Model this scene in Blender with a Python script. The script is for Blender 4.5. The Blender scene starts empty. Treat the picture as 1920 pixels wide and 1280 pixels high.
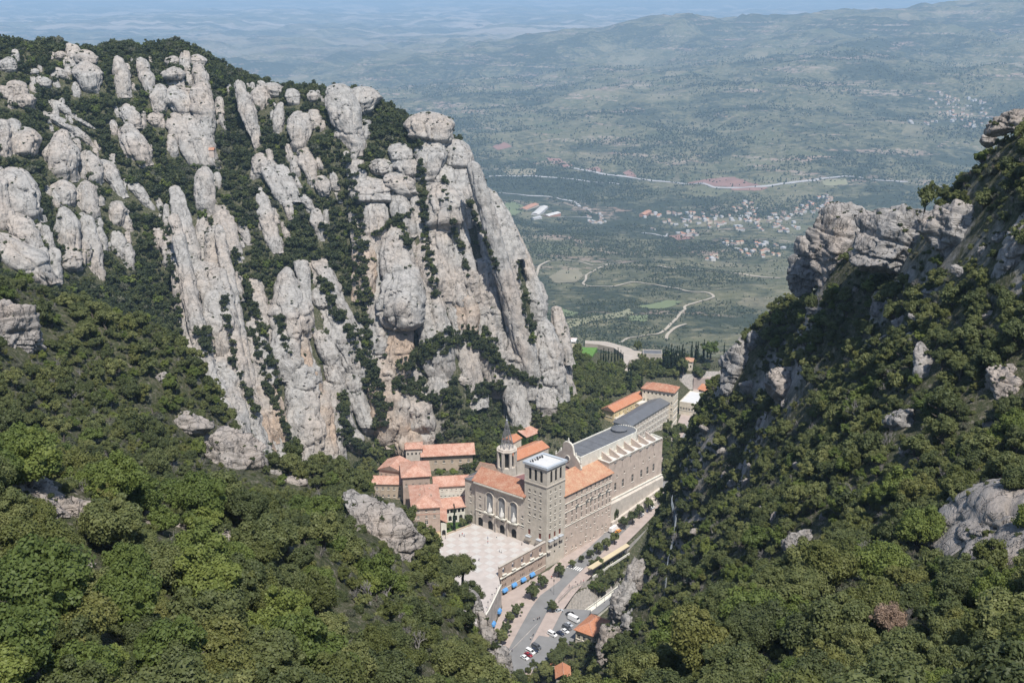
import bpy, math, random
import numpy as np
from mathutils import Vector, Matrix
R = math.radians
random.seed(7)
rng = np.random.default_rng(11)
S = bpy.context.scene
COL = S.collection

# ------------------------------------------------------------------ camera
CZ = 280.0; FPX = 2066.0; PITCH = R(17.7)          # camera height above the plaza, focal length in photo pixels, tilt down
cam_d = bpy.data.cameras.new('camera'); cam = bpy.data.objects.new('camera', cam_d); COL.objects.link(cam)
cam_d.sensor_width = 36.0; cam_d.lens = 36.0 * FPX / 1920.0
cam_d.clip_start = 0.5; cam_d.clip_end = 150000.0
cam.location = (0, 0, CZ); cam.rotation_euler = (math.pi/2 - PITCH, 0, 0)
S.camera = cam

# ------------------------------------------------------------------ sky, sun, exposure
SUN_EL = R(60.0); SUN_AZ = (0.34, -0.940)            # horizontal direction towards the sun: behind the camera, to the right
w = bpy.data.worlds.new('World'); S.world = w; w.use_nodes = True
nt = w.node_tree; nt.nodes.clear()
sky = nt.nodes.new('ShaderNodeTexSky'); sky.sky_type = 'NISHITA'; sky.sun_disc = False
sky.sun_elevation = SUN_EL; sky.sun_rotation = math.atan2(SUN_AZ[0], SUN_AZ[1])
sky.altitude = 900; sky.air_density = 1.0; sky.dust_density = 1.0; sky.ozone_density = 1.0
bg = nt.nodes.new('ShaderNodeBackground'); bg.inputs[1].default_value = 0.13
wo = nt.nodes.new('ShaderNodeOutputWorld')
nt.links.new(sky.outputs[0], bg.inputs[0]); nt.links.new(bg.outputs[0], wo.inputs[0])
sd = bpy.data.lights.new('sun', 'SUN'); sd.energy = 4.6; sd.angle = R(0.53); sd.color = (1.0, 0.955, 0.89)
sun = bpy.data.objects.new('sun', sd); COL.objects.link(sun)
_d = Vector((SUN_AZ[0]*math.cos(SUN_EL), SUN_AZ[1]*math.cos(SUN_EL), math.sin(SUN_EL)))
sun.rotation_euler = _d.to_track_quat('Z', 'Y').to_euler(); sun.location = (200, -300, 800)
S.view_settings.view_transform = 'Standard'; S.view_settings.look = 'None'
S.view_settings.exposure = 0.35; S.view_settings.gamma = 1.0
S.view_settings.use_curve_mapping = False
S.cycles.max_bounces = 5; S.cycles.diffuse_bounces = 3; S.cycles.glossy_bounces = 2
S.cycles.transmission_bounces = 2; S.cycles.volume_bounces = 0; S.cycles.transparent_max_bounces = 8
S.cycles.use_denoising = True
S.cycles.use_adaptive_sampling = False

# ------------------------------------------------------------------ small helpers
cP, sP = math.cos(PITCH), math.sin(PITCH)
def ray(u, v):
    a = (u-960)/FPX; b = (v-640)/FPX
    return np.array((a, cP - b*sP, -sP - b*cP))
def at_z(u, v, z):
    d = ray(u, v); t = (z-CZ)/d[2]; return np.array((t*d[0], t*d[1], z))
def at_y(u, v, y):
    d = ray(u, v); t = y/d[1]; return np.array((t*d[0], y, CZ + t*d[2]))
def project(P):
    P = np.asarray(P, float); dz = P[..., 2]-CZ
    dep = P[..., 1]*cP - dz*sP; up = P[..., 1]*sP + dz*cP
    return 960 + FPX*P[..., 0]/dep, 640 - FPX*up/dep, dep
def tag(o, label=None, cat=None, group=None, kind=None):
    if label: o['label'] = label
    if cat: o['category'] = cat
    if group: o['group'] = group
    if kind: o['kind'] = kind
    return o
def link(name, data, parent=None, loc=None, rz=None):
    o = bpy.data.objects.new(name, data); COL.objects.link(o)
    if parent is not None: o.parent = parent
    if loc is not None: o.location = loc
    if rz is not None: o.rotation_euler = (0, 0, rz)
    return o
def empty(name, loc=(0, 0, 0), rz=0.0):
    o = link(name, None, None, loc, rz); o.empty_display_size = 0.5; return o
def np_mesh(name, verts, faces, mats=(), smooth=False, midx=None):
    """faces: (n,k) int array, or list of lists"""
    me = bpy.data.meshes.new(name)
    verts = np.ascontiguousarray(verts, dtype=np.float32)
    if isinstance(faces, np.ndarray):
        n, k = faces.shape
        me.vertices.add(len(verts)); me.vertices.foreach_set('co', verts.ravel())
        me.loops.add(n*k); me.loops.foreach_set('vertex_index', np.ascontiguousarray(faces, dtype=np.int32).ravel())
        me.polygons.add(n); me.polygons.foreach_set('loop_start', np.arange(0, n*k, k, dtype=np.int32))
        me.update(calc_edges=True)
    else:
        me.from_pydata([tuple(map(float, v)) for v in verts], [], faces); me.update()
    for m in mats: me.materials.append(m)
    if midx is not None: me.polygons.foreach_set('material_index', np.ascontiguousarray(midx, dtype=np.int32))
    if smooth: me.polygons.foreach_set('use_smooth', np.ones(len(me.polygons), dtype=bool))
    return me

# numpy value noise
def _hash(ix, iy, iz, seed):
    h = (ix.astype(np.int64)*374761393 + iy.astype(np.int64)*668265263 + iz.astype(np.int64)*2147483647 + seed*974634777) & 0xffffffff
    h = ((h ^ (h >> 13))*1274126177) & 0xffffffff
    h = ((h ^ (h >> 16))*2246822519) & 0xffffffff
    return ((h ^ (h >> 15)) & 0xffff)/32767.5 - 1.0
def vnoise(p, seed=0):
    p = np.asarray(p, float); i = np.floor(p).astype(np.int64); f = p - i; f = f*f*f*(f*(f*6-15)+10)
    x, y, z = i[..., 0], i[..., 1], i[..., 2]; fx, fy, fz = f[..., 0], f[..., 1], f[..., 2]
    r = 0
    for dx in (0, 1):
        wx = fx if dx else 1-fx
        for dy in (0, 1):
            wy = fy if dy else 1-fy
            for dz in (0, 1):
                wz = fz if dz else 1-fz
                r = r + wx*wy*wz*_hash(x+dx, y+dy, z+dz, seed)
    return r
def fbm(p, oct=4, seed=0, gain=0.5):
    r = 0; a = 1.0; p = np.asarray(p, float)
    for k in range(oct):
        r = r + a*vnoise(p, seed+k*17); p = p*2.03 + 5.1; a *= gain
    return r
def fbm2(x, y, sc, oct=4, seed=0, gain=0.5):
    return fbm(np.stack([x/sc, y/sc, np.zeros_like(x)+0.37], -1), oct, seed, gain)

# ------------------------------------------------------------------ materials
MAT = {}
class NB:
    """tiny node builder"""
    def __init__(s, name):
        s.m = bpy.data.materials.new(name); s.m.use_nodes = True; s.t = s.m.node_tree; s.t.nodes.clear()
        s.out = s.t.nodes.new('ShaderNodeOutputMaterial')
    def n(s, typ, **kw):
        nd = s.t.nodes.new(typ)
        for k, v in kw.items():
            if k.startswith('i_'):
                key = k[2:]; key = int(key) if key.isdigit() else key.replace('_', ' ')
                s.set(nd.inputs[key], v)
            else: setattr(nd, k, v)
        return nd
    def set(s, sock, v):
        if hasattr(v, 'is_output') or isinstance(v, bpy.types.NodeSocket): s.t.links.new(v, sock)
        else: sock.default_value = v
    def noise(s, scale, detail=4, vec=None, rough=0.55):
        nd = s.n('ShaderNodeTexNoise'); nd.inputs['Scale'].default_value = scale
        nd.inputs['Detail'].default_value = detail; nd.inputs['Roughness'].default_value = rough
        if vec is not None: s.set(nd.inputs['Vector'], vec)
        return nd.outputs['Fac']
    def pos(s, scale=(1, 1, 1), rot=(0, 0, 0), obj=False):
        if obj: src = s.n('ShaderNodeTexCoord').outputs['Object']
        else: src = s.n('ShaderNodeNewGeometry').outputs['Position']
        mp = s.n('ShaderNodeMapping'); s.set(mp.inputs['Vector'], src)
        mp.inputs['Scale'].default_value = scale; mp.inputs['Rotation'].default_value = rot
        return mp.outputs[0]
    def ramp(s, fac, stops, interp='LINEAR'):
        nd = s.n('ShaderNodeValToRGB'); cr = nd.color_ramp; cr.interpolation = interp
        while len(cr.elements) < len(stops): cr.elements.new(0.5)
        for e, (p, c) in zip(cr.elements, stops):
            e.position = p; e.color = (*c, 1) if len(c) == 3 else c
        s.set(nd.inputs[0], fac); return nd.outputs[0]
    def mix(s, fac, a, b, mode='MIX'):
        nd = s.n('ShaderNodeMix'); nd.data_type = 'RGBA'; nd.blend_type = mode
        s.set(nd.inputs[0], fac)
        for k, v in ((6, a), (7, b)):
            if isinstance(v, tuple) and len(v) == 3: v = (*v, 1)
            s.set(nd.inputs[k], v)
        return nd.outputs[2]
    def math(s, op, a, b=0.0, clamp=False):
        nd = s.n('ShaderNodeMath'); nd.operation = op; nd.use_clamp = clamp
        s.set(nd.inputs[0], a); s.set(nd.inputs[1], b); return nd.outputs[0]
    def bump(s, h, strength=0.5, dist=0.2, nrm=None):
        nd = s.n('ShaderNodeBump'); nd.inputs['Strength'].default_value = strength; nd.inputs['Distance'].default_value = dist
        s.set(nd.inputs['Height'], h)
        if nrm is not None: s.set(nd.inputs['Normal'], nrm)
        return nd.outputs[0]
    def finish(s, col, rough=0.85, nrm=None, spec=0.25, metal=0.0):
        p = s.n('ShaderNodeBsdfPrincipled')
        if isinstance(col, tuple) and len(col) == 3: col = (*col, 1)
        s.set(p.inputs['Base Color'], col); s.set(p.inputs['Roughness'], rough)
        p.inputs['Specular IOR Level'].default_value = spec; p.inputs['Metallic'].default_value = metal
        if nrm is not None: s.set(p.inputs['Normal'], nrm)
        s.t.links.new(p.outputs[0], s.out.inputs[0]); MAT[s.m.name] = s.m
        return s.m

def mat_plain(name, col, rough=0.8, var=0.12, sc=0.5, spec=0.25, metal=0.0, bump=0.0):
    b = NB(name); v = b.pos(); n1 = b.noise(sc, 5, v)
    lo = tuple(c*(1-var) for c in col); hi = tuple(min(1, c*(1+var)) for c in col)
    c = b.ramp(n1, [(0.3, lo), (0.7, hi)])
    nrm = b.bump(b.noise(sc*6, 4, v), 0.4, bump) if bump else None
    return b.finish(c, rough, nrm, spec, metal)

def mat_rock(name, base, warm, dark, fine=1.0, pits=0.62):
    b = NB(name); v = b.pos()
    big = b.noise(0.035, 3, v); mid = b.noise(0.22, 5, v, 0.65); fn = b.noise(1.1*fine, 5, v, 0.75)
    streak = b.noise(1.0, 4, b.pos((0.42, 0.42, 0.03)), 0.65)
    joint = b.noise(1.0, 3, b.pos((0.16*fine, 0.16*fine, 0.04*fine)), 0.6)
    bed = b.noise(1.0, 3, b.pos((0.05, 0.05, 0.42), (0.10, 0.05, 0)), 0.65)
    c = b.mix(b.ramp(big, [(0.42, (0, 0, 0)), (0.62, (1, 1, 1))]), base, warm)
    c = b.mix(b.math('MULTIPLY', b.ramp(streak, [(0.52, (0, 0, 0)), (0.66, (1, 1, 1))]), 0.42), c, dark)
    c = b.mix(0.7, c, b.ramp(mid, [(0.32, (0.58, 0.58, 0.58)), (0.5, (1, 1, 1)), (0.72, (1.16, 1.14, 1.12))]), 'MULTIPLY')
    c = b.mix(0.75, c, b.ramp(fn, [(0.32, (0.48, 0.47, 0.46)), (0.45, (0.97, 0.97, 0.97)), (0.7, (1.15, 1.15, 1.15))]), 'MULTIPLY')
    jl = b.ramp(b.math('ABSOLUTE', b.math('SUBTRACT', joint, 0.5)), [(0.008, (1, 1, 1)), (0.022, (0, 0, 0))])
    bl = b.ramp(b.math('ABSOLUTE', b.math('SUBTRACT', bed, 0.47)), [(0.006, (1, 1, 1)), (0.020, (0, 0, 0))])
    cl = b.math('MAXIMUM', jl, b.math('MULTIPLY', bl, 0.3))
    c = b.mix(b.math('MULTIPLY', cl, 0.38), c, dark)
    h = b.math('ADD', b.math('MULTIPLY', mid, 1.2), b.math('MULTIPLY', fn, 0.55))
    h = b.math('SUBTRACT', h, b.math('MULTIPLY', cl, 0.8))
    nrm = b.bump(h, pits, 1.1/fine)
    return b.finish(c, 0.95, nrm, 0.1)
mat_rock('rock', (0.345, 0.331, 0.308), (0.365, 0.322, 0.280), (0.15, 0.145, 0.135))
mat_rock('rock_warm', (0.38, 0.295, 0.225), (0.345, 0.315, 0.28), (0.19, 0.16, 0.135))
mat_rock('rock_near', (0.315, 0.30, 0.283), (0.345, 0.30, 0.262), (0.12, 0.118, 0.115), 2.2, 1.0)

def mat_foliage(name, stops, trans=0.30, rnd=0.62):
    b = NB(name)
    at = b.n('ShaderNodeAttribute'); at.attribute_name = 'tone'
    oi = b.n('ShaderNodeObjectInfo')
    f = b.math('ADD', b.math('MULTIPLY', at.outputs['Fac'], 1-rnd), b.math('MULTIPLY', oi.outputs['Random'], rnd))
    c = b.ramp(f, stops)
    p = b.n('ShaderNodeBsdfPrincipled'); b.set(p.inputs['Base Color'], c); p.inputs['Roughness'].default_value = 0.55
    p.inputs['Specular IOR Level'].default_value = 0.22
    t = b.n('ShaderNodeBsdfTranslucent'); b.set(t.inputs['Color'], c)
    m = b.n('ShaderNodeMixShader'); m.inputs[0].default_value = trans
    b.t.links.new(p.outputs[0], m.inputs[1]); b.t.links.new(t.outputs[0], m.inputs[2]); b.t.links.new(m.outputs[0], b.out.inputs[0])
    MAT[name] = b.m; return b.m
mat_foliage('leaf_oak', [(0.0, (0.056, 0.070, 0.029)), (0.3, (0.086, 0.104, 0.039)), (0.55, (0.120, 0.138, 0.050)), (0.75, (0.160, 0.174, 0.062)), (1.0, (0.225, 0.228, 0.085))])
mat_foliage('leaf_far', [(0.0, (0.030, 0.041, 0.020)), (0.35, (0.048, 0.063, 0.028)), (0.7, (0.078, 0.094, 0.037)), (1.0, (0.145, 0.150, 0.060))])
mat_foliage('leaf_bright', [(0.0, (0.075, 0.105, 0.028)), (0.5, (0.120, 0.155, 0.038)), (1.0, (0.20, 0.225, 0.055))])
mat_foliage('leaf_olive', [(0.0, (0.072, 0.086, 0.027)), (0.5, (0.120, 0.134, 0.040)), (1.0, (0.19, 0.185, 0.058))])
mat_foliage('leaf_grey', [(0.0, (0.075, 0.085, 0.055)), (0.5, (0.115, 0.12, 0.08)), (1.0, (0.16, 0.165, 0.11))])
mat_foliage('leaf_red', [(0.0, (0.16, 0.105, 0.072)), (0.5, (0.23, 0.155, 0.112)), (1.0, (0.30, 0.22, 0.16))])
mat_foliage('leaf_cypress', [(0.0, (0.014, 0.028, 0.014)), (0.5, (0.024, 0.042, 0.02)), (1.0, (0.04, 0.06, 0.026))])
mat_plain('bark', (0.10, 0.085, 0.07), 0.95, 0.3, 2.0)
mat_plain('dead_wood', (0.21, 0.195, 0.18), 0.9, 0.3, 2.0)

def mat_ground():
    b = NB('hill_ground'); v = b.pos()
    geo = b.n('ShaderNodeNewGeometry')
    sep = b.n('ShaderNodeSeparateXYZ'); b.set(sep.inputs[0], geo.outputs['True Normal'])
    n1 = b.noise(0.06, 5, v); n2 = b.noise(0.9, 5, v, 0.7); n3 = b.noise(6.0, 3, v, 0.7)
    soil = b.ramp(b.math('ADD', b.math('MULTIPLY', n2, .55), b.math('MULTIPLY', n3, .45)), [(0.36, (0.028, 0.036, 0.017)), (0.48, (0.055, 0.062, 0.030)), (0.55, (0.10, 0.092, 0.06)), (0.64, (0.25, 0.225, 0.19))])
    rockc = b.ramp(n2, [(0.3, (0.20, 0.19, 0.175)), (0.6, (0.36, 0.33, 0.30)), (0.8, (0.44, 0.41, 0.37))])
    f = b.math('ADD', sep.outputs['Z'], b.math('MULTIPLY', b.math('SUBTRACT', n1, 0.5), 0.7))
    fac = b.ramp(f, [(0.30, (1, 1, 1)), (0.42, (0, 0, 0))])
    c = b.mix(fac, soil, rockc)
    nrm = b.bump(b.math('ADD', b.math('MULTIPLY', n2, 1.0), b.math('MULTIPLY', n3, 0.3)), 0.8, 0.6)
    return b.finish(c, 0.95, nrm, 0.1)
mat_ground()

def mat_valley():
    b = NB('valley_ground')
    v = b.pos()
    sep = b.n('ShaderNodeSeparateXYZ'); b.set(sep.inputs[0], b.n('ShaderNodeNewGeometry').outputs['Position'])
    n1 = b.noise(0.0011, 6, v, 0.6); n2 = b.noise(0.006, 6, v, 0.65); n3 = b.noise(0.03, 5, v, 0.7)
    # terraces: thin pale bands that follow the contour lines
    ter = b.noise(1.0, 4, b.pos((0.0012, 0.0012, 0.045)), 0.65)
    forest = b.ramp(n3, [(0.3, (0.032, 0.041, 0.026)), (0.6, (0.058, 0.069, 0.042)), (0.8, (0.10, 0.108, 0.064))])
    scrub = b.ramp(n3, [(0.3, (0.088, 0.094, 0.048)), (0.55, (0.16, 0.152, 0.090)), (0.75, (0.29, 0.245, 0.17))])
    mk = b.math('ADD', b.math('MULTIPLY', n1, 0.5), b.math('ADD', b.math('MULTIPLY', n2, 0.33), b.math('MULTIPLY', n3, 0.17)))
    c = b.mix(b.ramp(mk, [(0.465, (0, 0, 0)), (0.53, (1, 1, 1))]), forest, scrub)
    vo = b.n('ShaderNodeTexVoronoi'); vo.inputs['Scale'].default_value = 0.0065; b.set(vo.inputs['Vector'], b.pos((1, 1, 0)))
    sp = b.n('ShaderNodeSeparateColor'); b.set(sp.inputs[0], vo.outputs['Color'])
    fieldc = b.ramp(sp.outputs[0], [(0.0, (0.05, 0.06, 0.036)), (0.45, (0.10, 0.115, 0.06)), (0.7, (0.20, 0.19, 0.12)), (1.0, (0.30, 0.25, 0.17))])
    c = b.mix(b.math('MULTIPLY', b.ramp(sp.outputs[1], [(0.55, (0, 0, 0)), (0.62, (1, 1, 1))]), b.math('MULTIPLY', b.ramp(n1, [(0.47, (0, 0, 0)), (0.6, (1, 1, 1))]), 0.75)), c, fieldc)
    earth = b.ramp(n2, [(0.35, (0.34, 0.225, 0.175)), (0.6, (0.36, 0.30, 0.24))])
    tf = b.math('MULTIPLY', b.ramp(ter, [(0.565, (0, 0, 0)), (0.62, (1, 1, 1))]), b.ramp(n3, [(0.45, (0, 0, 0)), (0.55, (1, 1, 1))]))
    c = b.mix(b.math('MULTIPLY', tf, 0.85), c, earth)
    # far plain: pale farmland
    fx = b.ramp(b.math('DIVIDE', sep.outputs['Y'], 40000.0), [(0.30, (0, 0, 0)), (0.5, (1, 1, 1))])
    n4 = b.noise(1.0, 5, b.pos((0.00035, 0.0012, 0.001)), 0.6)
    c = b.mix(b.math('MULTIPLY', fx, b.ramp(n4, [(0.50, (0, 0, 0)), (0.57, (1, 1, 1))])), c, (0.42, 0.35, 0.28))
    nrm = b.bump(b.math('ADD', n3, b.math('MULTIPLY', n2, 2.0)), 1.0, 14.0)
    return b.finish(c, 0.95, nrm, 0.05)
mat_valley()

# ------------------------------------------------------------------ terrain sheets
class Sheet:
    """smooth surface z(x, y) through scattered control points (linear-kernel RBF with a plane)"""
    def __init__(s, pts):
        p = np.array(pts, float); s.xy = p[:, :2]; n = len(p)
        d = np.hypot(s.xy[:, None, 0]-s.xy[None, :, 0], s.xy[:, None, 1]-s.xy[None, :, 1])
        P = np.c_[np.ones(n), s.xy/100]
        A = np.zeros((n+3, n+3)); A[:n, :n] = s.k(d) + np.eye(n)*0.3; A[:n, n:] = P; A[n:, :n] = P.T
        s.w = np.linalg.solve(A, np.r_[p[:, 2], 0, 0, 0])
    def k(s, d): return -np.sqrt(d*d + 64.0)/10.0
    def __call__(s, x, y):
        x = np.asarray(x, float); y = np.asarray(y, float); sh = x.shape; x = x.ravel(); y = y.ravel(); o = np.empty(len(x))
        n = len(s.xy)
        for a in range(0, len(x), 20000):
            xx, yy = x[a:a+20000], y[a:a+20000]
            d = np.hypot(xx[:, None]-s.xy[None, :, 0], yy[:, None]-s.xy[None, :, 1])
            o[a:a+20000] = s.k(d)@s.w[:n] + s.w[n] + (xx*s.w[n+1] + yy*s.w[n+2])/100
        return o.reshape(sh)
Y_, Z_ = 'y', 'z'
def cp(*rows):
    return [at_y(u, v, d) if k == 'y' else at_z(u, v, d) for (u, v, k, d) in rows]

def behind(pts, f, drop):
    # ground that falls away on the far side of a crest, as seen from the viewpoint
    return [np.array((p[0]*f, p[1]*f, CZ+(p[2]-CZ)*f-drop)) for p in pts]
# the massif behind the monastery
sky_m = [(-250, 60, Y_, 760), (0, 78, Y_, 780), (150, 100, Y_, 820), (380, 112, Y_, 850), (480, 158, Y_, 830), (560, 185, Y_, 815), (640, 178, Y_, 800), (720, 200, Y_, 790),
         (800, 235, Y_, 755), (850, 262, Y_, 745), (900, 345, Y_, 735), (965, 480, Y_, 710), (1020, 600, Y_, 690), (1045, 690, Y_, 672)]
M_pts = cp(*sky_m)
M_pts += behind(M_pts, 1.07, 45) + behind(M_pts, 1.24, 230)
M_pts += cp((700, 885, Z_, 8), (820, 848, Z_, 12), (940, 800, Z_, 16), (1050, 755, Z_, 20), (520, 870, Z_, 28), (330, 750, Z_, 72), (150, 660, Z_, 108), (0, 575, Z_, 138), (-250, 480, Z_, 165),
            (200, 300, Y_, 690), (400, 300, Y_, 722), (600, 300, Y_, 712), (80, 420, Y_, 590), (300, 500, Y_, 632), (500, 500, Y_, 648), (450, 650, Y_, 602), (600, 650, Y_, 622), (640, 480, Y_, 678), (700, 500, Y_, 668), (700, 700, Y_, 628),
            (620, 800, Y_, 600), (850, 500, Y_, 682), (850, 640, Y_, 650), (850, 750, Y_, 622), (950, 600, Y_, 668), (960, 700, Y_, 655), (780, 330, Y_, 718))
M_pts += [np.array(p) for p in ((75, 668, -6), (100, 720, -25), (120, 800, -150), (90, 640, -12), (60, 600, -12), (0, 575, -5), (-50, 560, -6), (-120, 520, 20), (-200, 480, 60), (-300, 400, 120))]
sheet_M = Sheet(M_pts)
# left spur in front
L_sil = cp((-200, 560, Y_, 360), (0, 640, Y_, 340), (62, 660, Y_, 335), (164, 665, Y_, 335), (295, 712, Y_, 335), (410, 748, Y_, 320), (443, 805, Y_, 300), (485, 905, Y_, 275), (560, 925, Y_, 290), (640, 945, Y_, 285), (700, 960, Y_, 275), (770, 1040, Y_, 255), (850, 1090, Y_, 225), (890, 1150, Y_, 195), (935, 1240, Y_, 165), (965, 1300, Y_, 145), (980, 1400, Y_, 110))
L_pts = list(L_sil) + behind(L_sil, 1.06, 14) + behind(L_sil, 1.2, 75)
L_pts += cp((60, 1130, Y_, 62), (400, 1270, Y_, 62), (700, 1280, Y_, 85), (300, 900, Y_, 195), (200, 760, Y_, 265), (60, 800, Y_, 210), (500, 1060, Y_, 148), (120, 960, Y_, 140), (700, 1150, Y_, 150), (640, 1040, Y_, 200), (850, 1250, Y_, 130), (600, 980, Y_, 235), (-150, 900, Y_, 160), (420, 880, Y_, 245))
L_pts += [np.array(p) for p in ((0, 10, 262), (-25, 15, 262), (-60, 30, 258), (0, 30, 250), (30, 15, 262), (30, 60, 205))]
sheet_L = Sheet(L_pts)
# right slope
R_sil = cp((2150, 60, Y_, 205), (1990, 190, Y_, 235), (1900, 240, Y_, 240), (1840, 290, Y_, 246), (1735, 372, Y_, 258), (1650, 410, Y_, 285), (1600, 430, Y_, 305), (1530, 500, Y_, 325), (1480, 545, Y_, 345), (1390, 655, Y_, 385), (1345, 740, Y_, 405), (1300, 835, Y_, 415), (1240, 950, Y_, 395), (1195, 1060, Y_, 340), (1160, 1150, Y_, 270), (1120, 1240, Y_, 200), (1060, 1300, Y_, 140), (1030, 1400, Y_, 100))
R_pts = list(R_sil) + behind(R_sil, 1.06, 14) + behind(R_sil, 1.2, 75)
R_pts += cp((1600, 700, Y_, 268), (1800, 600, Y_, 205), (1900, 900, Y_, 132), (1500, 900, Y_, 228), (1700, 1100, Y_, 122), (1500, 1100, Y_, 152), (1300, 1100, Y_, 208), (1900, 1280, Y_, 60), (1500, 1290, Y_, 78), (1200, 1290, Y_, 118),
            (1640, 490, Y_, 282), (1560, 530, Y_, 298), (1750, 520, Y_, 238), (1880, 480, Y_, 205), (1750, 440, Y_, 250), (1860, 360, Y_, 232), (1450, 760, Y_, 325), (1400, 900, Y_, 292), (2100, 700, Y_, 170), (2100, 1100, Y_, 90))
R_pts += [np.array(p) for p in ((0, 10, 262), (-25, 15, 258), (60, 30, 262), (30, 15, 262), (90, 20, 275))]
sheet_R = Sheet(R_pts)
# ledge of the monastery: plaza, street, gardens
S_pts = [np.array(p, float) for p in (
    (-60, 500, -3.0), (-30, 500, -8), (-5, 505, -11), (-10, 530, -4), (-35, 540, -3), (-60, 535, -3), (-75, 520, 0), (-90, 560, 6), (-40, 585, 5), (0, 570, 0), (15, 540, -6),
    (25, 505, -11.2), (8, 487, -11.8), (-6, 470, -12.4), (-10, 450, -13), (0, 450, -13), (30, 455, -13), (42, 480, -13), (42, 512, -11.5), (60, 540, -10), (80, 565, -8), (102, 600, -4.6), (116, 640, -2), (125, 680, -.5),
    (60, 518, -20), (75, 530, -22), (55, 490, -22), (95, 560, -18), (60, 590, -3), (80, 620, -1), (112, 720, 1.5), (60, 640, 5), (40, 625, 8), (60, 680, 14), (90, 740, 15), (150, 760, 15), (60, 730, 19), (150, 700, 3), (130, 800, 10), (60, 800, 16),
    (170, 640, 0), (-25, 440, -20), (-30, 430, -30), (10, 425, -18), (50, 430, -20), (0, 400, -50), (60, 400, -50), (110, 500, -40), (140, 580, -12))]
sheet_S = Sheet(S_pts)
def ramp0(t): return np.maximum(t, 0)
def H_M(x, y): return sheet_M(x, y) + 5*fbm2(x, y, 38, 4, 3) - 3.0*ramp0(x-72-0.05*(y-650)) - 2*ramp0(y-990) - 1.0*ramp0(540-y)*(x > -90)
def H_L(x, y): return sheet_L(x, y) + 2.2*fbm2(x, y, 22, 4, 5) - 3*ramp0(y-430) - 2*ramp0(x-70)
def H_R(x, y): return sheet_R(x, y) + 2.4*fbm2(x, y, 24, 4, 9) - 3*ramp0(y-500) - 2*ramp0(-40-x)
STREET = np.array([at_z(u, v, z) for u, v, z in ((948, 1262, -12.4), (985, 1190, -12.2), (1012, 1140, -11.6), (1040, 1102, -10.9), (1078, 1064, -10.1), (1112, 1035, -9.5), (1165, 985, -8.5), (1212, 938, -6.6), (1248, 895, -4.4), (1278, 850, -2.4), (1298, 805, -.6), (1312, 765, .6), (1330, 730, 1.6))])
def near_line(x, y, L):
    best = np.full(np.shape(x), 1e9); zz = np.zeros(np.shape(x))
    for a, b in zip(L[:-1], L[1:]):
        d = b-a; t = np.clip(((x-a[0])*d[0]+(y-a[1])*d[1])/(d[0]**2+d[1]**2), 0, 1); dd = np.hypot(x-a[0]-t*d[0], y-a[1]-t*d[1]); k = dd < best; best = np.where(k, dd, best); zz = np.where(k, a[2]+t*d[2], zz)
    return best, zz
def H_S(x, y):
    z = sheet_S(x, y) - 2*ramp0(y-800) - 2*ramp0(-105-x) - 2*ramp0(430-y) - 2*ramp0(x-165)
    x, y = np.asarray(x, float), np.asarray(y, float)
    k = (x > -60) & (x < 175) & (y > 420) & (y < 760)
    if np.any(k):
        d, zs = near_line(x, y, STREET)
        z = np.where(k, np.minimum(z, zs-0.6+0.9*ramp0(d-14)), z); z = np.where(k, np.maximum(z, zs-0.8-3.0*ramp0(d-9)), z)
        # level ground of the car park and the railway cutting
        dc = np.hypot((x-24)/1.15, y-459); z = np.where(dc < 24, np.minimum(z, -13.0), z)
        a0 = at_z(1048, 1127, -10.6); a1 = at_z(1115, 1084, -10.0); t = (a1-a0)[:2]/np.linalg.norm((a1-a0)[:2]); al = (x-a0[0])*t[0]+(y-a0[1])*t[1]; rt = (x-a0[0])*t[1]-(y-a0[1])*t[0]
        z = np.where((al > -1) & (al < 95) & (rt > 0.4) & (rt < 34), np.minimum(z, -23.5), z)
    return z
V_pts = []
for (u, v, k, d) in ((1100, 640, Z_, -300), (1300, 640, Z_, -330), (1500, 640, Z_, -320), (800, 600, Z_, -330), (1100, 500, Z_, -450), (1400, 500, Z_, -455), (700, 450, Z_, -480), (1000, 450, Z_, -520),
                     (1000, 400, Z_, -560), (1250, 420, Z_, -565), (1500, 400, Z_, -555), (1700, 380, Z_, -540), (1000, 330, Z_, -565), (1300, 345, Z_, -560), (1600, 340, Z_, -540), (500, 330, Z_, -560), (0, 300, Z_, -560), (2100, 340, Z_, -520)):
    V_pts.append(at_z(u, v, d))
V_pts += cp((1000, 270, Z_, -500), (1300, 260, Z_, -470), (1600, 260, Z_, -440), (700, 250, Z_, -520), (300, 240, Z_, -540), (1000, 200, Z_, -440), (1300, 190, Z_, -400), (1550, 190, Z_, -360), (1830, 205, Z_, -390), (1900, 150, Z_, -300),
            (700, 170, Z_, -480), (300, 160, Z_, -480), (-200, 160, Z_, -480), (1000, 120, Z_, -380), (1300, 110, Z_, -300), (1600, 110, Z_, -220), (1850, 100, Z_, -120), (2200, 100, Z_, -60),
            (300, 100, Z_, -420), (700, 100, Z_, -420))
V_pts += cp((1150, 62, Y_, 11500), (1330, 45, Y_, 11500), (1500, 32, Y_, 11800), (1680, 22, Y_, 12000), (1800, 8, Y_, 12300), (1950, -6, Y_, 12500), (2200, -30, Y_, 12800))
V_pts += [np.array(p) for p in ((2500, 15000, -250), (5500, 15500, -230), (7500, 15500, -200), (-6000, 14000, -400), (0, 16000, -380), (-9000, 26000, -330), (0, 28000, -330), (10000, 28000, -300), (0, 42000, -300), (18000, 42000, -280), (-18000, 42000, -300), (-25000, 60000, -300), (25000, 60000, -300), (0, 60000, -300),
                                (0, 950, -180), (300, 950, -170), (-300, 1000, -100), (0, 1300, -230), (500, 1300, -220), (-600, 1500, -220), (800, 950, -100))]
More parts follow.
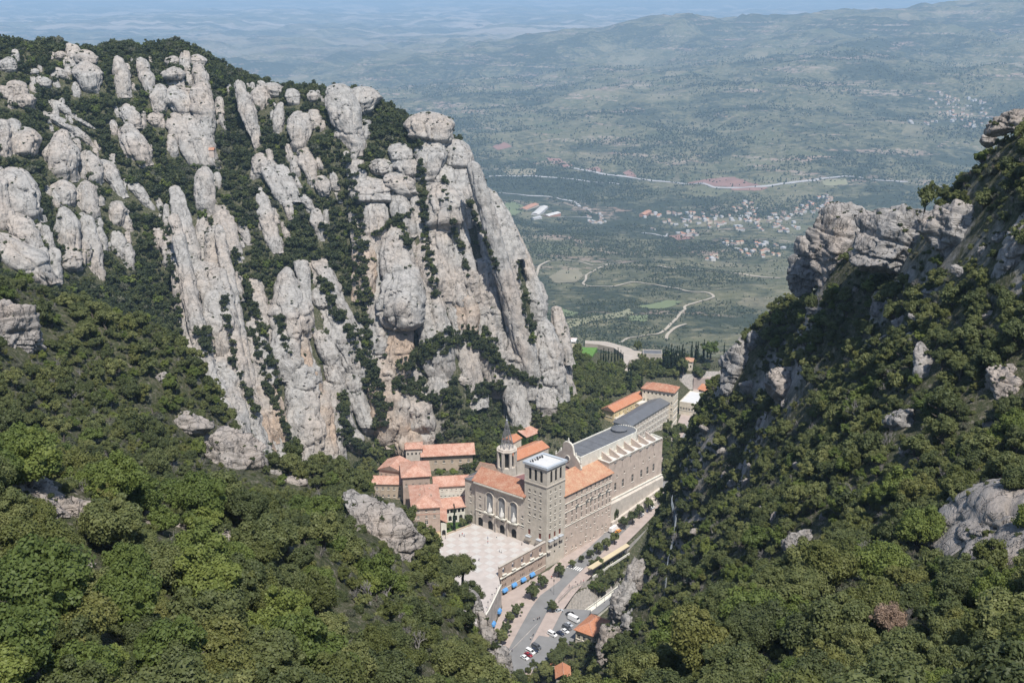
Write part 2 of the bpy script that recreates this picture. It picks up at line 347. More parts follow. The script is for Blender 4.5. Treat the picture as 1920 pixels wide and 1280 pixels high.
class SheetV(Sheet):
    def k(s, d): return -np.sqrt(d*d + 90000.0)/100.0
sheet_V = SheetV(V_pts)
def ridged(x, y, sc, oct, seed): return 1-np.abs(fbm2(x, y, sc, oct, seed))
def H_V(x, y):
    d = np.hypot(x, y)
    a = np.clip((d-1200)/5000, 0.06, 1.0)
    z = sheet_V(x, y) + a*(55*fbm2(x, y, 1500, 5, 21) + (40+120*np.clip((d-6000)/3500, 0, 1))*(ridged(x, y, 1100, 5, 33)-0.6)) + 6*fbm2(x, y, 160, 3, 41)*np.clip((d-900)/900, 0, 1)
    far = np.clip((d-17000)/5000, 0, 1)
    z = z + far*(110*np.maximum(0, fbm2(x, y, 6500, 4, 51)))
    # distant range closing the horizon
    z = z + 720*np.exp(-((y-50000)/5200)**2)*(0.75+0.35*fbm2(x, y, 9000, 4, 61))
    return np.maximum(z, -575+4*fbm2(x, y, 300, 2, 77))
def H_near(x, y): return np.maximum(np.maximum(H_M(x, y), H_L(x, y)), np.maximum(H_R(x, y), H_S(x, y)))
def H_all(x, y):
    return np.maximum(H_near(x, y), H_V(x, y))
def hit(u, v, fn, t0=20.0, t1=1300.0, n=700):
    d = ray(u, v); t = np.linspace(t0, t1, n); P = t[:, None]*d[None, :]; P[:, 2] += CZ
    g = P[:, 2] - fn(P[:, 0], P[:, 1]); i = np.argmax(g < 0)
    if g[i] >= 0: return None
    if i == 0: return P[0]
    a = t[i-1] + (t[i]-t[i-1])*g[i-1]/(g[i-1]-g[i]); p = a*d; p[2] += CZ; return p

def polar_mesh(name, az, ds, fn, mat):
    A, D = np.meshgrid(az, ds); X = D*np.sin(A); Y = D*np.cos(A); Zz = fn(X, Y)
    V = np.stack([X, Y, Zz], -1).reshape(-1, 3); n, m = A.shape
    i = np.arange(n-1)[:, None]*m + np.arange(m-1)[None, :]
    Fc = np.stack([i, i+1, i+m+1, i+m], -1).reshape(-1, 4)
    me = np_mesh(name, V, Fc[:, ::-1], [mat], True)
    o = link(name, me); tag(o, kind='structure'); return o
az = np.radians(np.linspace(-36, 36, 420))
ds = np.r_[np.geomspace(5, 140, 90)[:-1], np.linspace(140, 480, 150)[:-1], np.linspace(480, 900, 230)[:-1], np.linspace(900, 1250, 40)]
mountainside = polar_mesh('mountainside', az, ds, H_near, MAT['hill_ground'])
valley = polar_mesh('valley_plain', np.radians(np.linspace(-38, 38, 380)), np.r_[np.linspace(800, 5200, 230)[:-1], np.geomspace(5200, 62000, 200)], H_V, MAT['valley_ground'])
tag(mountainside, 'steep wooded limestone mountainside around the monastery', kind='structure')
# ------------------------------------------------------------------ rock pillars, boulders and outcrops
MW, MH = 480, 320
rock_depth = np.full((MH, MW), 1e9)              # where bare rock shows, used to keep the woods off it
def splat(P, grow=0):
    u, v, d = project(P); iu = np.clip((u/4).astype(int), -5, MW+5); iv = np.clip((v/4).astype(int), -5, MH+5)
    for du in range(-grow, grow+1):
        for dv in range(-grow, grow+1):
            a, b = iu+du, iv+dv; k = (a >= 0) & (a < MW) & (b >= 0) & (b < MH) & (d > 1)
            np.minimum.at(rock_depth, (b[k], a[k]), d[k])
ROCKS = []
rock_clear = np.full((MH, MW), 1e9)             # the same for the outcrops that must stay in view
def ring_mesh(name, G, mat):
    """G: (rows, seg, 3) grid closed around; ends capped by their last ring being small"""
    n, m, _ = G.shape; V = G.reshape(-1, 3)
    i = np.arange(n-1)[:, None]*m + np.arange(m)[None, :]; j = np.arange(n-1)[:, None]*m + (np.arange(m)[None, :]+1) % m
    F = np.stack([i, j, j+m, i+m], -1).reshape(-1, 4)
    return np_mesh(name, V, F, [mat], True)
def pillar(tu, tv, bu, bv, wt, wm, wb, fn=None, mat='rock', label=None, round_bottom=False, name='rock_pillar', push=0.35, seed=None, deep=0.95, bedm=15.0, ext=0.35, topd=None, fat=1.14, sq_=(2.2, 3.0), capk=0.75):
    seed = seed if seed is not None else len(ROCKS)+3; rg = np.random.default_rng(seed*7+1)
    fn = fn or H_M
    pb = hit(bu, bv, fn); pt = hit(tu, tv, fn)
    if pb is None: pb = at_y(bu, bv, 700)
    if pt is None: pt = at_y(tu, tv, pb[1]+25 if topd is None else topd)
    hpx = max(8.0, bv-tv)
    # never let a pillar lean back further than about 45 degrees
    dz = max(pt[2]-pb[2], 2.0)
    dep_t, dep_b = project(pt)[2], project(pb)[2]
    if pt[1]-pb[1] > 1.0*dz:
        y = pb[1] + 0.8*dz; pt = at_y(tu, tv, y); dep_t = project(pt)[2]
    wt, wm, wb = wt*fat, wm*fat, wb*fat*1.04
    rt, rm, rb = wt/2*dep_t/FPX, wm/2*(dep_t+dep_b)/2/FPX, wb/2*dep_b/FPX
    h = max(pt[2]-pb[2], 1.2*rm)
    rows = int(np.clip(h/0.6, 28, 110)); seg = int(np.clip(wm*1.25, 36, 96))
    t = np.linspace(0.0 if round_bottom else -ext, 1, rows)
    t = np.r_[t[0]-1e-3, t] if False else t
    rad = np.where(t < 0.5, rb+(rm-rb)*np.clip(t, 0, 1)/0.5, rm+(rt-rm)*(t-0.5)/0.5)
    rad = np.maximum(rad, 0.25*rm)
    cap = np.clip(capk*rm/h, 0.05, 0.42); q = np.clip((t-(1-cap))/cap, 0, 1); rad = rad*np.maximum(1-q**2.6, 0.004)**(1/2.2)
    if round_bottom:
        q = np.clip((cap-t)/cap, 0, 1); rad = rad*np.maximum(1-q**2.4, 0.004)**(1/2.2)
    C = pb[None]+(pt-pb)[None]*t[:, None]
    back = np.array((C[:, 0], C[:, 1])).T; back /= np.linalg.norm(back, axis=1)[:, None]
    C[:, :2] -= back*(push*rad)[:, None]
    if not round_bottom: C[:, :2] += back*(0.7*rm*np.clip((0.04-t)/0.35, 0, 1)**1.2)[:, None]
    # beds
    zz = C[:, 2]; edges = [zz[0]-rg.uniform(0, bedm)]
    while edges[-1] < zz[-1]: edges.append(edges[-1]+rg.uniform(0.45, 1.5)*bedm)
    edges = np.array(edges); nb = len(edges)
    off = rg.normal(0, 0.05, (nb, 2))*rm; fac = 1+rg.normal(0, 0.035, nb)
    th = np.linspace(0, 2*np.pi, seg, endpoint=False)
    nj = rg.integers(2, 5); jang = rg.uniform(np.pi*1.0, np.pi*2.0, nj); jdep = rg.uniform(0.08, 0.24, nj); jw = rg.uniform(0.05, 0.10, nj)
    ex = rg.uniform(*sq_)
    ce, se = np.cos(th), np.sin(th); sq = (np.abs(ce)**ex+np.abs(se)**ex)**(-1/ex)
    rot = rg.uniform(-0.5, 0.5); tilt = rg.normal(0, 0.10, 2)
    T, I = np.meshgrid(th, np.arange(rows))
    zt = zz[:, None] + tilt[0]*rad[:, None]*ce[None] + tilt[1]*rad[:, None]*se[None]
    k = np.clip(np.searchsorted(edges, zt)-1, 0, nb-2); s = np.clip((zt-edges[k])/(edges[k+1]-edges[k]), 0, 1)
    bul = 1-rg.uniform(0.02, 0.08)*np.abs(2*s-1)**rg.uniform(8, 16)
    rr = rad[:, None]*sq[None]*bul*fac[k]
    for j in range(nj):
        drift = jang[j] + 0.35*fbm(np.stack([zz/18.0, np.zeros(rows)+j*9.1, np.zeros(rows)+seed], -1), 2, 5)
        dd = np.angle(np.exp(1j*(T-drift[:, None]-0.05*rg.normal(0, 1, nb)[k])))
        rr = rr*(1-jdep[j]*np.exp(-(dd/jw[j])**2))
    X = C[:, 0:1]+off[k, 0]+rr*np.cos(T+rot); Yg = C[:, 1:2]+off[k, 1]+deep*rr*np.sin(T+rot); Zg = zz[:, None]+0*T
    # horizontal wander of the beds and grain
    G = np.stack([X, Yg, Zg], -1)
    d1 = fbm(G/max(3.0, 0.9*rm)+seed, 4, 71); d2 = fbm(G/1.6, 3, 81)
    dirv = np.stack([np.cos(T+rot), np.sin(T+rot), 0*T], -1)
    amp = (rr > 0.1*rm)
    G = G + dirv*(0.13*rm*d1 + 0.15*np.minimum(1, rm/3)*d2)[..., None]*amp[..., None]
    # narrow joints: vertical clefts and a few bedding cracks, running along zero lines of stretched noise
    sc_ = max(2.6, 0.75*rm)
    cv_ = np.clip(np.abs(fbm(G/np.array((sc_, sc_, sc_*4.2))+seed*1.7, 2, 131))/0.085, 0, 1); ch_ = np.clip(np.abs(fbm(G/np.array((sc_*3.5, sc_*3.5, sc_*1.1))+seed*2.3, 2, 141))/0.07, 0, 1)
    G = G - dirv*((0.24*rm+0.25)*(1-cv_)**1.4 + (0.06*rm+0.10)*(1-ch_)**1.4)[..., None]*amp[..., None]
    crack = np.maximum(1-cv_, 0.8*(1-ch_))
    G[..., 2] += 0.10*rm*fbm(G/max(3.0, rm)+seed+40, 3, 91)
    me = ring_mesh(name, G, MAT[mat])
    o = link(name, me)
    if label: tag(o, label, 'rock')
    else: o.parent = mountainside
    ROCKS.append((o, G, crack)); splat(G.reshape(-1, 3)); return o
def outcrop(u, v, rx, ry, fn, rot=0.0, thick=0.8, sink=0.35, mat='rock_near', label=None, name='rock_outcrop', rough=0.15, y=None, seed=None, flush=False):
    seed = seed if seed is not None else len(ROCKS)+3
    p = hit(u, v, fn) if y is None else at_y(u, v, y)
    if p is None: print('MISS', u, v); return None
    dep = project(p)[2]; a, b = rx*dep/FPX, ry*dep/FPX; c = thick*math.sqrt(a*b)
    fw = p-np.array((0, 0, CZ)); fw /= np.linalg.norm(fw); rt = np.array((1, 0, 0.)); rt -= fw*rt.dot(fw); rt /= np.linalg.norm(rt); up = np.cross(rt, fw)
    if flush:
        e_ = 6.0; gx = (fn(p[0]+e_, p[1])-fn(p[0]-e_, p[1]))/(2*e_); gy = (fn(p[0], p[1]+e_)-fn(p[0], p[1]-e_))/(2*e_); n_ = np.array((-gx, -gy, 1.0)); n_ /= np.linalg.norm(n_)
        b = b/max(0.45, abs(np.dot(np.cross(fw, rt), np.cross(n_, rt)/np.linalg.norm(np.cross(n_, rt))))); fw = -n_; rt = rt-fw*rt.dot(fw); rt /= np.linalg.norm(rt); up = np.cross(rt, fw)
    r2 = rt*math.cos(rot)+up*math.sin(rot); u2 = -rt*math.sin(rot)+up*math.cos(rot)
    m, n = int(np.clip(rx*1.6, 40, 150)), int(np.clip(ry*1.5, 34, 120))
    ph = np.linspace(-np.pi/2+0.02, np.pi/2-0.02, n); th = np.linspace(0, 2*np.pi, m, endpoint=False)
    T, Ph = np.meshgrid(th, ph)
    e = 0.8
    cp_ = np.sign(np.cos(Ph))*np.abs(np.cos(Ph))**e; sp_ = np.sign(np.sin(Ph))*np.abs(np.sin(Ph))**e
    x, yy, z = cp_*np.cos(T), sp_, cp_*np.sin(T)
    rg = np.random.default_rng(seed*13+5); pn = rg.normal(0, 1, (16, 3)); pn /= np.linalg.norm(pn, axis=1)[:, None]; ph_ = rg.uniform(0.62, 0.95, 16)
    sv = np.stack([x, yy, z], -1); dots = np.maximum(sv@pn.T, 1e-3); k_ = np.minimum(1.0, (ph_/dots).min(-1)); x, yy, z = x*k_, yy*k_, z*k_
    D = x[..., None]*r2*a + yy[..., None]*u2*b + z[..., None]*fw*c
    P = p + fw*c*sink + D
    r0 = math.sqrt(a*b)
    n1 = fbm(P/(0.8*r0)+seed, 4, 23); n2 = fbm(P/(0.22*r0)+seed, 4, 29)
    bed = np.abs(((P[..., 2]+0.2*P[..., 0]+0.6*n1)/(0.45*r0)) % 1.0 - 0.5)*2
    nrm = D/np.linalg.norm(D, axis=-1, keepdims=True)
    P = P + nrm*(r0*(rough*n1+0.07*n2-0.10*np.maximum(0, bed-0.75)*4))[..., None]
    sc_ = 0.55*r0
    cv_ = np.clip(np.abs(fbm(P/np.array((sc_, sc_, sc_*2.2))+seed*1.7, 2, 131))/0.07, 0, 1); ch_ = np.clip(np.abs(fbm(P/np.array((sc_*2, sc_*2, sc_*.8))+seed*2.3, 2, 141))/0.06, 0, 1)
    P = P - nrm*(r0*(0.10*(1-cv_)**1.5+0.07*(1-ch_)**1.5))[..., None]
    me = ring_mesh(name, P, MAT[mat]); o = link(name, me)
    if label:
        tag(o, label, 'rock'); uu, vv, dd = project(P.reshape(-1, 3)); iu, iv = (uu/4).astype(int), (vv/4).astype(int); kk = (iu >= 0) & (iu < MW) & (iv >= 0) & (iv < MH); np.minimum.at(rock_clear, (iv[kk], iu[kk]), dd[kk])
    else: o.parent = mountainside
    ROCKS.append((o, P, None)); splat(P.reshape(-1, 3)); return o

def fr(x0, y0, sc): return lambda x, y: (x0+x/sc, y0+y/sc)
FR = {'A': (0, 60, 2.909), 'B': (560, 120, 3.2), 'C': (560, 480, 3.2), 'D': (220, 480, 3.048)}
PILLARS = {
 'A': [(45,135,45,205,50,95,80), (460,160,490,295,90,150,100), (450,100,460,165,60,140,120), (640,130,670,300,40,80,80), (765,140,825,345,60,80,40), (955,262,955,292,50,66,70),
       (950,130,950,190,60,90,60), (1070,165,1110,300,40,80,70), (690,390,720,490,60,110,90),
       (835,440,850,500,40,70,50), (470,640,500,790,60,130,110), (560,690,640,850,60,90,60), (240,430,360,520,40,80,60), (380,510,480,600,40,70,40), (400,455,480,510,30,50,30), (270,365,370,440,50,80,50),
       (130,520,135,645,100,150,120), (10,470,20,640,60,90,70), (90,260,95,335,60,100,90), (120,335,130,400,70,120,90), (10,290,40,350,50,80,60),
       (60,980,180,1180,120,160,100), (345,800,355,930,60,130,100), (470,805,490,975,60,105,95), (355,950,380,1190,60,130,120), (470,990,510,1260,60,100,100),
       (540,1060,560,1190,40,60,40), (375,1180,385,1270,80,120,100), (635,920,640,1030,60,100,70), (630,1080,660,1210,50,90,70), (700,1150,710,1270,40,60,50), (710,800,800,930,50,80,50),
       (905,935,910,1085,20,40,40), (920,1110,950,1255,80,110,110), (1035,1150,1045,1245,60,90,80), (1110,730,1120,930,70,95,100), (1095,985,1100,1150,40,70,60),
       (1185,915,1250,1165,60,120,100), (1170,1050,1190,1300,70,120,130), (1420,660,1430,760,80,100,90), (1440,720,1530,880,60,90,70), (1520,715,1590,870,60,90,70), (1455,1050,1465,1130,40,60,50), (1310,1035,1345,1130,30,50,30),
       (1520,395,1520,510,40,65,60), (1700,420,1730,510,40,70,40), (1300,260,1400,610,50,90,40), (1480,275,1500,345,60,120,80), (1590,305,1600,385,50,80,60), (1700,315,1710,370,40,70,50), (1400,300,1420,420,50,80,60),
       (1650,620,1700,790,50,100,60), (1750,780,1770,870,50,90,60), (1720,950,1740,1090,40,80,50), (300,190,340,240,40,70,50), (185,200,185,225,30,45,40), (215,240,240,290,50,90,60), (1170,390,1215,500,30,40,30),
       (980,300,1000,330,60,110,100), (1640,880,1690,960,40,60,40), (1560,890,1580,990,40,60,40), (330,105,330,140,40,60,50)],
 'B': [(405,330,400,425,40,60,50), (30,290,30,465,60,90,60), (95,270,105,370,40,70,50), (800,420,770,640,120,200,150), (930,450,960,600,120,180,150),
       (860,575,870,700,60,120,110), (845,920,880,1285,100,130,130), (950,920,1010,1290,100,110,130), (970,620,990,890,90,120,100),
       (1000,560,1100,860,90,130,110), (1150,760,1270,1060,70,120,100), (1080,800,1100,950,50,90,90), (1120,1000,1200,1285,110,130,130), (1200,960,1260,1280,80,130,110), (1270,950,1400,1270,40,70,60),
       (430,680,440,800,130,190,190), (350,560,350,740,60,110,90), (480,560,500,640,60,120,100), (560,640,640,760,100,160,120), (590,760,640,960,80,120,110), (580,960,600,1200,120,170,200),
       (680,760,740,1010,40,60,50), (770,1060,810,1290,100,150,150), (600,470,610,560,70,130,110), (620,540,640,660,100,150,100), (285,520,290,640,20,50,30), (360,450,325,580,20,50,30), (235,385,235,430,20,40,40)],
 'C': [(760,60,830,560,100,190,160), (910,-20,960,265,110,130,110), (1000,220,1010,430,120,140,120), (1120,0,1180,560,110,130,140), (1220,-100,1250,190,100,130,90), (1270,200,1310,520,90,130,110), (1300,480,1290,830,110,140,110),
       (1080,260,1150,560,60,90,80), (1410,140,1430,350,70,120,90), (1500,720,1490,890,120,130,120), (1540,300,1600,560,50,90,60), (1600,560,1610,760,40,70,50), (1390,480,1400,760,50,80,70),
       (1160,630,1180,790,60,110,90), (820,700,830,860,70,110,70), (1070,720,1070,790,50,70,50), (650,1000,660,1170,110,150,130), (760,1000,760,1130,70,100,80), (510,590,560,990,140,200,200), (700,770,720,985,90,180,180), (985,700,1000,760,50,80,60)],
 'D': [(340,40,420,470,60,100,80), (480,20,560,260,160,190,170), (560,190,570,510,120,190,130), (560,60,700,700,90,130,110), (410,440,420,580,50,90,90), (480,570,690,1040,160,230,120), (580,570,640,780,110,150,110), (680,560,740,960,90,100,80),
       (640,80,680,210,60,90,70), (770,120,840,380,70,100,70), (840,700,880,960,100,150,140), (740,450,780,760,40,70,60), (760,760,850,1080,40,90,70), (975,200,1000,400,130,200,190),
       (1040,700,1090,1200,180,190,140), (1150,760,1190,1210,100,130,120), (1210,700,1250,1100,60,90,90), (1020,580,1060,720,120,160,160), (1050,20,1090,330,80,60,60),
       (1150,170,1180,270,70,110,90), (1190,260,1360,620,80,150,110), (1120,20,1280,300,100,110,60), (1150,420,1240,640,80,110,80), (1210,600,1280,840,70,100,80), (1340,650,1350,760,60,100,70),
       (1250,830,1300,980,80,110,110), (1310,970,1370,1100,90,130,80), (1430,900,1430,990,50,80,60), (1260,330,1380,640,80,130,100)],
}
WARM = {('C', 2), ('C', 18), ('D', 15), ('D', 12), ('D', 10), ('C', 16)}
for key, rows in PILLARS.items():
    x0, y0, sc = FR[key]
    for i, (a, b_, c, d, w1, w2, w3) in enumerate(rows):
        pillar(x0+a/sc, y0+b_/sc, x0+c/sc, y0+d/sc, w1/sc, w2/sc, w3/sc, mat='rock_warm' if (key, i) in WARM else 'rock', **(dict(fat=1.05) if key == 'A' else dict(fat=1.12, sq_=(2.6, 4.4), push=0.22, capk=0.4)))
NAMED = [  # free-standing formations one can point at
 ('A', 945,188,945,264, 70,124,90, True, 'flat round boulder balanced like a mushroom cap near the left crest'),
 ('A', 1060,122,1065,182, 60,112,90, False, 'smooth pale dome rock on the left skyline beside dark trees'),
 ('A', 1090,272,1125,545, 80,112,80, False, 'tall smooth grey pillar below the mushroom boulder, right of two'),
 ('A', 950,300,1010,425, 60,150,100, False, 'squat stacked rock block directly under the mushroom boulder'),
 ('A', 1000,410,1090,665, 70,165,150, False, 'broad grey rock pillar above the tiny red-roofed hermitage'),
 ('A', 685,488,750,668, 40,120,110, False, 'lone cone-shaped rock among dark trees on the upper left slope'),
 ('A', 330,535,345,750, 60,175,140, False, 'big egg-shaped rock split by a vertical crack, upper left'),
 ('A', 60,735,100,965, 150,230,220, False, 'massive grey cliff block at the left edge below the crest'),
 ('A', -10,1090,190,1300, 100,210,160, False, 'large bare sloping slab at the left edge of the massif'),
 ('A', 955,835,1010,1165, 50,88,130, False, 'slender tapering needle rock in the middle of the left massif'),
 ('A', 1410,835,1490,1105, 30,90,70, False, 'narrow knobbly rock finger right of the needle, ringed by trees'),
 ('A', 1620,425,1635,605, 60,132,90, False, 'rounded egg-shaped boulder just under the middle skyline'),
 ('B', 235,108,310,430, 120,180,130, False, 'high square summit block on the skyline left of the ruins'),
 ('B', 370,132,360,265, 120,205,140, False, 'domed top of the summit block beside the ruined hermitage'),
 ('B', 770,283,800,425, 180,262,230, False, 'rounded grey crag forming the right shoulder of the massif skyline'),
 ('B', 870,692,880,925, 160,215,200, False, 'huge smooth rectangular block high on the right cliff'),
 ('B', 460,795,460,995, 120,165,150, False, 'bulging rock head above the overhanging cliff face'),
 ('B', 390,980,390,1295, 110,140,130, False, 'pinkish rock column left of the overhanging round head'),
 ('C', 630,10,600,435, 190,285,200, True, 'giant round rock head overhanging a pink recess above the monastery'),
 ('C', 460,195,480,585, 60,112,100, True, 'hanging rock lobe left of the giant round head'),
 ('C', 610,395,585,668, 150,175,150, False, 'pink rock neck beneath the giant overhanging head'),
 ('C', 1460,375,1510,745, 100,185,150, False, 'bulbous rock buttress at the foot of the right cliff'),
 ('D', 770,365,860,745, 70,142,120, False, 'pillar with a dark square hollow in the central lower cliffs'),
 ('D', 965,55,980,245, 60,122,150, False, 'pointed top of the stacked pillar in the lower middle cliffs'),
 ('D', 950,345,970,605, 130,172,150, False, 'rounded rock head of the stacked pillar in the lower cliffs'),
 ('D', 1040,415,1090,690, 60,92,110, False, 'pinkish rock rib beside the rounded head in the lower cliffs'),
]
for (key, a, b_, c, d, w1, w2, w3, rb_, lab) in NAMED:
    x0, y0, sc = FR[key]
    warm = 'pink' in lab and 'recess' not in lab
    pillar(x0+a/sc, y0+b_/sc, x0+c/sc, y0+d/sc, w1/sc, w2/sc, w3/sc, label=lab, round_bottom=rb_, name='rock_pinnacle', mat='rock_warm' if warm else 'rock', push=0.9 if rb_ else 0.4, fat=1.08)
# rocks on the left spur
outcrop(8, 625, 66, 84, H_L, 0.3, sink=0.1, label='smooth grey rock dome at the left edge of the picture', name='rock_dome')
outcrop(425, 868, 68, 78, H_L, -0.7, label='large weathered grey outcrop on the left spur', thick=0.6, sink=0.2)
outcrop(345, 798, 50, 28, H_L, 0.1, sink=0.1, label='low pale ledge above the weathered outcrop on the left spur')
outcrop(55, 915, 110, 46, H_L, 0.0, label='broad crumbling ledge at the left edge among shrubs', rough=0.2, flush=True, thick=.4)
outcrop(140, 965, 36, 40, H_L, -0.6)
outcrop(715, 1010, 62, 105, H_L, 0.75, label='pale cliff face on the spur beside the gatehouse', thick=0.5, rough=0.2)
outcrop(668, 950, 30, 34, H_L, 0.4)
outcrop(552, 905, 26, 18, H_L, 0.1); outcrop(300, 712, 20, 16, H_L)
outcrop(912, 1182, 20, 46, H_L, 0.35, label='narrow pale rock rib dropping to the car park', thick=0.6, rough=0.24, y=190)
outcrop(890, 1128, 14, 34, H_L, 0.3, y=208); outcrop(938, 1245, 24, 48, H_L, 0.4, y=162); outcrop(265, 955, 22, 18, H_L, 0.2); outcrop(420, 1010, 16, 24, H_L, 0.2)
# rocks on the right slope
outcrop(1566, 466, 60, 80, H_R, -0.1, label='square-headed crag with a shaded face on the right ridge', name='rock_crag', sink=0.0, y=308)
outcrop(1514, 496, 32, 66, H_R, -0.12, label='narrow lit buttress left of the square-headed crag', name='rock_crag', sink=0.1, y=326)
outcrop(1600, 402, 40, 20, H_R, -0.3, y=308)
outcrop(1690, 462, 98, 78, H_R, -0.4, y=268, label='wide overhanging cliff right of the square-headed crag', name='rock_crag', sink=0.1)
outcrop(1800, 440, 84, 56, H_R, -0.3, sink=0.0, y=238, label='pitted grey cliff band under shrubs on the right ridge', name='rock_crag')
outcrop(1905, 455, 62, 50, H_R, -0.6, label='smooth grey slab at the right edge below the ridge', name='rock_slab', flush=True, thick=.4)
outcrop(1895, 232, 48, 24, H_R, 0.35, label='pale bare summit rock at the right edge of the ridge', name='rock_summit', sink=0.0, y=240)
outcrop(1852, 262, 20, 14, H_R, 0.2, y=246)
outcrop(1382, 690, 42, 56, H_R, -0.3, label='grey crag standing above the road at the left end of the right slope', name='rock_crag', sink=0.0)
outcrop(1475, 728, 38, 46, H_R, 0.7, label='pale cleft rock on the lower left of the right slope'); outcrop(1418, 640, 16, 22, H_R, 0.3)
outcrop(1692, 795, 36, 30, H_R, -0.2, label='isolated light boulder in the woods of the right slope', name='rock_boulder', sink=0.1)
outcrop(1735, 695, 28, 56, H_R, 0.1, label='upright grey rock face in the middle of the right slope'); outcrop(1885, 730, 50, 48, H_R, -0.2, label='dark-streaked rock wall in the woods at the right edge')
outcrop(1875, 980, 170, 165, H_R, 0.45, label='big bare conglomerate slab crossed by shadows at the right edge', name='rock_slab', thick=0.2, sink=0.35, rough=0.07, flush=True)
outcrop(1505, 1015, 52, 26, H_R, 0.3, label='low dark ledge in the lower woods of the right slope'); outcrop(1655, 640, 10, 16, H_R); outcrop(1700, 850, 16, 16, H_R); outcrop(1650, 560, 16, 18, H_R)
outcrop(1163, 1135, 27, 46, H_R, -0.45, label='grey rock rib standing beside the road below the right slope', name='rock_rib', rough=0.22, sink=0.0, y=292)
outcrop(1192, 1082, 20, 40, H_R, -0.4, y=322); outcrop(1140, 1200, 25, 46, H_R, -0.15, y=252); outcrop(1180, 1170, 20, 30, H_R, -0.3, y=268)

# long continuous ribs that tie the blocks of the lower cliffs together
for (tu, tv, bu, bv, w1, w2, w3) in ((800,300,868,640,50,64,60),(850,270,965,735,40,56,60),(885,300,1000,710,36,48,52),(910,350,1045,690,26,38,44),(830,400,905,640,40,50,50),(690,330,720,600,36,60,60),(660,380,700,590,24,40,40),(735,350,800,590,30,44,50),
        (325,400,400,760,26,40,44),(365,500,470,800,40,60,60),(410,420,460,700,24,36,40),(540,520,600,840,36,56,60),(575,500,660,720,30,44,44),(600,480,680,640,24,36,36),(470,540,510,800,24,40,40)):
    pillar(tu, tv, bu, bv, w1, w2, w3, push=0.0, fat=0.78, sq_=(2.4, 3.6), capk=.5, bedm=22)
org = np.random.default_rng(91)
for _ in range(46):
    u_, v_ = org.uniform(1250, 1915), org.uniform(430, 1000)
    p_ = hit(u_, v_, H_R, 60, 480, 300)
    if p_ is not None: outcrop(u_, v_, org.uniform(6, 22), org.uniform(5, 16), H_R, org.uniform(-.6, .6), thick=0.6, sink=0.1)
for _ in range(22):
    u_, v_ = org.uniform(20, 760), org.uniform(720, 1080)
    p_ = hit(u_, v_, H_L, 60, 420, 300)
    if p_ is not None: outcrop(u_, v_, org.uniform(6, 18), org.uniform(5, 13), H_L, org.uniform(-.6, .6), thick=0.6, sink=0.1)

# half-buried companions that tie the upper rocks to the slope
x0, y0, sc = FR['A']
for (a, b_, c, d, w1, w2, w3) in PILLARS['A']+[n_[1:8] for n_ in NAMED if n_[0] == 'A']:
    for _ in range(2):
        f = org.uniform(-.1, 1.1); u_ = x0+(a+(c-a)*f+org.choice([-1, 1])*w2*org.uniform(.35, .8))/sc; v_ = y0+(b_+(d-b_)*f+org.uniform(-10, 25))/sc
        h_ = org.uniform(.25, .6)*w2/sc
        if v_ > 75 and hit(u_, v_, H_M, 400, 1000, 200) is not None: pillar(u_, v_-h_*.8, u_+org.uniform(-3, 8), v_+h_*.8, h_*.6, h_*org.uniform(.7, 1.2), h_, fat=1.0, push=.2)
# ------------------------------------------------------------------ trees
def quad_leaves(C, N, size, rg, aspect=0.7):
    """one bent-free leaf card per centre C, facing N"""
    n = len(C); t = rg.normal(0, 1, (n, 3)); t -= N*np.sum(t*N, 1)[:, None]; t /= np.linalg.norm(t, axis=1)[:, None]+1e-9; b = np.cross(N, t)
    s = size[:, None]; V = np.stack([C+t*s, C+b*s*aspect, C-t*s, C-b*s*aspect], 1).reshape(-1, 3)
    return V, np.arange(4*n).reshape(-1, 4)
_ico = None
def ico():
    global _ico
    if _ico is None:
        p = (1+5**.5)/2
        v = np.array([(-1,p,0),(1,p,0),(-1,-p,0),(1,-p,0),(0,-1,p),(0,1,p),(0,-1,-p),(0,1,-p),(p,0,-1),(p,0,1),(-p,0,-1),(-p,0,1)], float); v /= np.linalg.norm(v, axis=1)[:, None]
        f = np.array([(0,11,5),(0,5,1),(0,1,7),(0,7,10),(0,10,11),(1,5,9),(5,11,4),(11,10,2),(10,7,6),(7,1,8),(3,9,4),(3,4,2),(3,2,6),(3,6,8),(3,8,9),(4,9,5),(2,4,11),(6,2,10),(8,6,7),(9,8,1)])
        _ico = (v, f)
    return _ico
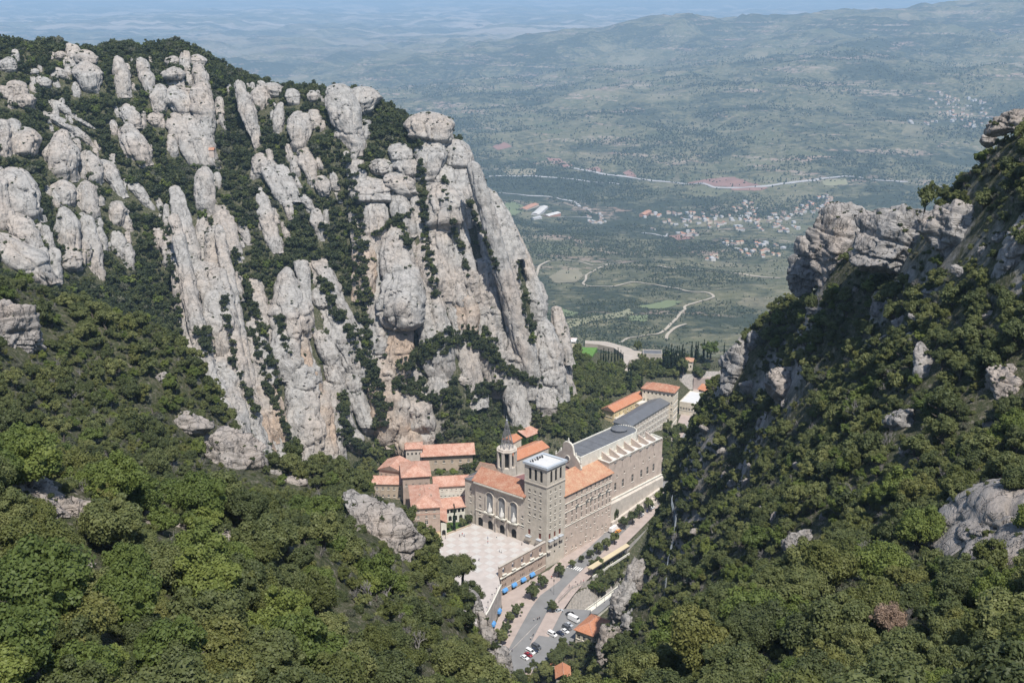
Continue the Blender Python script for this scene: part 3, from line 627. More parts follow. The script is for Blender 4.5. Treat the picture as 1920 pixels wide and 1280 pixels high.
def crown_geo(seed, blobs, leaves, leaf, shape='oak', core=True):
    rg = np.random.default_rng(seed); Vs, Fs, tone, n = [], [], [], 0
    if shape == 'oak':
        d = rg.normal(0, 1, (blobs, 3)); d /= np.linalg.norm(d, axis=1)[:, None]; d[:, 2] = np.where(d[:, 2] < -0.35, -d[:, 2]*0.6, d[:, 2])
        r = rg.uniform(0.25, 1.0, blobs)**0.5
        c = d*r[:, None]*np.array((0.72, 0.72, 0.62)); c[:, 2] += 1.12
        c[:, 0] += 0.12*np.sin(c[:, 2]*5+seed); c *= 1+0.08*rg.normal(0, 1, (blobs, 1))
        br = rg.uniform(0.13, 0.36, blobs)*(1.0 if blobs > 20 else 1.25)
        if blobs > 20: out_ = rg.uniform(0, 1, blobs) < .16; c[out_] = np.array((0, 0, 1.1))+(c[out_]-np.array((0, 0, 1.1)))*rg.uniform(1.15, 1.45, (out_.sum(), 1)); br[out_] *= .62
    elif shape == 'pine':
        c = np.c_[rg.normal(0, .42, blobs), rg.normal(0, .42, blobs), 1.1+1.1*rg.uniform(0, 1, blobs)]; c[:, :2] *= (1.25-0.45*(c[:, 2:3]-1.1)); br = rg.uniform(0.18, 0.30, blobs)
    elif shape == 'shrub':
        d = rg.normal(0, 1, (blobs, 3)); d /= np.linalg.norm(d, axis=1)[:, None]; d[:, 2] = np.abs(d[:, 2])
        c = d*rg.uniform(0.3, 1, (blobs, 1))*np.array((0.75, 0.75, 0.55)); c[:, 2] += 0.25; br = rg.uniform(0.22, 0.4, blobs)
    elif shape == 'cypress':
        h = rg.uniform(0.0, 1, blobs); ang = rg.uniform(0, 6.28, blobs); rr = 0.62*np.sin(np.clip(h*0.93+0.07, 0, 1)*np.pi)**0.6*(1-h*0.45)
        c = np.c_[rr*np.cos(ang)*0.7, rr*np.sin(ang)*0.7, 0.5+8.2*h]; br = rg.uniform(0.30, 0.46, blobs)*(1-0.45*h)
    iv, jf = ico()
    bt = rg.uniform(0, 1, blobs)
    for i in range(blobs):
        m = leaves; d = rg.normal(0, 1, (m, 3)); d /= np.linalg.norm(d, axis=1)[:, None]
        P = c[i]+d*br[i]*rg.uniform(0.72, 1.12, (m, 1))*np.array((1, 1, 0.8 if shape != 'cypress' else 1.7))
        N = d+rg.normal(0, 0.55, (m, 3)); N[:, 2] += 0.35; N /= np.linalg.norm(N, axis=1)[:, None]
        V, F = quad_leaves(P, N, leaf*rg.uniform(0.6, 1.35, m), rg)
        Vs.append(V); Fs.append(F+n); n += len(V); tone.append(np.repeat(np.clip(0.55*bt[i]+0.45*rg.uniform(0, 1, m), 0, 1), 4))
    V = np.concatenate(Vs); F = [f for f in np.concatenate(Fs)]
    T = np.concatenate(tone)
    if core:
        cv = np.concatenate([c[i]+iv*br[i]*0.66*(1+0.15*rg.normal(0, 1, (12, 1)))*np.array((1, 1, 0.85 if shape != 'cypress' else 1.6)) for i in range(blobs)])
        cf = np.concatenate([jf+12*i for i in range(blobs)])
        return V, np.concatenate([np.array(F)]), cv, cf, np.r_[T, np.repeat(bt*0.55+0.2, 12)]
    return V, np.array(F), np.zeros((0, 3)), np.zeros((0, 3), int), T
def tube(path, rad, seg=6):
    path = np.array(path, float); n = len(path); V = []
    for i in range(n):
        d = path[min(i+1, n-1)]-path[max(i-1, 0)]; d /= np.linalg.norm(d)+1e-9
        a = np.cross(d, (0.3, 0.9, 0.1)); a /= np.linalg.norm(a)+1e-9; b = np.cross(d, a)
        th = np.linspace(0, 2*np.pi, seg, endpoint=False); V.append(path[i]+rad[i]*(np.cos(th)[:, None]*a+np.sin(th)[:, None]*b))
    V = np.concatenate(V); i = np.arange(n-1)[:, None]*seg+np.arange(seg)[None]; j = np.arange(n-1)[:, None]*seg+(np.arange(seg)[None]+1) % seg
    return V, np.stack([i, j, j+seg, i+seg], -1).reshape(-1, 4)
def trunk_geo(seed, h=1.15, r=0.09, limbs=5):
    rg = np.random.default_rng(seed+99); Vs, Fs, n = [], [], 0
    def add(p, rr):
        nonlocal n
        V, F = tube(p, rr, 5); Vs.append(V); Fs.append(F+n); n += len(V)
    top = np.array((rg.normal(0, .08), rg.normal(0, .08), h)); add([(0, 0, -0.25), (0.02, 0, 0.3*h), top*0.7, top], [r*1.3, r, r*.75, r*.35])
    for k in range(limbs):
        a = rg.uniform(0, 6.28); z = rg.uniform(.35, .8)*h; L = rg.uniform(.4, .7)
        s = np.array((0.0, 0, z)); e = s+np.array((math.cos(a)*L, math.sin(a)*L, L*rg.uniform(.3, .8)))
        add([s, (s+e)/2+np.array((0, 0, -.05)), e], [r*.55, r*.4, r*.12])
    return np.concatenate(Vs), np.concatenate(Fs)
def with_tone(me, T):
    at = me.attributes.new('tone', 'FLOAT', 'POINT'); at.data.foreach_set('value', np.ascontiguousarray(T, dtype=np.float32)); return me
def build_mesh(name, parts, mats):
    """parts: list of (V, F, material index, tone)"""
    V = np.concatenate([p[0] for p in parts]); off = 0; faces_q, faces_t, mi_q, mi_t = [], [], [], []
    tot = []; mi = []; lv = []
    for (v, f, m, t) in parts:
        for_k = f.shape[1]; lv.append((f+off).ravel()); tot.append(np.full(len(f), for_k)); mi.append(np.full(len(f), m)); off += len(v)
    T = np.concatenate([np.asarray(p[3], float)+np.zeros(len(p[0])) for p in parts])
    lv = np.concatenate(lv); tot = np.concatenate(tot); mi = np.concatenate(mi)
    me = bpy.data.meshes.new(name); me.vertices.add(len(V)); me.vertices.foreach_set('co', np.ascontiguousarray(V, dtype=np.float32).ravel())
    me.loops.add(len(lv)); me.loops.foreach_set('vertex_index', lv.astype(np.int32)); me.polygons.add(len(tot))
    me.polygons.foreach_set('loop_start', np.r_[0, np.cumsum(tot)[:-1]].astype(np.int32)); me.update(calc_edges=True)
    for m in mats: me.materials.append(MAT[m])
    me.polygons.foreach_set('material_index', mi.astype(np.int32)); return with_tone(me, T)
def crown_mesh(name, seed, blobs, leaves, leaf, mat, shape='oak'):
    V, F, cv, cf, T = crown_geo(seed, blobs, leaves, leaf, shape)
    return build_mesh(name, [(V, F, 0, T[:len(V)]), (cv, cf, 0, T[len(V):])], [mat])
def trunk_mesh(name, seed, **k):
    V, F = trunk_geo(seed, **k); return build_mesh(name, [(V, F, 0, 0.5)], ['bark'])
def whole_mesh(name, seed, blobs, leaves, leaf, mat, shape='oak', trunk=True):
    V, F, cv, cf, T = crown_geo(seed, blobs, leaves, leaf, shape); parts = [(V, F, 0, T[:len(V)]), (cv, cf, 0, T[len(V):])]
    if trunk:
        tv, tf = trunk_geo(seed); parts.append((tv, tf, 1, 0.5))
    return build_mesh(name, parts, [mat, 'bark'])
def bare_mesh(name, seed, mat='dead_wood', n1=9):
    rg = np.random.default_rng(seed); parts = []
    def grow(p, d, L, r, lev):
        e = p+d*L; mid = (p+e)/2+rg.normal(0, .06, 3)*L
        V, F = tube([p, mid, e], [r, r*.8, r*.45], 4); parts.append((V, F, 0, 0.5))
        if lev > 0:
            for _ in range(3 if lev > 1 else 4):
                nd = d+rg.normal(0, .55, 3); nd[2] += .15; nd /= np.linalg.norm(nd); grow(p+(e-p)*rg.uniform(.45, 1), nd, L*rg.uniform(.5, .8), r*.5, lev-1)
    for k in range(3):
        d = np.array((rg.normal(0, .35), rg.normal(0, .35), 1.0)); d /= np.linalg.norm(d); grow(np.zeros(3), d, rg.uniform(.6, .9), .062, 3)
    return build_mesh(name, parts, [mat])

# stuff: one object whose points carry instances of a few tree meshes
def scatter_group(name, protos):
    col = bpy.data.collections.new(name+'_kinds')
    for i, me in enumerate(protos):
        o = bpy.data.objects.new('%s_%02d' % (name, i), me); col.objects.link(o)
    ng = bpy.data.node_groups.new(name+'_scatter', 'GeometryNodeTree')
    ng.interface.new_socket('Geometry', in_out='INPUT', socket_type='NodeSocketGeometry'); ng.interface.new_socket('Geometry', in_out='OUTPUT', socket_type='NodeSocketGeometry')
    N = ng.nodes; gi = N.new('NodeGroupInput'); go = N.new('NodeGroupOutput'); ci = N.new('GeometryNodeCollectionInfo'); ci.inputs['Collection'].default_value = col
    ci.inputs['Separate Children'].default_value = True; ci.inputs['Reset Children'].default_value = True
    ip = N.new('GeometryNodeInstanceOnPoints'); ip.inputs['Pick Instance'].default_value = True
    def attr(nm, typ):
        a = N.new('GeometryNodeInputNamedAttribute'); a.data_type = typ; a.inputs['Name'].default_value = nm; return [o for o in a.outputs if o.enabled][0]
    L = ng.links.new
    L(gi.outputs[0], ip.inputs['Points']); L(ci.outputs[0], ip.inputs['Instance']); L(attr('kind_index', 'INT'), ip.inputs['Instance Index'])
    L(attr('turn', 'FLOAT_VECTOR'), ip.inputs['Rotation']); L(attr('size', 'FLOAT_VECTOR'), ip.inputs['Scale']); L(ip.outputs[0], go.inputs[0])
    return ng
def scatter_object(name, P, size, idx, protos, label, seed=1):
    rg = np.random.default_rng(seed); me = bpy.data.meshes.new(name); n = len(P); me.vertices.add(n); me.vertices.foreach_set('co', np.ascontiguousarray(P, dtype=np.float32).ravel())
    a = me.attributes.new('kind_index', 'INT', 'POINT'); a.data.foreach_set('value', np.ascontiguousarray(idx, dtype=np.int32))
    t = np.zeros((n, 3), np.float32); t[:, 2] = rg.uniform(0, 6.28, n); t[:, :2] = rg.normal(0, .08, (n, 2))
    a = me.attributes.new('turn', 'FLOAT_VECTOR', 'POINT'); a.data.foreach_set('vector', t.ravel())
    sz = np.ascontiguousarray(size, dtype=np.float32)
    if sz.ndim == 1: sz = np.stack([sz*rg.uniform(.85, 1.15, n), sz*rg.uniform(.85, 1.15, n), sz*rg.uniform(.8, 1.2, n)], 1).astype(np.float32)
    a = me.attributes.new('size', 'FLOAT_VECTOR', 'POINT'); a.data.foreach_set('vector', np.ascontiguousarray(sz).ravel())
    o = link(name, me); md = o.modifiers.new('scatter', 'NODES'); md.node_group = scatter_group(name, protos)
    tag(o, label, kind='stuff'); return o

def jitter_grid(x0, x1, y0, y1, s, rg):
    X, Y = np.meshgrid(np.arange(x0, x1, s), np.arange(y0, y1, s)); X = X.ravel()+rg.uniform(-.5, .5, X.size)*s; Y = Y.ravel()+rg.uniform(-.5, .5, Y.size)*s
    return X, Y
def in_view(P, mu=140, mv=120):
    u, v, d = project(P); return (d > 3) & (u > -mu) & (u < 1920+mu) & (v > -mv) & (v < 1280+mv)
def on_rock(P, tol=6.0, front=40.0):
    u, v, d = project(P); iu = (u/4).astype(int); iv = (v/4).astype(int); ok = (iu >= 0) & (iu < MW) & (iv >= 0) & (iv < MH)
    r = np.full(len(P), 1e9); r[ok] = rock_depth[iv[ok], iu[ok]]; return (r < 1e8) & (d < r+tol) & (d > r-front)
def on_clear(P, front):
    u, v, d = project(P); iu = (u/4).astype(int); iv = (v/4).astype(int); ok = (iu >= 0) & (iu < MW) & (iv >= 0) & (iv < MH)
    r = np.full(len(P), 1e9); r[ok] = rock_clear[iv[ok], iu[ok]]; return (r < 1e8) & (d > r-front)
def cosslope(fn, x, y, e=1.5):
    gx = (fn(x+e, y)-fn(x-e, y))/(2*e); gy = (fn(x, y+e)-fn(x, y-e))/(2*e); return 1/np.sqrt(1+gx*gx+gy*gy)
def visible(P, fn, n=70):
    s = np.linspace(0.04, 0.985, n); ok = np.ones(len(P), bool)
    for a in range(0, len(P), 3000):
        p = P[a:a+3000]; X = p[:, 0:1]*s; Y = p[:, 1:2]*s; Zr = CZ+(p[:, 2:3]-CZ)*s; ok[a:a+3000] = np.all(fn(X, Y) < Zr+0.5, axis=1)
    return ok

trg = np.random.default_rng(5)
far_kinds = [whole_mesh('far_oak_%d' % k, 50+k, 12, 44, 0.125, 'leaf_far', trunk=False) for k in range(4)] + [whole_mesh('far_shrub_%d' % k, 60+k, 8, 40, 0.125, 'leaf_far', 'shrub', False) for k in range(2)] + \
            [whole_mesh('far_pale', 66, 10, 44, 0.125, 'leaf_grey', 'oak', False), whole_mesh('far_green', 67, 10, 44, 0.125, 'leaf_bright', 'oak', False)]
# --- massif woods
def massif_woods():
    X, Y = jitter_grid(-520, 95, 470, 1000, 2.3, trg)
    zs = H_M(X, Y); k = (zs >= H_S(X, Y)-0.2) & (zs >= H_L(X, Y)) & (zs > -4); X, Y, zs = X[k], Y[k], zs[k]
    P = np.stack([X, Y, zs], 1); k = in_view(P); P = P[k]
    c = cosslope(H_M, P[:, 0], P[:, 1]); dens = 0.85*np.minimum(1/c, 2.2); dens *= np.where(c < 0.25, 0.5, 1.0)
    clump = fbm2(P[:, 0], P[:, 1], 26, 3, 14); dens *= np.clip(1.05+0.7*clump, 0.45, 1.5)
    k = trg.uniform(0, 1, len(P)) < dens; P = P[k]
    r = np.clip(trg.lognormal(0.80, 0.34, len(P)), 0.9, 4.2); C = P.copy(); C[:, 2] += 1.1*r
    k = ~(on_rock(C, 6.0, 28.0) & (trg.uniform(0, 1, len(P)) < 0.94)); P, r = P[k], r[k]
    P[:, 2] -= 0.35*r
    kind = trg.choice(8, len(P), p=[.19, .19, .18, .15, .08, .06, .06, .09])
    return P, r, kind
P1, r1, k1 = massif_woods()
# small bushes growing in the cracks and on the tops of the rocks
bp, bs = [], []
for o, G, crack in ROCKS:
    n, m, _ = G.shape
    dx = np.roll(G, -1, 1)-np.roll(G, 1, 1); dy = np.gradient(G, axis=0); nn = np.cross(dx, dy); nn /= np.linalg.norm(nn, axis=-1, keepdims=True)+1e-9
    s = np.sign((nn[..., :2]*(G[..., :2]-G[..., :2].mean(1, keepdims=True))).sum(-1).mean()); nz = nn[..., 2]*s
    near = 'outcrop' in o.name or any(q in o.name for q in ('dome', 'crag', 'slab', 'boulder', 'rib', 'summit'))
    w = np.clip((nz-0.35)/0.5, 0, 1)*(0.5+np.clip(fbm(G/5.0, 2, 15)+0.2, 0, 1)); pr = w*(0.012 if near else 0.016)
    if crack is not None: pr = pr+0.035*np.clip(crack-.3, 0, 1)*np.clip(nz+.25, 0, 1)*(fbm(G/7.0, 2, 16) > .0)
    k = trg.uniform(0, 1, nz.shape) < pr
    bp.append(G[k]); bs.append(np.clip(trg.lognormal(-.35, .45, k.sum()), .3, 1.9)*(0.6 if near else 1.0))
# trees rooted in the clefts and on the ledges of the big cliffs
def cleft(pts, w_, n_):
    pts = np.array(pts, float); seg = np.hypot(*np.diff(pts, axis=0).T); s_ = np.r_[0, np.cumsum(seg)]; out = []
    for _ in range(int(n_*1.9)):
        q = trg.uniform(0, s_[-1]); u_ = np.interp(q, s_, pts[:, 0])+trg.normal(0, w_*.45); v_ = np.interp(q, s_, pts[:, 1])+trg.normal(0, w_*.3)
        a_, b_ = int(u_/4), int(v_/4); d_ = rock_depth[b_, a_] if 0 <= a_ < MW and 0 <= b_ < MH else 1e9
        if d_ > 1e8: continue
        r_ = ray(u_, v_); t_ = d_-trg.uniform(-.5, 1.2); p_ = r_*t_; p_[2] += CZ-1.2; out.append(p_)
    return np.array(out).reshape(-1, 3)
cl = [cleft([(640, 290), (672, 430), (682, 600), (702, 720), (718, 800)], 20, 230), cleft([(788, 300), (795, 400), (800, 480), (820, 560)], 9, 70), cleft([(760, 690), (830, 640), (890, 625), (930, 680)], 26, 170), cleft([(740, 720), (820, 750), (900, 740), (940, 720)], 22, 150), cleft([(440, 470), (470, 560), (505, 660), (525, 740)], 9, 80), cleft([(600, 520), (640, 600), (690, 690)], 10, 80), cleft([(690, 240), (740, 250), (790, 280)], 12, 60), cleft([(880, 380), (900, 430), (935, 510)], 6, 30), cleft([(970, 490), (985, 560), (1000, 640)], 8, 40), cleft([(390, 660), (380, 620)], 12, 30), cleft([(310, 420), (330, 560), (350, 700)], 7, 40), cleft([(640, 740), (650, 820), (690, 850)], 14, 80), cleft([(745, 410), (770, 470)], 8, 25), cleft([(520, 590), (540, 660)], 8, 25), cleft([(470, 610), (500, 720), (560, 860)], 8, 60), cleft([(420, 560), (440, 680), (480, 780)], 6, 40), cleft([(700, 440), (735, 420), (770, 400)], 7, 30), cleft([(830, 330), (850, 420), (880, 520)], 4, 30), cleft([(900, 640), (960, 700), (1010, 720)], 14, 60), cleft([(600, 420), (640, 470)], 10, 30)]
cl = np.concatenate(cl); bp.append(cl); bs.append(np.clip(trg.lognormal(.45, .38, len(cl)), .7, 3.2))
bp = np.concatenate(bp); bs = np.concatenate(bs)
P1 = np.concatenate([P1, bp]); r1 = np.concatenate([r1, bs]); k1 = np.concatenate([k1, np.r_[trg.choice([4, 5], len(bp)-len(cl)), trg.choice([0, 1, 2, 3, 4, 7], len(cl), p=[.22, .22, .2, .16, .14, .06])]])
scatter_object('massif_woods', P1, r1, k1, far_kinds, 'dark evergreen woods filling the gullies of the left massif', 3)

# --- left spur and right slope
oak_near = [(crown_mesh('oak_crown', 10+k, 66, 330, 0.040, 'leaf_oak'), trunk_mesh('oak_trunk', 10+k)) for k in range(4)]
bright_near = [(crown_mesh('bright_crown', 20+k, 60, 320, 0.040, 'leaf_bright'), trunk_mesh('bright_trunk', 20+k)) for k in range(2)]
olive_near = [(crown_mesh('olive_crown', 24+k, 60, 320, 0.040, 'leaf_olive'), trunk_mesh('olive_trunk', 24+k)) for k in range(2)]
red_near = (crown_mesh('red_crown', 29, 46, 240, 0.042, 'leaf_red'), trunk_mesh('red_trunk', 29))
mid_kinds = [whole_mesh('mid_oak_%d' % k, 30+k, 32, 150, 0.062, 'leaf_oak') for k in range(5)] + [whole_mesh('mid_shrub_%d' % k, 36+k, 18, 130, 0.062, 'leaf_oak', 'shrub', False) for k in range(2)] + \
            [whole_mesh('mid_bright', 40, 30, 150, 0.062, 'leaf_bright'), whole_mesh('mid_olive', 41, 30, 150, 0.062, 'leaf_olive'), whole_mesh('mid_grey', 42, 24, 120, 0.062, 'leaf_grey', 'shrub'), bare_mesh('mid_bare', 43), bare_mesh('mid_bare_b', 44)]
MIDP = np.array([.13, .13, .13, .11, .10, .07, .06, .11, .05, .05, .035, .025]); MIDP /= MIDP.sum()
def slope_woods(fn, others, x0, x1, y0, y1, s, seed):
    rg = np.random.default_rng(seed); X, Y = jitter_grid(x0, x1, y0, y1, s, rg); z = fn(X, Y)
    k = np.ones(len(X), bool)
    for f in others: k &= z >= f(X, Y)
    P = np.stack([X, Y, z], 1)[k]; P = P[in_view(P, 260, 260)]; P = P[np.hypot(P[:, 0], P[:, 1]) > 30]
    c = cosslope(fn, P[:, 0], P[:, 1]); dens = np.minimum(0.27/c, 0.95)*np.clip(1.1+0.8*fbm2(P[:, 0], P[:, 1], 18, 3, 19), .35, 1.4)
    P = P[rg.uniform(0, 1, len(P)) < dens]
    r = np.clip(rg.lognormal(0.55, 0.36, len(P)), 0.6, 3.2); C = P.copy(); C[:, 2] += 1.0*r
    k = ~((on_rock(C, 5.0, 26.0) | on_clear(C, 75.0)) & (rg.uniform(0, 1, len(P)) < 0.96)); P, r = P[k], r[k]
    P[:, 2] -= 0.3*r
    return P, r
PL, rL = slope_woods(H_L, (H_R, H_S), -230, 60, 22, 420, 2.0, 101)
PR, rR = slope_woods(H_R, (H_L, H_S), -20, 230, 22, 490, 1.8, 102)
PA = np.concatenate([PL, PR]); rA = np.concatenate([rL, rR]); side = np.r_[np.zeros(len(PL), int), np.ones(len(PR), int)]
# keep the view clear right in front of the lens
ua, va, da = project(PA + np.stack([0*rA, 0*rA, 1.8*rA], 1)); clear = ~((da < 46) & (va < 1010)) & (da > 26)
PA, rA, side = PA[clear], rA[clear], side[clear]
CA = PA+np.stack([0*rA, 0*rA, 1.3*rA], 1); ua, va, da = project(CA); inf = (ua > -80) & (ua < 2000) & (va < 1400)
vis = np.zeros(len(PA), bool); cand = np.where(inf)[0]; vis[cand] = visible(CA[cand], H_near)
px = np.where(vis & inf, rA*FPX/da, 0); order = np.argsort(-px); single = order[:300]; rest = da > 66; rest[single] = False
kd = trg.choice(12, len(PA), p=MIDP)
def undergrowth(fn, others, x0, x1, y0, y1, s, seed):
    rg = np.random.default_rng(seed); X, Y = jitter_grid(x0, x1, y0, y1, s, rg); z = fn(X, Y); k = np.ones(len(X), bool)
    for f in others: k &= z >= f(X, Y)
    P = np.stack([X, Y, z], 1)[k]; P = P[in_view(P, 200, 200)]; P = P[np.hypot(P[:, 0], P[:, 1]) > 40]
    P = P[rg.uniform(0, 1, len(P)) < np.clip(.95+.5*fbm2(P[:, 0], P[:, 1], 9, 3, 29), .35, 1)]; r = rg.uniform(.45, 1.15, len(P)); C = P.copy(); C[:, 2] += .4*r
    P2 = P[~(on_rock(C, 4.0, 7.0) & (rg.uniform(0, 1, len(P)) < .93))]; return P2, rg.uniform(.45, 1.2, len(P2))
UL, uL = undergrowth(H_L, (H_R, H_S), -230, 60, 30, 420, 1.75, 111); UR, uR = undergrowth(H_R, (H_L, H_S), -20, 230, 30, 470, 1.75, 112)
UP, us_ = np.concatenate([UL, UR]), np.concatenate([uL, uR]); UP[:, 2] -= .15*us_
uk_ = trg.choice([5, 6, 8, 9, 10, 11], len(UP), p=[.35, .31, .11, .17, .04, .02]); us_ = np.where(uk_ > 9, us_*trg.uniform(1.1, 2.0, len(us_)), us_)
scatter_object('undergrowth', UP, us_, uk_, mid_kinds, 'low shrubs and dry undergrowth between the hillside trees', 9)
scatter_object('hillside_woods', PA[rest], rA[rest], kd[rest], mid_kinds, 'dense scrub oak woods covering both near hillsides', 8)
print('woods', len(P1), len(PA), 'nearest r px', px[order[0]], px[order[299]])
LAB = {'oak': ('dark green holm oak', 'holm_oak'), 'bright': ('fresh light green oak', 'green_oak'), 'olive': ('yellowish olive-green shrub tree', 'olive_green_tree')}
def tree(kind, loc, size, rz, label, group, meshes, name, rot=0):
    e = empty(name, loc, rz); e.scale = size; tag(e, label, 'tree', group)
    link('crown', meshes[0], e); link('trunk', meshes[1], e); return e
LAND = [(o['label'], *[float(np.mean(q)) for q in project(G.reshape(-1, 3))[:2]]) for o, G, cr_ in ROCKS if o.get('label') and o.parent is None]
LAND = [(l, u, v) for l, u, v in LAND if v > 380 and (u < 960 or u > 1100)]
SHORT = {'smooth grey rock dome at the left edge of the picture': 'the grey dome at the left edge', 'large weathered grey outcrop on the left spur': 'the large weathered outcrop', 'low pale ledge above the weathered outcrop on the left spur': 'the low pale ledge', 'broad crumbling ledge at the left edge among shrubs': 'the crumbling ledge', 'pale cliff face on the spur beside the gatehouse': 'the pale cliff face', 'narrow pale rock rib dropping to the car park': 'the narrow pale rib', 'square-headed crag with a shaded face on the right ridge': 'the square-headed crag', 'wide overhanging cliff right of the square-headed crag': 'the overhanging cliff', 'isolated light boulder in the woods of the right slope': 'the isolated boulder', 'dark-streaked rock wall in the woods at the right edge': 'the streaked rock wall', 'big bare conglomerate slab crossed by shadows at the right edge': 'the big bare slab', 'grey crag standing above the road at the left end of the right slope': 'the crag above the road'}
MARKS = [(SHORT[l], u, v) for l, u, v in LAND if l in SHORT]+[('the lower left corner', 0, 1280), ('the lower right corner', 1920, 1280), ('the car park', 1040, 1210), ('the plaza', 870, 1050), ('the withered red tree', 1665, 1190), ('the bottom edge left of centre', 520, 1280), ('the bottom edge right of centre', 1380, 1280)]
rec = []
for j, i in enumerate(single):
    q = trg.uniform(); kind = 'oak' if q < .52 else ('bright' if q < .77 else 'olive')
    me = {'oak': oak_near, 'bright': bright_near, 'olive': olive_near}[kind]; me = me[trg.integers(len(me))]; s = rA[i]
    k_ = min(MARKS, key=lambda m_: (m_[1]-ua[i])**2+(m_[2]-va[i])**2); du, dv = ua[i]-k_[1], va[i]-k_[2]
    rel = ('right of' if du > 0 else 'left of') if abs(du) > abs(dv) else ('below' if dv > 0 else 'above')
    e = tree(kind, PA[i], (s*trg.uniform(.9, 1.1), s*trg.uniform(.9, 1.1), s*trg.uniform(.85, 1.2)), trg.uniform(0, 6.28), '', '%ss on the near hillsides' % LAB[kind][0], me, LAB[kind][1])
    rec.append((LAB[kind][0]+' '+rel+' '+k_[0], ua[i], e))
ORD = ['', 'second', 'third', 'fourth', 'fifth', 'sixth', 'seventh', 'eighth', 'ninth', 'tenth', 'eleventh', 'twelfth', 'thirteenth', 'fourteenth', 'fifteenth', 'sixteenth', 'seventeenth', 'eighteenth', 'nineteenth', 'twentieth']
for lab in sorted(set(r_[0] for r_ in rec)):
    g = sorted([r_ for r_ in rec if r_[0] == lab], key=lambda r_: r_[1])
    for k, (l, u_, e) in enumerate(g):
        e['label'] = l if len(g) == 1 else ('leftmost '+l if k == 0 else (('rightmost '+l) if k == len(g)-1 else l+', %s from the left' % ORD[min(k, 19)]))
# ------------------------------------------------------------------ building materials
def mat_stone(name, col, var=0.16, course=True):
    b = NB(name); v = b.pos(); n1 = b.noise(0.35, 5, v, 0.6); n2 = b.noise(3.0, 3, v, 0.6)
    lo = tuple(c*(1-var) for c in col); hi = tuple(min(1, c*(1+var*.7)) for c in col)
    c = b.ramp(n1, [(0.32, lo), (0.68, hi)])
    c = b.mix(0.5, c, b.ramp(n2, [(0.35, (0.80, 0.79, 0.78)), (0.6, (1.05, 1.05, 1.05))]), 'MULTIPLY')
    st = b.noise(1.0, 3, b.pos((0.6, 0.6, 0.05)), 0.6); c = b.mix(b.math('MULTIPLY', b.ramp(st, [(0.55, (0, 0, 0)), (0.75, (1, 1, 1))]), 0.25), c, tuple(x*0.55 for x in col))
    return b.finish(c, 0.9, b.bump(n2, 0.3, 0.1), 0.15)
def mat_tile(name, col, pale, mixp=0.5):
    b = NB(name); v = b.pos(); n1 = b.noise(0.28, 5, v, 0.75); n2 = b.noise(1.6, 4, v, 0.8)
    c = b.mix(b.ramp(b.math('ADD', b.math('MULTIPLY', n1, .6), b.math('MULTIPLY', n2, .4)), [(mixp-.08, (0, 0, 0)), (mixp+.12, (1, 1, 1))]), col, pale)
    c = b.mix(0.6, c, b.ramp(n2, [(0.3, (0.55, 0.53, 0.52)), (0.5, (1, 1, 1)), (0.7, (1.15, 1.12, 1.1))]), 'MULTIPLY')
    return b.finish(c, 0.85, b.bump(n2, 0.5, 0.15), 0.15)
mat_stone('stone_tower', (0.543, 0.494, 0.419)); mat_stone('stone_pink', (0.532, 0.439, 0.371)); mat_stone('stone_beige', (0.543, 0.487, 0.422)); mat_stone('stone_ochre', (0.462, 0.374, 0.286)); mat_stone('stone_pale', (0.660, 0.637, 0.559))
mat_stone('stone_brown', (0.421, 0.332, 0.272)); mat_stone('concrete', (0.447, 0.413, 0.380), 0.25); mat_stone('stone_grey', (0.469, 0.425, 0.369)); mat_stone('plaster_yellow', (0.660, 0.537, 0.313)); mat_stone('plaster_cream', (0.660, 0.593, 0.481))
mat_tile('tile_red', (0.35, 0.155, 0.095), (0.46, 0.30, 0.21), 0.53); mat_tile('tile_pink', (0.40, 0.20, 0.14), (0.54, 0.36, 0.28), 0.5); mat_tile('tile_orange', (0.44, 0.19, 0.105), (0.47, 0.255, 0.165), 0.55); mat_tile('tile_tan', (0.40, 0.19, 0.115), (0.48, 0.325, 0.21), 0.49); mat_tile('tile_brown', (0.20, 0.13, 0.095), (0.28, 0.20, 0.15), 0.5)
mat_plain('slate', (0.125, 0.127, 0.132), 0.6, 0.15, 0.3, 0.35); mat_plain('slate_blue', (0.12, 0.124, 0.132), 0.55, 0.1, 0.2, 0.35); mat_plain('purple_roof', (0.20, 0.10, 0.095), 0.8, 0.2, 0.3)
mat_plain('white_roof', (0.56, 0.555, 0.535), 0.7, 0.06, 0.4); mat_plain('rim_metal', (0.42, 0.45, 0.48), 0.4, 0.05, 0.5, 0.5); mat_plain('glass', (0.03, 0.032, 0.036), 0.25, 0.2, 1.0, 0.5); mat_plain('dark_interior', (0.02, 0.018, 0.016), 0.9, 0.2, 1.0)  # last one: near-black panes, the shade inside openings put into the colour
mat_plain('shutter', (0.16, 0.055, 0.04), 0.7, 0.2, 1.0); mat_plain('sill', (0.66, 0.62, 0.55), 0.8, 0.1, 1.0); mat_plain('marble', (0.58, 0.565, 0.535), 0.6, 0.1, 0.6); mat_plain('niche_wall', (0.26, 0.265, 0.27), 0.8, 0.15, 0.5)
mat_plain('asphalt', (0.20, 0.197, 0.193), 0.9, 0.12, 0.15, 0.2); mat_plain('pavement', (0.37, 0.305, 0.27), 0.9, 0.12, 0.3); mat_plain('plaza_pink', (0.435, 0.39, 0.36), 0.85, 0.10, 0.25); mat_plain('slab_white', (0.475, 0.455, 0.43), 0.8, 0.06, 0.6); mat_plain('paint_white', (0.75, 0.75, 0.73), 0.7, 0.05, 1.0)
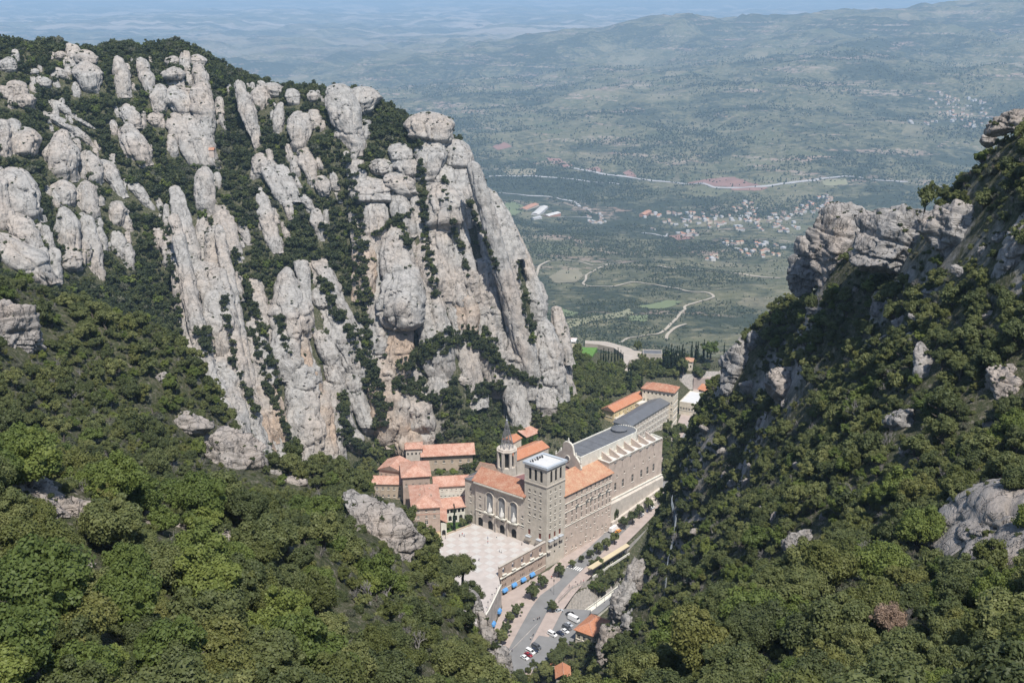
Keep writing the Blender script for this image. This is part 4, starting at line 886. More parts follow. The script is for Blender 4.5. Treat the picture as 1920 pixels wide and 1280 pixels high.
mat_plain('awning_blue', (0.10, 0.28, 0.56), 0.7, 0.1, 0.8); mat_plain('canopy_yellow', (0.56, 0.47, 0.31), 0.6, 0.05, 0.3); mat_plain('dark_metal', (0.05, 0.05, 0.055), 0.5, 0.1, 1.0, 0.5); mat_plain('lawn', (0.10, 0.20, 0.045), 0.95, 0.2, 0.5); mat_plain('path', (0.38, 0.335, 0.285), 0.9, 0.12, 0.3); mat_plain('ivy', (0.06, 0.10, 0.025), 0.9, 0.4, 1.2, 0.1, 0.0, 0.3)
mat_plain('spire_iron', (0.19, 0.19, 0.195), 0.55, 0.1, 1.0, 0.4)
mat_plain('net_wire', (0.32, 0.36, 0.40), 0.5, 0.1, 1.0, 0.5)

# ------------------------------------------------------------------ building kit
def V2(p): return np.array(p[:2], float)
def unit(d): d = np.array(d, float); return d/np.linalg.norm(d)
class MB:
    def __init__(s): s.v = []; s.f = []; s.m = []
    def add(s, V, F, m=0):
        o = len(s.v); s.v += [tuple(map(float, p)) for p in V]; s.f += [[o+i for i in f] for f in F]; s.m += [m]*len(F); return s
    def prism(s, poly, z0, z1, m=0, mt=None):
        n = len(poly); zb = z0 if hasattr(z0, '__len__') else [z0]*n; zt = z1 if hasattr(z1, '__len__') else [z1]*n
        V = [(p[0], p[1], z) for p, z in zip(poly, zb)]+[(p[0], p[1], z) for p, z in zip(poly, zt)]
        s.add(V, [[i, (i+1) % n, n+(i+1) % n, n+i] for i in range(n)]+[list(range(n-1, -1, -1))], m); o = len(s.v)-2*n
        s.f.append([o+n+i for i in range(n)]); s.m.append(m if mt is None else mt); return s
    def box(s, c, d, rz=0.0, m=0):
        cx, cy, cz = c; a, b, h = d[0]/2, d[1]/2, d[2]/2; co, si = math.cos(rz), math.sin(rz)
        poly = [(cx+x*co-y*si, cy+x*si+y*co) for x, y in ((-a, -b), (a, -b), (a, b), (-a, b))]
        return s.prism(poly, cz-h, cz+h, m)
    def beam(s, p, q, w=.2, m=0):
        p, q = np.array(p, float), np.array(q, float); V, F = tube([p, q], [w, w], 4); s.add(V, [list(f) for f in F], m); s.f += [[len(s.v)-8+i for i in (3, 2, 1, 0)], [len(s.v)-4+i for i in range(4)]]; s.m += [m, m]; return s
    def lathe(s, c, prof, seg=12, m=0, rot=0.0):
        n = len(prof); th = np.linspace(0, 2*np.pi, seg, endpoint=False)+rot
        V = [(c[0]+r*math.cos(t), c[1]+r*math.sin(t), c[2]+z) for r, z in prof for t in th]
        s.add(V, [[i*seg+j, i*seg+(j+1) % seg, (i+1)*seg+(j+1) % seg, (i+1)*seg+j] for i in range(n-1) for j in range(seg)], m); o = len(s.v)-n*seg
        s.f += [[o+j for j in range(seg-1, -1, -1)], [o+(n-1)*seg+j for j in range(seg)]]; s.m += [m, m]; return s
    def mesh(s, name, mats, smooth=False):
        return np_mesh(name, np.array(s.v), s.f, [MAT[m] for m in mats], smooth, s.m)
    def obj(s, name, mats, parent=None, smooth=False):
        return link(name, s.mesh(name, [mats] if isinstance(mats, str) else mats, smooth), parent)
_win = {}
def window_mesh(w, h, kind, style):
    key = (round(w, 2), round(h, 2), kind, style)
    if key in _win: return _win[key]
    m = MB(); a = w/2
    if kind == 'arch':
        n = 10; hs = h-a; poly = [(-a, 0), (a, 0)]+[(a*math.cos(t), hs+a*math.sin(t)) for t in np.linspace(0, math.pi, n+1)]
    else: poly = [(-a, 0), (a, 0), (a, h), (-a, h)]
    g = {'dark_interior': 3, 'shutter': 4}.get(style, 0)
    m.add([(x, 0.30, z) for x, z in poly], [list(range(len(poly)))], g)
    if style == 'glass':
        m.box((0, .27, h/2), (.10, .08, h), 0, 1); m.box((0, .27, h*.55), (w, .07, .10), 0, 1)
    if style in ('glass', 'shutter'): m.box((0, -.06, -.11), (w+.5, .36, .2), 0, 2)
    _win[key] = m.mesh('window', ['glass', 'sill', 'sill', 'dark_interior', 'shutter']); return _win[key]
def wall(parent, A, B, z0, z1, openings=(), mat='stone_beige', name='wall', depth=0.35, style='glass', wname='window', back=True):
    """vertical wall from A to B (outside on its right) with real openings; each opening gets its own recessed window"""
    A, B = V2(A), V2(B); L = np.linalg.norm(B-A); t = (B-A)/L; nrm = np.array((t[1], -t[0]))
    xs, zs = {0.0, L}, {z0, z1}; ops = []
    for o in openings:
        s, zb, w, h, kind = o[:5]; st = o[5] if len(o) > 5 else style
        if s-w/2 < .15 or s+w/2 > L-.15 or zb < z0 or zb+h > z1-.05: continue
        ops.append((s, zb, w, h, kind, st)); xs |= {round(s-w/2, 3), round(s+w/2, 3)}; zs |= {round(zb, 3), round(zb+h, 3)}
    xs, zs = sorted(xs), sorted(zs); m = MB()
    def P(s, z, d=0.0): return (A[0]+t[0]*s-nrm[0]*d, A[1]+t[1]*s-nrm[1]*d, z)
    idx = {}
    V = []
    def vi(i, j):
        if (i, j) not in idx: idx[(i, j)] = len(V); V.append(P(xs[i], zs[j]))
        return idx[(i, j)]
    F = []
    for i in range(len(xs)-1):
        for j in range(len(zs)-1):
            cx, cz = (xs[i]+xs[i+1])/2, (zs[j]+zs[j+1])/2
            if any(abs(cx-s) < w/2 and zb < cz < zb+h for s, zb, w, h, k, st in ops): continue
            F.append([vi(i, j), vi(i+1, j), vi(i+1, j+1), vi(i, j+1)])
    m.add(V, F)
    rz = math.atan2(t[1], t[0])
    o = None
    wins = []
    for s, zb, w, h, kind, st in ops:
        a = w/2
        if kind == 'arch':
            hs = zb+h-a; arc = [(s+a*math.cos(q), hs+a*math.sin(q)) for q in np.linspace(0, math.pi, 11)]
            m.add([P(s+a, zb+h)]+[P(x, z) for x, z in arc[:6]], [[0, i+2, i+1] for i in range(5)]); m.add([P(s-a, zb+h)]+[P(x, z) for x, z in arc[5:]], [[0, i+2, i+1] for i in range(5)])
            ring = [(s-a, zb), (s+a, zb)]+arc
        else: ring = [(s-a, zb), (s+a, zb), (s+a, zb+h), (s-a, zb+h)]
        n = len(ring); m.add([P(x, z) for x, z in ring]+[P(x, z, depth) for x, z in ring], [[(i+1) % n, i, n+i, n+(i+1) % n] for i in range(n)])
        wins.append((P(s, zb, 0.0), window_mesh(w, h, kind, st), st))
    o = m.obj(name, mat, parent)
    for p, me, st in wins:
        wo = link(wname if st != 'dark_interior' else ('archway' if wname == 'window' else wname), me, parent, p, rz)
    return o
def rows(L, *specs):
    """window rows: (zb, count, w, h, kind, style, margin)"""
    out = []
    for sp in specs:
        zb, n, w, h, kind, st = sp[:6]; mg = sp[6] if len(sp) > 6 else L/(2*n)
        for i in range(n):
            s = mg+(L-2*mg)*(i/(n-1) if n > 1 else .5); out.append((s, zb, w, h, kind, st))
    return out
def quad_from(A, B, depth, skew=0.0):
    """front edge A->B (outside on the right), building depth to the left"""
    A, B = V2(A), V2(B); t = unit(B-A); n = np.array((-t[1], t[0])); return [A, B, B+n*depth+t*skew, A+n*depth+t*skew]
def grow(q, o):
    c = sum(q)/4; e1 = unit(q[1]-q[0]); e2 = unit(q[3]-q[0]); return [q[0]-e1*o-e2*o, q[1]+e1*o-e2*o, q[2]+e1*o+e2*o, q[3]-e1*o+e2*o]
def roof(parent, q, z, rise, kind='hip', over=0.8, mat='tile_red', thick=0.3, inset=None, ridge=True):
    g = grow(q, over); L = np.linalg.norm(g[1]-g[0]); W = np.linalg.norm(g[3]-g[0]); m = MB()
    def p3(p, zz): return (p[0], p[1], zz)
    lines = []
    if kind in ('hip', 'gable'):
        if W > L: g = [g[1], g[2], g[3], g[0]]; L, W = W, L
        ins = 0 if kind == 'gable' else (W/2 if inset is None else inset); ins = min(ins, L/2-.01); e = unit(g[1]-g[0]); r0 = (g[0]+g[3])/2+e*ins; r1 = (g[1]+g[2])/2-e*ins
        V = [p3(p, z) for p in g]+[p3(r0, z+rise), p3(r1, z+rise)]; V += [(a, b, c+thick) for a, b, c in V]
        F = [[0, 1, 5, 4], [2, 3, 4, 5], [1, 2, 5], [3, 0, 4]]
        for f in F: m.f.append([i+6 for i in f]); m.f.append(f[::-1]); m.m += [0, 1]
        for a, b in ((0, 1), (1, 2), (2, 3), (3, 0)): m.f.append([a, b, b+6, a+6]); m.m.append(0)
        m.v = V
        lines = [(10, 11)]+([(6, 10), (9, 10), (7, 11), (8, 11)] if kind == 'hip' else [])
    elif kind == 'shed':
        V = [p3(g[0], z), p3(g[1], z), p3(g[2], z+rise), p3(g[3], z+rise)]; V += [(a, b, c+thick) for a, b, c in V]
        m.v = V; m.f = [[4, 5, 6, 7], [3, 2, 1, 0]]+[[a, b, b+4, a+4] for a, b in ((0, 1), (1, 2), (2, 3), (3, 0))]; m.m = [0, 1, 0, 0, 0, 0]
    else:   # flat with a parapet rim
        m.prism(g, z, z+thick, 0, 0)
    o = m.obj('roof', [mat, 'stone_brown'], parent)
    if ridge and lines:
        r = MB()
        for a, b in lines: r.beam(V[a], V[b], .2)
        r.obj('ridge_tiles', 'tile_pink', o)
    return o
def parapet(parent, q, z, h=0.9, t=0.4, mat='stone_pale', name='parapet'):
    m = MB()
    for i in range(len(q)):
        a, b = V2(q[i]), V2(q[(i+1) % len(q)]); d = unit(b-a); n = np.array((-d[1], d[0])); m.prism([a, b-d*(t+.003), b-d*(t+.003)+n*t, a+n*t], z, z+h)
    return m.obj(name, mat, parent)
def course(parent, A, B, z, out=0.35, h=0.5, mat='stone_pale', name='cornice'):
    A, B = V2(A), V2(B); t = unit(B-A); n = np.array((t[1], -t[0])); m = MB(); m.prism([A-n*.1, A+n*out, B+n*out, B-n*.1][::-1], z, z+h); return m.obj(name, mat, parent)
def block(name, label, q, z0, z1, mat, specs=(), roofkind='hip', rise=3.0, over=0.8, rmat='tile_red', cat='building', group=None, inset=None, sides=None):
    c = sum(q)/4; root = empty(name, (0, 0, 0)); tag(root, label, cat, group)
    for i in range(4):
        a, b = q[i], q[(i+1) % 4]; L = np.linalg.norm(b-a); ops = []
        sp = sides.get(i, ()) if sides else (specs if i in (0, 1, 3) else ())
        if sp: ops = rows(L, *sp)
        wall(root, a, b, z0, z1, ops, mat)
    if roofkind == 'flat':
        m = MB(); m.prism(q, z1-.5, z1-.15); m.obj('roof', rmat, root); parapet(root, grow(q, .05), z1-.6, 1.0, .4, mat if mat != 'dark_interior' else 'stone_pale')
    else: roof(root, q, z1+.003, rise, roofkind, over, rmat, inset=inset)
    return root
def pick(u, v, z): return at_z(u, v, z)[:2]
def Z1(x, y, z): return pick(660+x/4.74, 760+y/4.74, z)
def Z2(x, y, z): return pick(960+x/4.74, 680+y/4.74, z)
def Z3(x, y, z): return pick(860+x/4.74, 860+y/4.74, z)
def Z4(x, y, z): return pick(840+x/4.74, 1010+y/4.74, z)
def Z5(x, y, z): return pick(1020+x/4.74, 580+y/4.74, z)

# ------------------------------------------------------------------ the monastery
T0 = np.array((18.0, 517.5)); E2 = np.array((math.cos(R(46.5)), math.sin(R(46.5)))); NS = np.array((E2[1], -E2[0])); E1 = np.array((math.cos(R(-38)), math.sin(R(-38))))
def st(a, b): return T0+E2*a+NS*b
# --- big square bell tower
def bell_tower():
    root = empty('bell_tower'); tag(root, 'tall square beige bell tower with white flat roof between plaza and street', 'tower')
    TL = T0-14.5*E1; TR = st(14.4, 0); TB = TL+(TR-T0); q = [TL, T0, TR, TB]
    rz_ = [30.3, 26.0, 21.6, 17.2, 12.8]
    left = [(s, z, 1.25, 1.7, 'rect', 'glass') for z in rz_[:4] for s in (3.3, 6.9, 10.4)]+[(3.3, 12.8, 1.25, 1.6, 'rect', 'glass'), (10.4, 11.0, 1.25, 1.6, 'rect', 'glass'), (3.2, 5.6, 1.7, 3.2, 'rect', 'shutter'), (10.2, 5.2, 1.7, 3.2, 'rect', 'shutter')]
    left += [(s, 37.6, 1.75, 6.6, 'arch', 'dark_interior') for s in (3.6, 7.2, 10.8)]
    right = [(s, z, 1.25, 1.8, 'rect', 'glass') for z in (31.5, 27.5, 23.4, 19.2, 15.2, 11.2) for s in (3.0, 6.7, 10.6)]+[(s, 5.5, 1.6, 3.2, 'rect', 'shutter') for s in (2.6, 6.6, 10.6)]+[(s, z, 1.0, 1.4, 'rect', 'dark_interior') for s, z in ((6.6, -.5), (10.6, .8), (6.6, -4), (10.6, -3))]
    right += [(s, 37.6, 1.7, 6.6, 'arch', 'dark_interior') for s in (3.4, 7.0, 10.7)]
    wall(root, TL, T0, -12, 46, left, 'stone_tower'); wall(root, T0, TR, -14, 46, right, 'stone_tower'); wall(root, TR, TB, -12, 46, [(s, 37.6, 1.7, 6.6, 'arch', 'dark_interior') for s in (3.4, 7.0, 10.7)], 'stone_tower'); wall(root, TB, TL, -12, 46, [(s, 37.6, 1.7, 6.6, 'arch', 'dark_interior') for s in (3.4, 7.0, 10.7)], 'stone_tower')
    for a, b in ((TL, T0), (T0, TR)): course(root, a, b, 35.6, .4, .6, 'stone_grey', 'cornice')
    # balcony boxes under the red shutters
    for A, t, n, ss, zz in ((TL, unit(T0-TL), None, (3.2, 10.2), 3.0), (T0, E2, None, (2.6, 6.6, 10.6), 2.9)):
        nn = np.array((t[1], -t[0]))
        for s in ss:
            p = A+t*s+nn*.85; m = MB(); m.box((p[0], p[1], zz+1.95), (3.3, 1.75, .25), math.atan2(t[1], t[0]), 0); m.box((p[0], p[1], zz+.8), (3.0, 1.5, 2.0), math.atan2(t[1], t[0]), 1); m.obj('balcony', ['rim_metal', 'stone_grey'], root)
    r = MB(); g = grow(q, .75); r.prism(q, 45.8, 46.25); r.obj('roof_slab', 'white_roof', root); parapet(root, g, 45.7, 1.25, 1.5, 'rim_metal', 'roof_rim')
    d = MB(); c = (TL+TB)/2
    for k in range(9):
        p = TL+(TB-TL)*(.12+.085*k)+(T0-TL)*(.16+.05*math.sin(k*2.1)); d.box((p[0], p[1], 46.6), (random.uniform(.6, 1.6), random.uniform(.5, 1.0), random.uniform(.5, 1.1)), k*.7)
    d.obj('roof_equipment', 'dark_metal', root)
    m = MB(); p = st(1.2, .75); m.box((p[0], p[1], -1.2), (2.6, 1.5, .5), math.atan2(E2[1], E2[0])); m.obj('ledge', 'stone_grey', root)
    return q
TQ = bell_tower()
# --- plaza front with the three niches
def plaza_front():
    root = empty('monastery_facade'); tag(root, 'plaza front with three tall arched niches, five doors and orange tiled roof', 'building')
    A = np.array((-19.9, 546.4)); B = TQ[0]; L = np.linalg.norm(B-A); q = quad_from(A, B, 14.0)
    niches = [(10.2, 10.9, 4.7, 11.6, 'arch', 'dark_interior'), (18.4, 10.4, 4.7, 11.6, 'arch', 'dark_interior'), (26.4, 10.0, 4.7, 11.6, 'arch', 'dark_interior')]
    doors = [(s, .25, 3.4, 5.3, 'arch', 'dark_interior') for s in (3.3, 10.2, 18.3, 26.2, 32.0)]
    wins = [(3.2, 16.8, 1.3, 1.5, 'rect', 'glass'), (3.2, 11.2, 1.6, 2.0, 'rect', 'glass'), (2.9, 7.4, 1.4, 1.6, 'rect', 'glass'), (10.0, 7.2, 1.8, 1.6, 'rect', 'glass'), (18.2, 7.2, 1.8, 1.6, 'rect', 'glass'), (26.3, 7.2, 1.8, 1.6, 'rect', 'glass'), (31.8, 13.5, 1.3, 1.5, 'rect', 'glass'), (31.8, 8.2, 1.5, 2.6, 'rect', 'glass')]
    wall(root, A, B, -6, 26.6, doors+wins, 'stone_beige', wname='window')
    t = unit(B-A); n = np.array((t[1], -t[0])); rz = math.atan2(t[1], t[0])
    for s, zb, w_, h, k_, s_ in niches:
        # niche: projecting moulded surround, shallow apse behind, marble group inside
        p = A+t*s; m = MB(); a = w_/2; hs = h-a; th = np.linspace(0, math.pi, 13)
        out = [(-a, 0), (a, 0)]+[(a*math.cos(x), hs+a*math.sin(x)) for x in th]; N = len(out)
        def W(x, z, d): return (p[0]+t[0]*x+n[0]*d, p[1]+t[1]*x+n[1]*d, zb+z)
        big = [(x*1.12, z*1.03) for x, z in out]
        m.add([W(x, z, .9) for x, z in out]+[W(x, z, .9) for x, z in big]+[W(x, z, .02) for x, z in out]+[W(x, z, 0) for x, z in big], [[i, (i+1) % N, N+(i+1) % N, N+i][::-1] for i in range(N)]+[[i, (i+1) % N, 2*N+(i+1) % N, 2*N+i] for i in range(N)]+[[N+i, N+(i+1) % N, 3*N+(i+1) % N, 3*N+i][::-1] for i in range(N)], 0)
        m.add([W(x, z, .03) for x, z in out], [list(range(N))], 1)
        nic = m.obj('niche', ['stone_beige', 'niche_wall'], root)
        b = MB(); c = p+n*.55; b.lathe((c[0], c[1], zb), [(1.5, 0), (1.4, 1.1), (1.0, 2.2), (.62, 3.4), (.5, 4.3), (.3, 4.7), (.36, 5.1), (.12, 5.5)], 10); c2 = c+t*1.2; b.lathe((c2[0], c2[1], zb), [(.7, 0), (.55, 1.6), (.3, 2.7), (.1, 3.0)], 8); b.obj('statue', 'marble', nic, True)
        m = MB(); c = p+n*1.0; m.box((c[0], c[1], zb-.4), (6.4, 2.2, .55), rz); m.box((c[0]-n[0]*.3, c[1]-n[1]*.3, zb-1.2), (5.0, 1.4, 1.0), rz); m.obj('balcony', 'stone_pale', root)
    for s in (14.3, 22.3):
        c = A+t*s+n*.35; m = MB(); m.box((c[0], c[1], 4.6), (.9, .7, 9.2), rz); m.obj('pilaster', 'stone_beige', root)
    wall(root, q[3], q[0], -6, 26.6, [], 'stone_beige'); wall(root, q[1], q[2], -6, 26.6, [], 'stone_beige'); wall(root, q[2], q[3], -6, 26.6, [], 'stone_beige')
    course(root, A, B, 25.7, 1.7, .8, 'stone_pale'); course(root, A, B, 9.2, .3, .35, 'stone_pale', 'string_course')
    roof(root, [A, B-t*.4, q[2]-t*.4, q[3]], 26.62, 5.0, 'gable', 1.5, 'tile_red')
    # narrow corner block on the left
    cb = empty('corner_block'); tag(cb, 'narrow plain beige corner block joining the loggia and the niche front', 'building')
    Q = [A-t*8.2+n*(-1.0), A-t*.02+n*(-1.0), A-t*.02-n*12, A-t*8.2-n*12]
    for i in range(4):
        LL = np.linalg.norm(Q[(i+1) % 4]-Q[i]); wall(cb, Q[i], Q[(i+1) % 4], -4, 25, [(LL*.5, z, .9, 1.5, 'rect', 'glass') for z in (5, 12, 15.5, 19)] if i in (0, 3) else [], 'stone_tower')
    roof(cb, Q, 25.003, 1.4, 'hip', .5, 'slate')
    return A, B, q
FA, FB, FQ = plaza_front()
# --- street wing of the monks
def street_wing():
    root = empty('street_wing'); tag(root, 'long pink street wing with rows of small windows and tan tiled roof', 'building')
    q = [st(14.45, -.3), st(54.5, -.3), st(54.5, -12.5), st(14.45, -12.5)]; L = 40.0; ops = []
    rg = np.random.default_rng(4)
    for k, s in enumerate((1.4, 6.3, 10.0, 14.2, 18.4, 22.0, 25.6, 28.8, 32.2, 35.6, 38.3)):
        for z, h in ((22.3, 2.2), (17.8, 2.6), (12.6, 2.8), (8.8, 2.4)):
            if s < 8 and z > 20: continue
            ops.append((s, z, 1.15, h, 'rect', 'glass'))
        for z in (4.0, .2, -4.2, -8.0):
            if rg.uniform() < .62: ops.append((s+rg.uniform(-.6, .6), z+rg.uniform(-.6, .6), 1.0, 1.6, 'rect', 'glass'))
    wall(root, q[0], q[1], -15, 26, ops, 'stone_pink'); wall(root, q[1], q[2], -12, 26, [], 'stone_pink'); wall(root, q[2], q[3], -12, 26, [], 'stone_pink')
    for z in (21.0, 15.9, 7.6): course(root, q[0], q[1], z, .28, .32, 'stone_pale', 'string_course')
    for s in (10.0, 18.4, 22.0, 28.8, 35.6):
        p = q[0]+E2*s+NS*.45; m = MB(); m.box((p[0], p[1], 17.35), (2.2, .9, .3), R(46.5)); m.box((p[0]+NS[0]*.4, p[1]+NS[1]*.4, 17.85), (2.2, .08, .8), R(46.5), 1); m.obj('balcony', ['stone_pale', 'dark_metal'], root)
    roof(root, [q[0], q[1], q[2], q[3]], 26.003, 5.2, 'shed', .9, 'tile_tan')
street_wing()
# --- basilica
def basilica():
    root = empty('basilica'); tag(root, 'large basilica block with dark flat nave roof, white fins and clock gable', 'church')
    a0, a1, b0 = 54.6, 104.5, -2.8
    q = [st(a0, b0), st(a1, b0), st(a1+1, -11), st(a0, -11)]
    ops = [(s, 12.6, 1.9, 4.6, 'rect', 'glass') for s in (6.3, 13.2, 22.0, 30.3, 36.2, 42.0)]+[(s, 20.0+.35*i, 1.1, 1.6, 'rect', 'glass') for i, s in enumerate((7.5, 14.2, 23.3, 31.7, 37.5, 42.3))]+[(s, 25.0, .35, 4.4, 'rect', 'dark_interior') for s in (5.5, 12, 19.5, 28.5, 35, 41)]+[(36.5, 3.2, 1.6, 1.8, 'rect', 'glass')]
    wall(root, q[0], q[1], -12, 31, ops, 'stone_pink')
    wall(root, q[1], q[2], -12, 31, [], 'stone_pink'); wall(root, q[2], q[3], 24, 31, [], 'stone_pink'); wall(root, q[3], q[0], -8, 31, [], 'stone_pink')
    for s in (5.5, 12, 19.5, 28.5, 35, 41):
        p = q[0]+E2*s+NS*.12; m = MB(); m.box((p[0], p[1], 29.6), (1.9, .3, .3), R(46.5)); m.obj('slit_head', 'slate', root)
    # battered plinth and steps
    m = MB(); P0, P1 = st(a0-.1, b0), st(a1+.2, b0); m.prism([P0, P0+NS*2.2, P1+NS*1.6, P1], [-14, -14, -14, -14], [7.7, 6.6, 6.6, 7.7]); m.obj('plinth', 'stone_beige', root)
    course(root, st(a0, b0), st(a1, b0), 7.75, .9, .6, 'stone_pale')
    for k in range(3):
        m = MB(); m.prism([st(a0, b0+2.2), st(a0, b0+3.6+1.3*k), st(a1-4, b0+3.2+1.3*k), st(a1-4, b0+1.7)][::-1], -13, [-4.2-2.0*k+.0, -4.2-2.0*k, 1.2-2.0*k, 1.2-2.0*k][::-1]); m.obj('terrace_step', 'stone_beige', root)
    m = MB(); m.prism(q, 29.6, 30.0); m.obj('terrace_floor', 'white_roof', root); parapet(root, q, 30.0, 1.3, .5, 'stone_pale')
    # nave
    n0, n1, nb0, nb1 = 40.0, 88.0, -11.0, -26.5
    mid = (nb0+nb1)/2; rad = (nb0-nb1)/2; arc = [st(n1+rad*math.sin(x)*.95, mid+rad*math.cos(x)) for x in np.linspace(0.0, math.pi, 17)]
    plan = [st(n0, nb0)]+arc+[st(n0, nb1)]
    m = MB(); m.prism(plan[::1], -2, 36.0); m.obj('nave_wall', 'stone_pale', root)
    c = sum(plan)/len(plan); inner = [c+(p-c)*.955 for p in plan]; m = MB(); m.prism(inner, 36.0, 36.25); m.obj('nave_roof', 'slate', root)
    parapet(root, plan, 36.0, .8, .55, 'stone_pale', 'nave_parapet')
    m = MB()
    for k in range(5):
        p, p2 = st(n0+6+8*k, nb0-1), st(n0+6+8*k, nb1+1); m.beam((p[0], p[1], 36.3), (p2[0], p2[1], 36.3), .12)
    m.obj('roof_seam', 'slate_blue', root)
    m = MB(); p = st(86, -20.5); m.lathe((p[0], p[1], 36.2), [(4.6, 0), (4.6, 1.1), (5.0, 1.2), (5.0, 1.45), (3.0, 2.3), (.3, 2.9)], 12); m.obj('roof_lantern', 'slate_blue', root)
    # fins on the terrace
    for k in range(7):
        a = 58.0+6.7*k; m = MB(); m.prism([st(a, -10.9), st(a, -3.6), st(a+.7, -3.6), st(a+.7, -10.9)], 30.0, [34.6, 31.9, 31.9, 34.6]); m.obj('buttress_fin', 'stone_pink', root)
    # clock gable towards the plaza
    g = empty('church_gable', (0, 0, 0)); g.parent = root
    half = 9.4; prof = [(-half, 22), (half, 22), (half, 31), (half-.8, 34), (6.5, 36.2), (4.2, 38.0), (3.4, 41.0)]+[(3.4*math.cos(x), 41.0+3.2*math.sin(x)) for x in np.linspace(.2, math.pi-.2, 9)]+[(-3.4, 41.0), (-4.2, 38.0), (-6.5, 36.2), (-half+.8, 34), (-half, 31)]
    def G(x, z, d): p = st(n0-.6-d, mid+x); return (p[0], p[1], z)
    m = MB(); N = len(prof); m.add([G(x, z, 0) for x, z in prof]+[G(x, z, 1.4) for x, z in prof], [list(range(N)), list(range(2*N-1, N-1, -1))]+[[i, N+i, N+(i+1) % N, (i+1) % N] for i in range(N)]); m.obj('gable_wall', 'stone_grey', g)
    m = MB()
    top = prof[2:]
    for (x0, z0), (x1, z1) in zip(top[:-1], top[1:]): m.beam(G(x0, z0, .7), G(x1, z1, .7), .55)
    m.obj('gable_moulding', 'stone_pale', g)
    m = MB(); V, F = tube([G(0, 34.6, 1.3), G(0, 34.6, 1.75)], [1.9, 1.9], 18); m.add(V, [list(f) for f in F]); m.f.append(list(range(18, 36))); m.m.append(0); m.obj('clock', 'sill', g)
    m = MB(); V, F = tube([G(0, 34.6, 1.7), G(0, 34.6, 1.85)], [1.4, 1.4], 18); m.add(V, [list(f) for f in F]); m.f.append(list(range(18, 36))); m.m.append(0); m.obj('clock_face', 'slate', g)
    m = MB(); V, F = tube([G(0, 27.2, 1.3), G(0, 27.2, 1.6)], [2.6, 2.6], 18); m.add(V, [list(f) for f in F]); m.f.append(list(range(18, 36))); m.m.append(0); m.obj('rose_window', 'dark_interior', g)
    for x in (-half+.4, half-.4, -5.4, 5.4, 0):
        z = {0: 44.2, 5.4: 37.0}.get(abs(x), 34.0); p = G(x, z, .7); m = MB(); m.lathe(p, [(.55, 0), (.55, 1.0), (.2, 1.1), (.45, 1.6), (.12, 2.4)], 8); m.obj('finial', 'stone_pale', g)
basilica()
# --- open-work spire over an octagonal lantern
def spire():
    root = empty('spire_tower', (-3.0, 589, 0)); tag(root, 'octagonal stone lantern with an open-work iron spire behind the plaza front', 'tower')
    m = MB(); m.lathe((0, 0, 8), [(6.0, 0), (6.0, 8.5)], 8, 0, R(22.5)); m.obj('wall', 'stone_beige', root)
    for k in range(8):
        a = R(22.5+45*k); m = MB(); m.box((5.3*math.cos(a), 5.3*math.sin(a), 21.2), (1.5, 1.5, 9.4), a); m.obj('pillar', 'stone_beige', root)
    m = MB(); m.lathe((0, 0, 16.5), [(3.6, 0), (3.6, 9.4)], 8, 0, R(22.5)); m.obj('lantern_core', 'dark_interior', root)
    m = MB(); m.lathe((0, 0, 25.8), [(5.6, 0), (6.3, .5), (6.3, 1.1), (5.6, 1.15), (5.6, 2.0), (4.2, 2.1)], 8, 0, R(22.5)); m.obj('cornice', 'stone_beige', root)
    pr = [(4.1, 27.8), (3.0, 33.0), (1.5, 39.0), (.35, 44.5)]; m = MB()
    for k in range(8):
        a = R(22.5+45*k); b = R(67.5+45*k)
        for (r0, z0), (r1, z1) in zip(pr[:-1], pr[1:]):
            m.beam((r0*math.cos(a), r0*math.sin(a), z0), (r1*math.cos(a), r1*math.sin(a), z1), .17); m.beam((r0*math.cos(a), r0*math.sin(a), z0), (r1*math.cos(b), r1*math.sin(b), z1), .1); m.beam((r0*math.cos(b), r0*math.sin(b), z0), (r1*math.cos(a), r1*math.sin(a), z1), .1)
            m.beam((r1*math.cos(a), r1*math.sin(a), z1), (r1*math.cos(b), r1*math.sin(b), z1), .12)
    m.obj('iron_frame', 'spire_iron', root)
    m = MB(); m.lathe((0, 0, 44.2), [(.4, 0), (.5, .6), (.12, .9), (.1, 2.6), (.02, 3.4)], 6); m.obj('finial', 'rim_metal', root)
spire()
# --- roofs and courts between the church and the cliff
block('cloister_range', 'low cloister range with brown tiled roof left of the spire', quad_from(Z1(1105,560,14), Z1(1310,600,14), 11), -2, 13, 'stone_beige', ((8, 5, 1.0, 1.4, 'rect', 'glass'),), 'gable', 2.6, .5, 'tile_brown')
block('atrium_range', 'long atrium range with flat purple roof behind the niche front', [st(2, -33), st(30, -27.5), st(33, -39), st(4, -45)], -2, 22.5, 'stone_beige', (), 'flat', 0, 0, 'purple_roof')
block('link_range', 'narrow purple-roofed link beside the bell tower and street wing', [st(16, -13), st(39, -13), st(39, -25), st(16, -25)], -2, 27.5, 'stone_grey', (), 'shed', 1.5, .2, 'purple_roof')
block('orange_range', 'long range with bright orange roof behind the spire', quad_from(Z2(45,860,18), Z2(325,745,18), 12), 0, 17.5, 'stone_beige', (), 'gable', 2.4, .5, 'tile_orange')
block('small_orange_house', 'small orange-roofed house beside the spire under the woods', quad_from(Z1(1435,330,20), Z1(1505,290,20), 8), 4, 20, 'plaster_cream', ((14, 2, 1, 1.4, 'rect', 'glass'),), 'gable', 1.8, .5, 'tile_orange')
block('ivy_house', 'ivy-covered house with terracotta roof above the clock gable', quad_from(Z2(130,650,20), Z2(365,555,20), 7), 4, 19, 'ivy', (), 'shed', 2.2, .4, 'tile_pink')
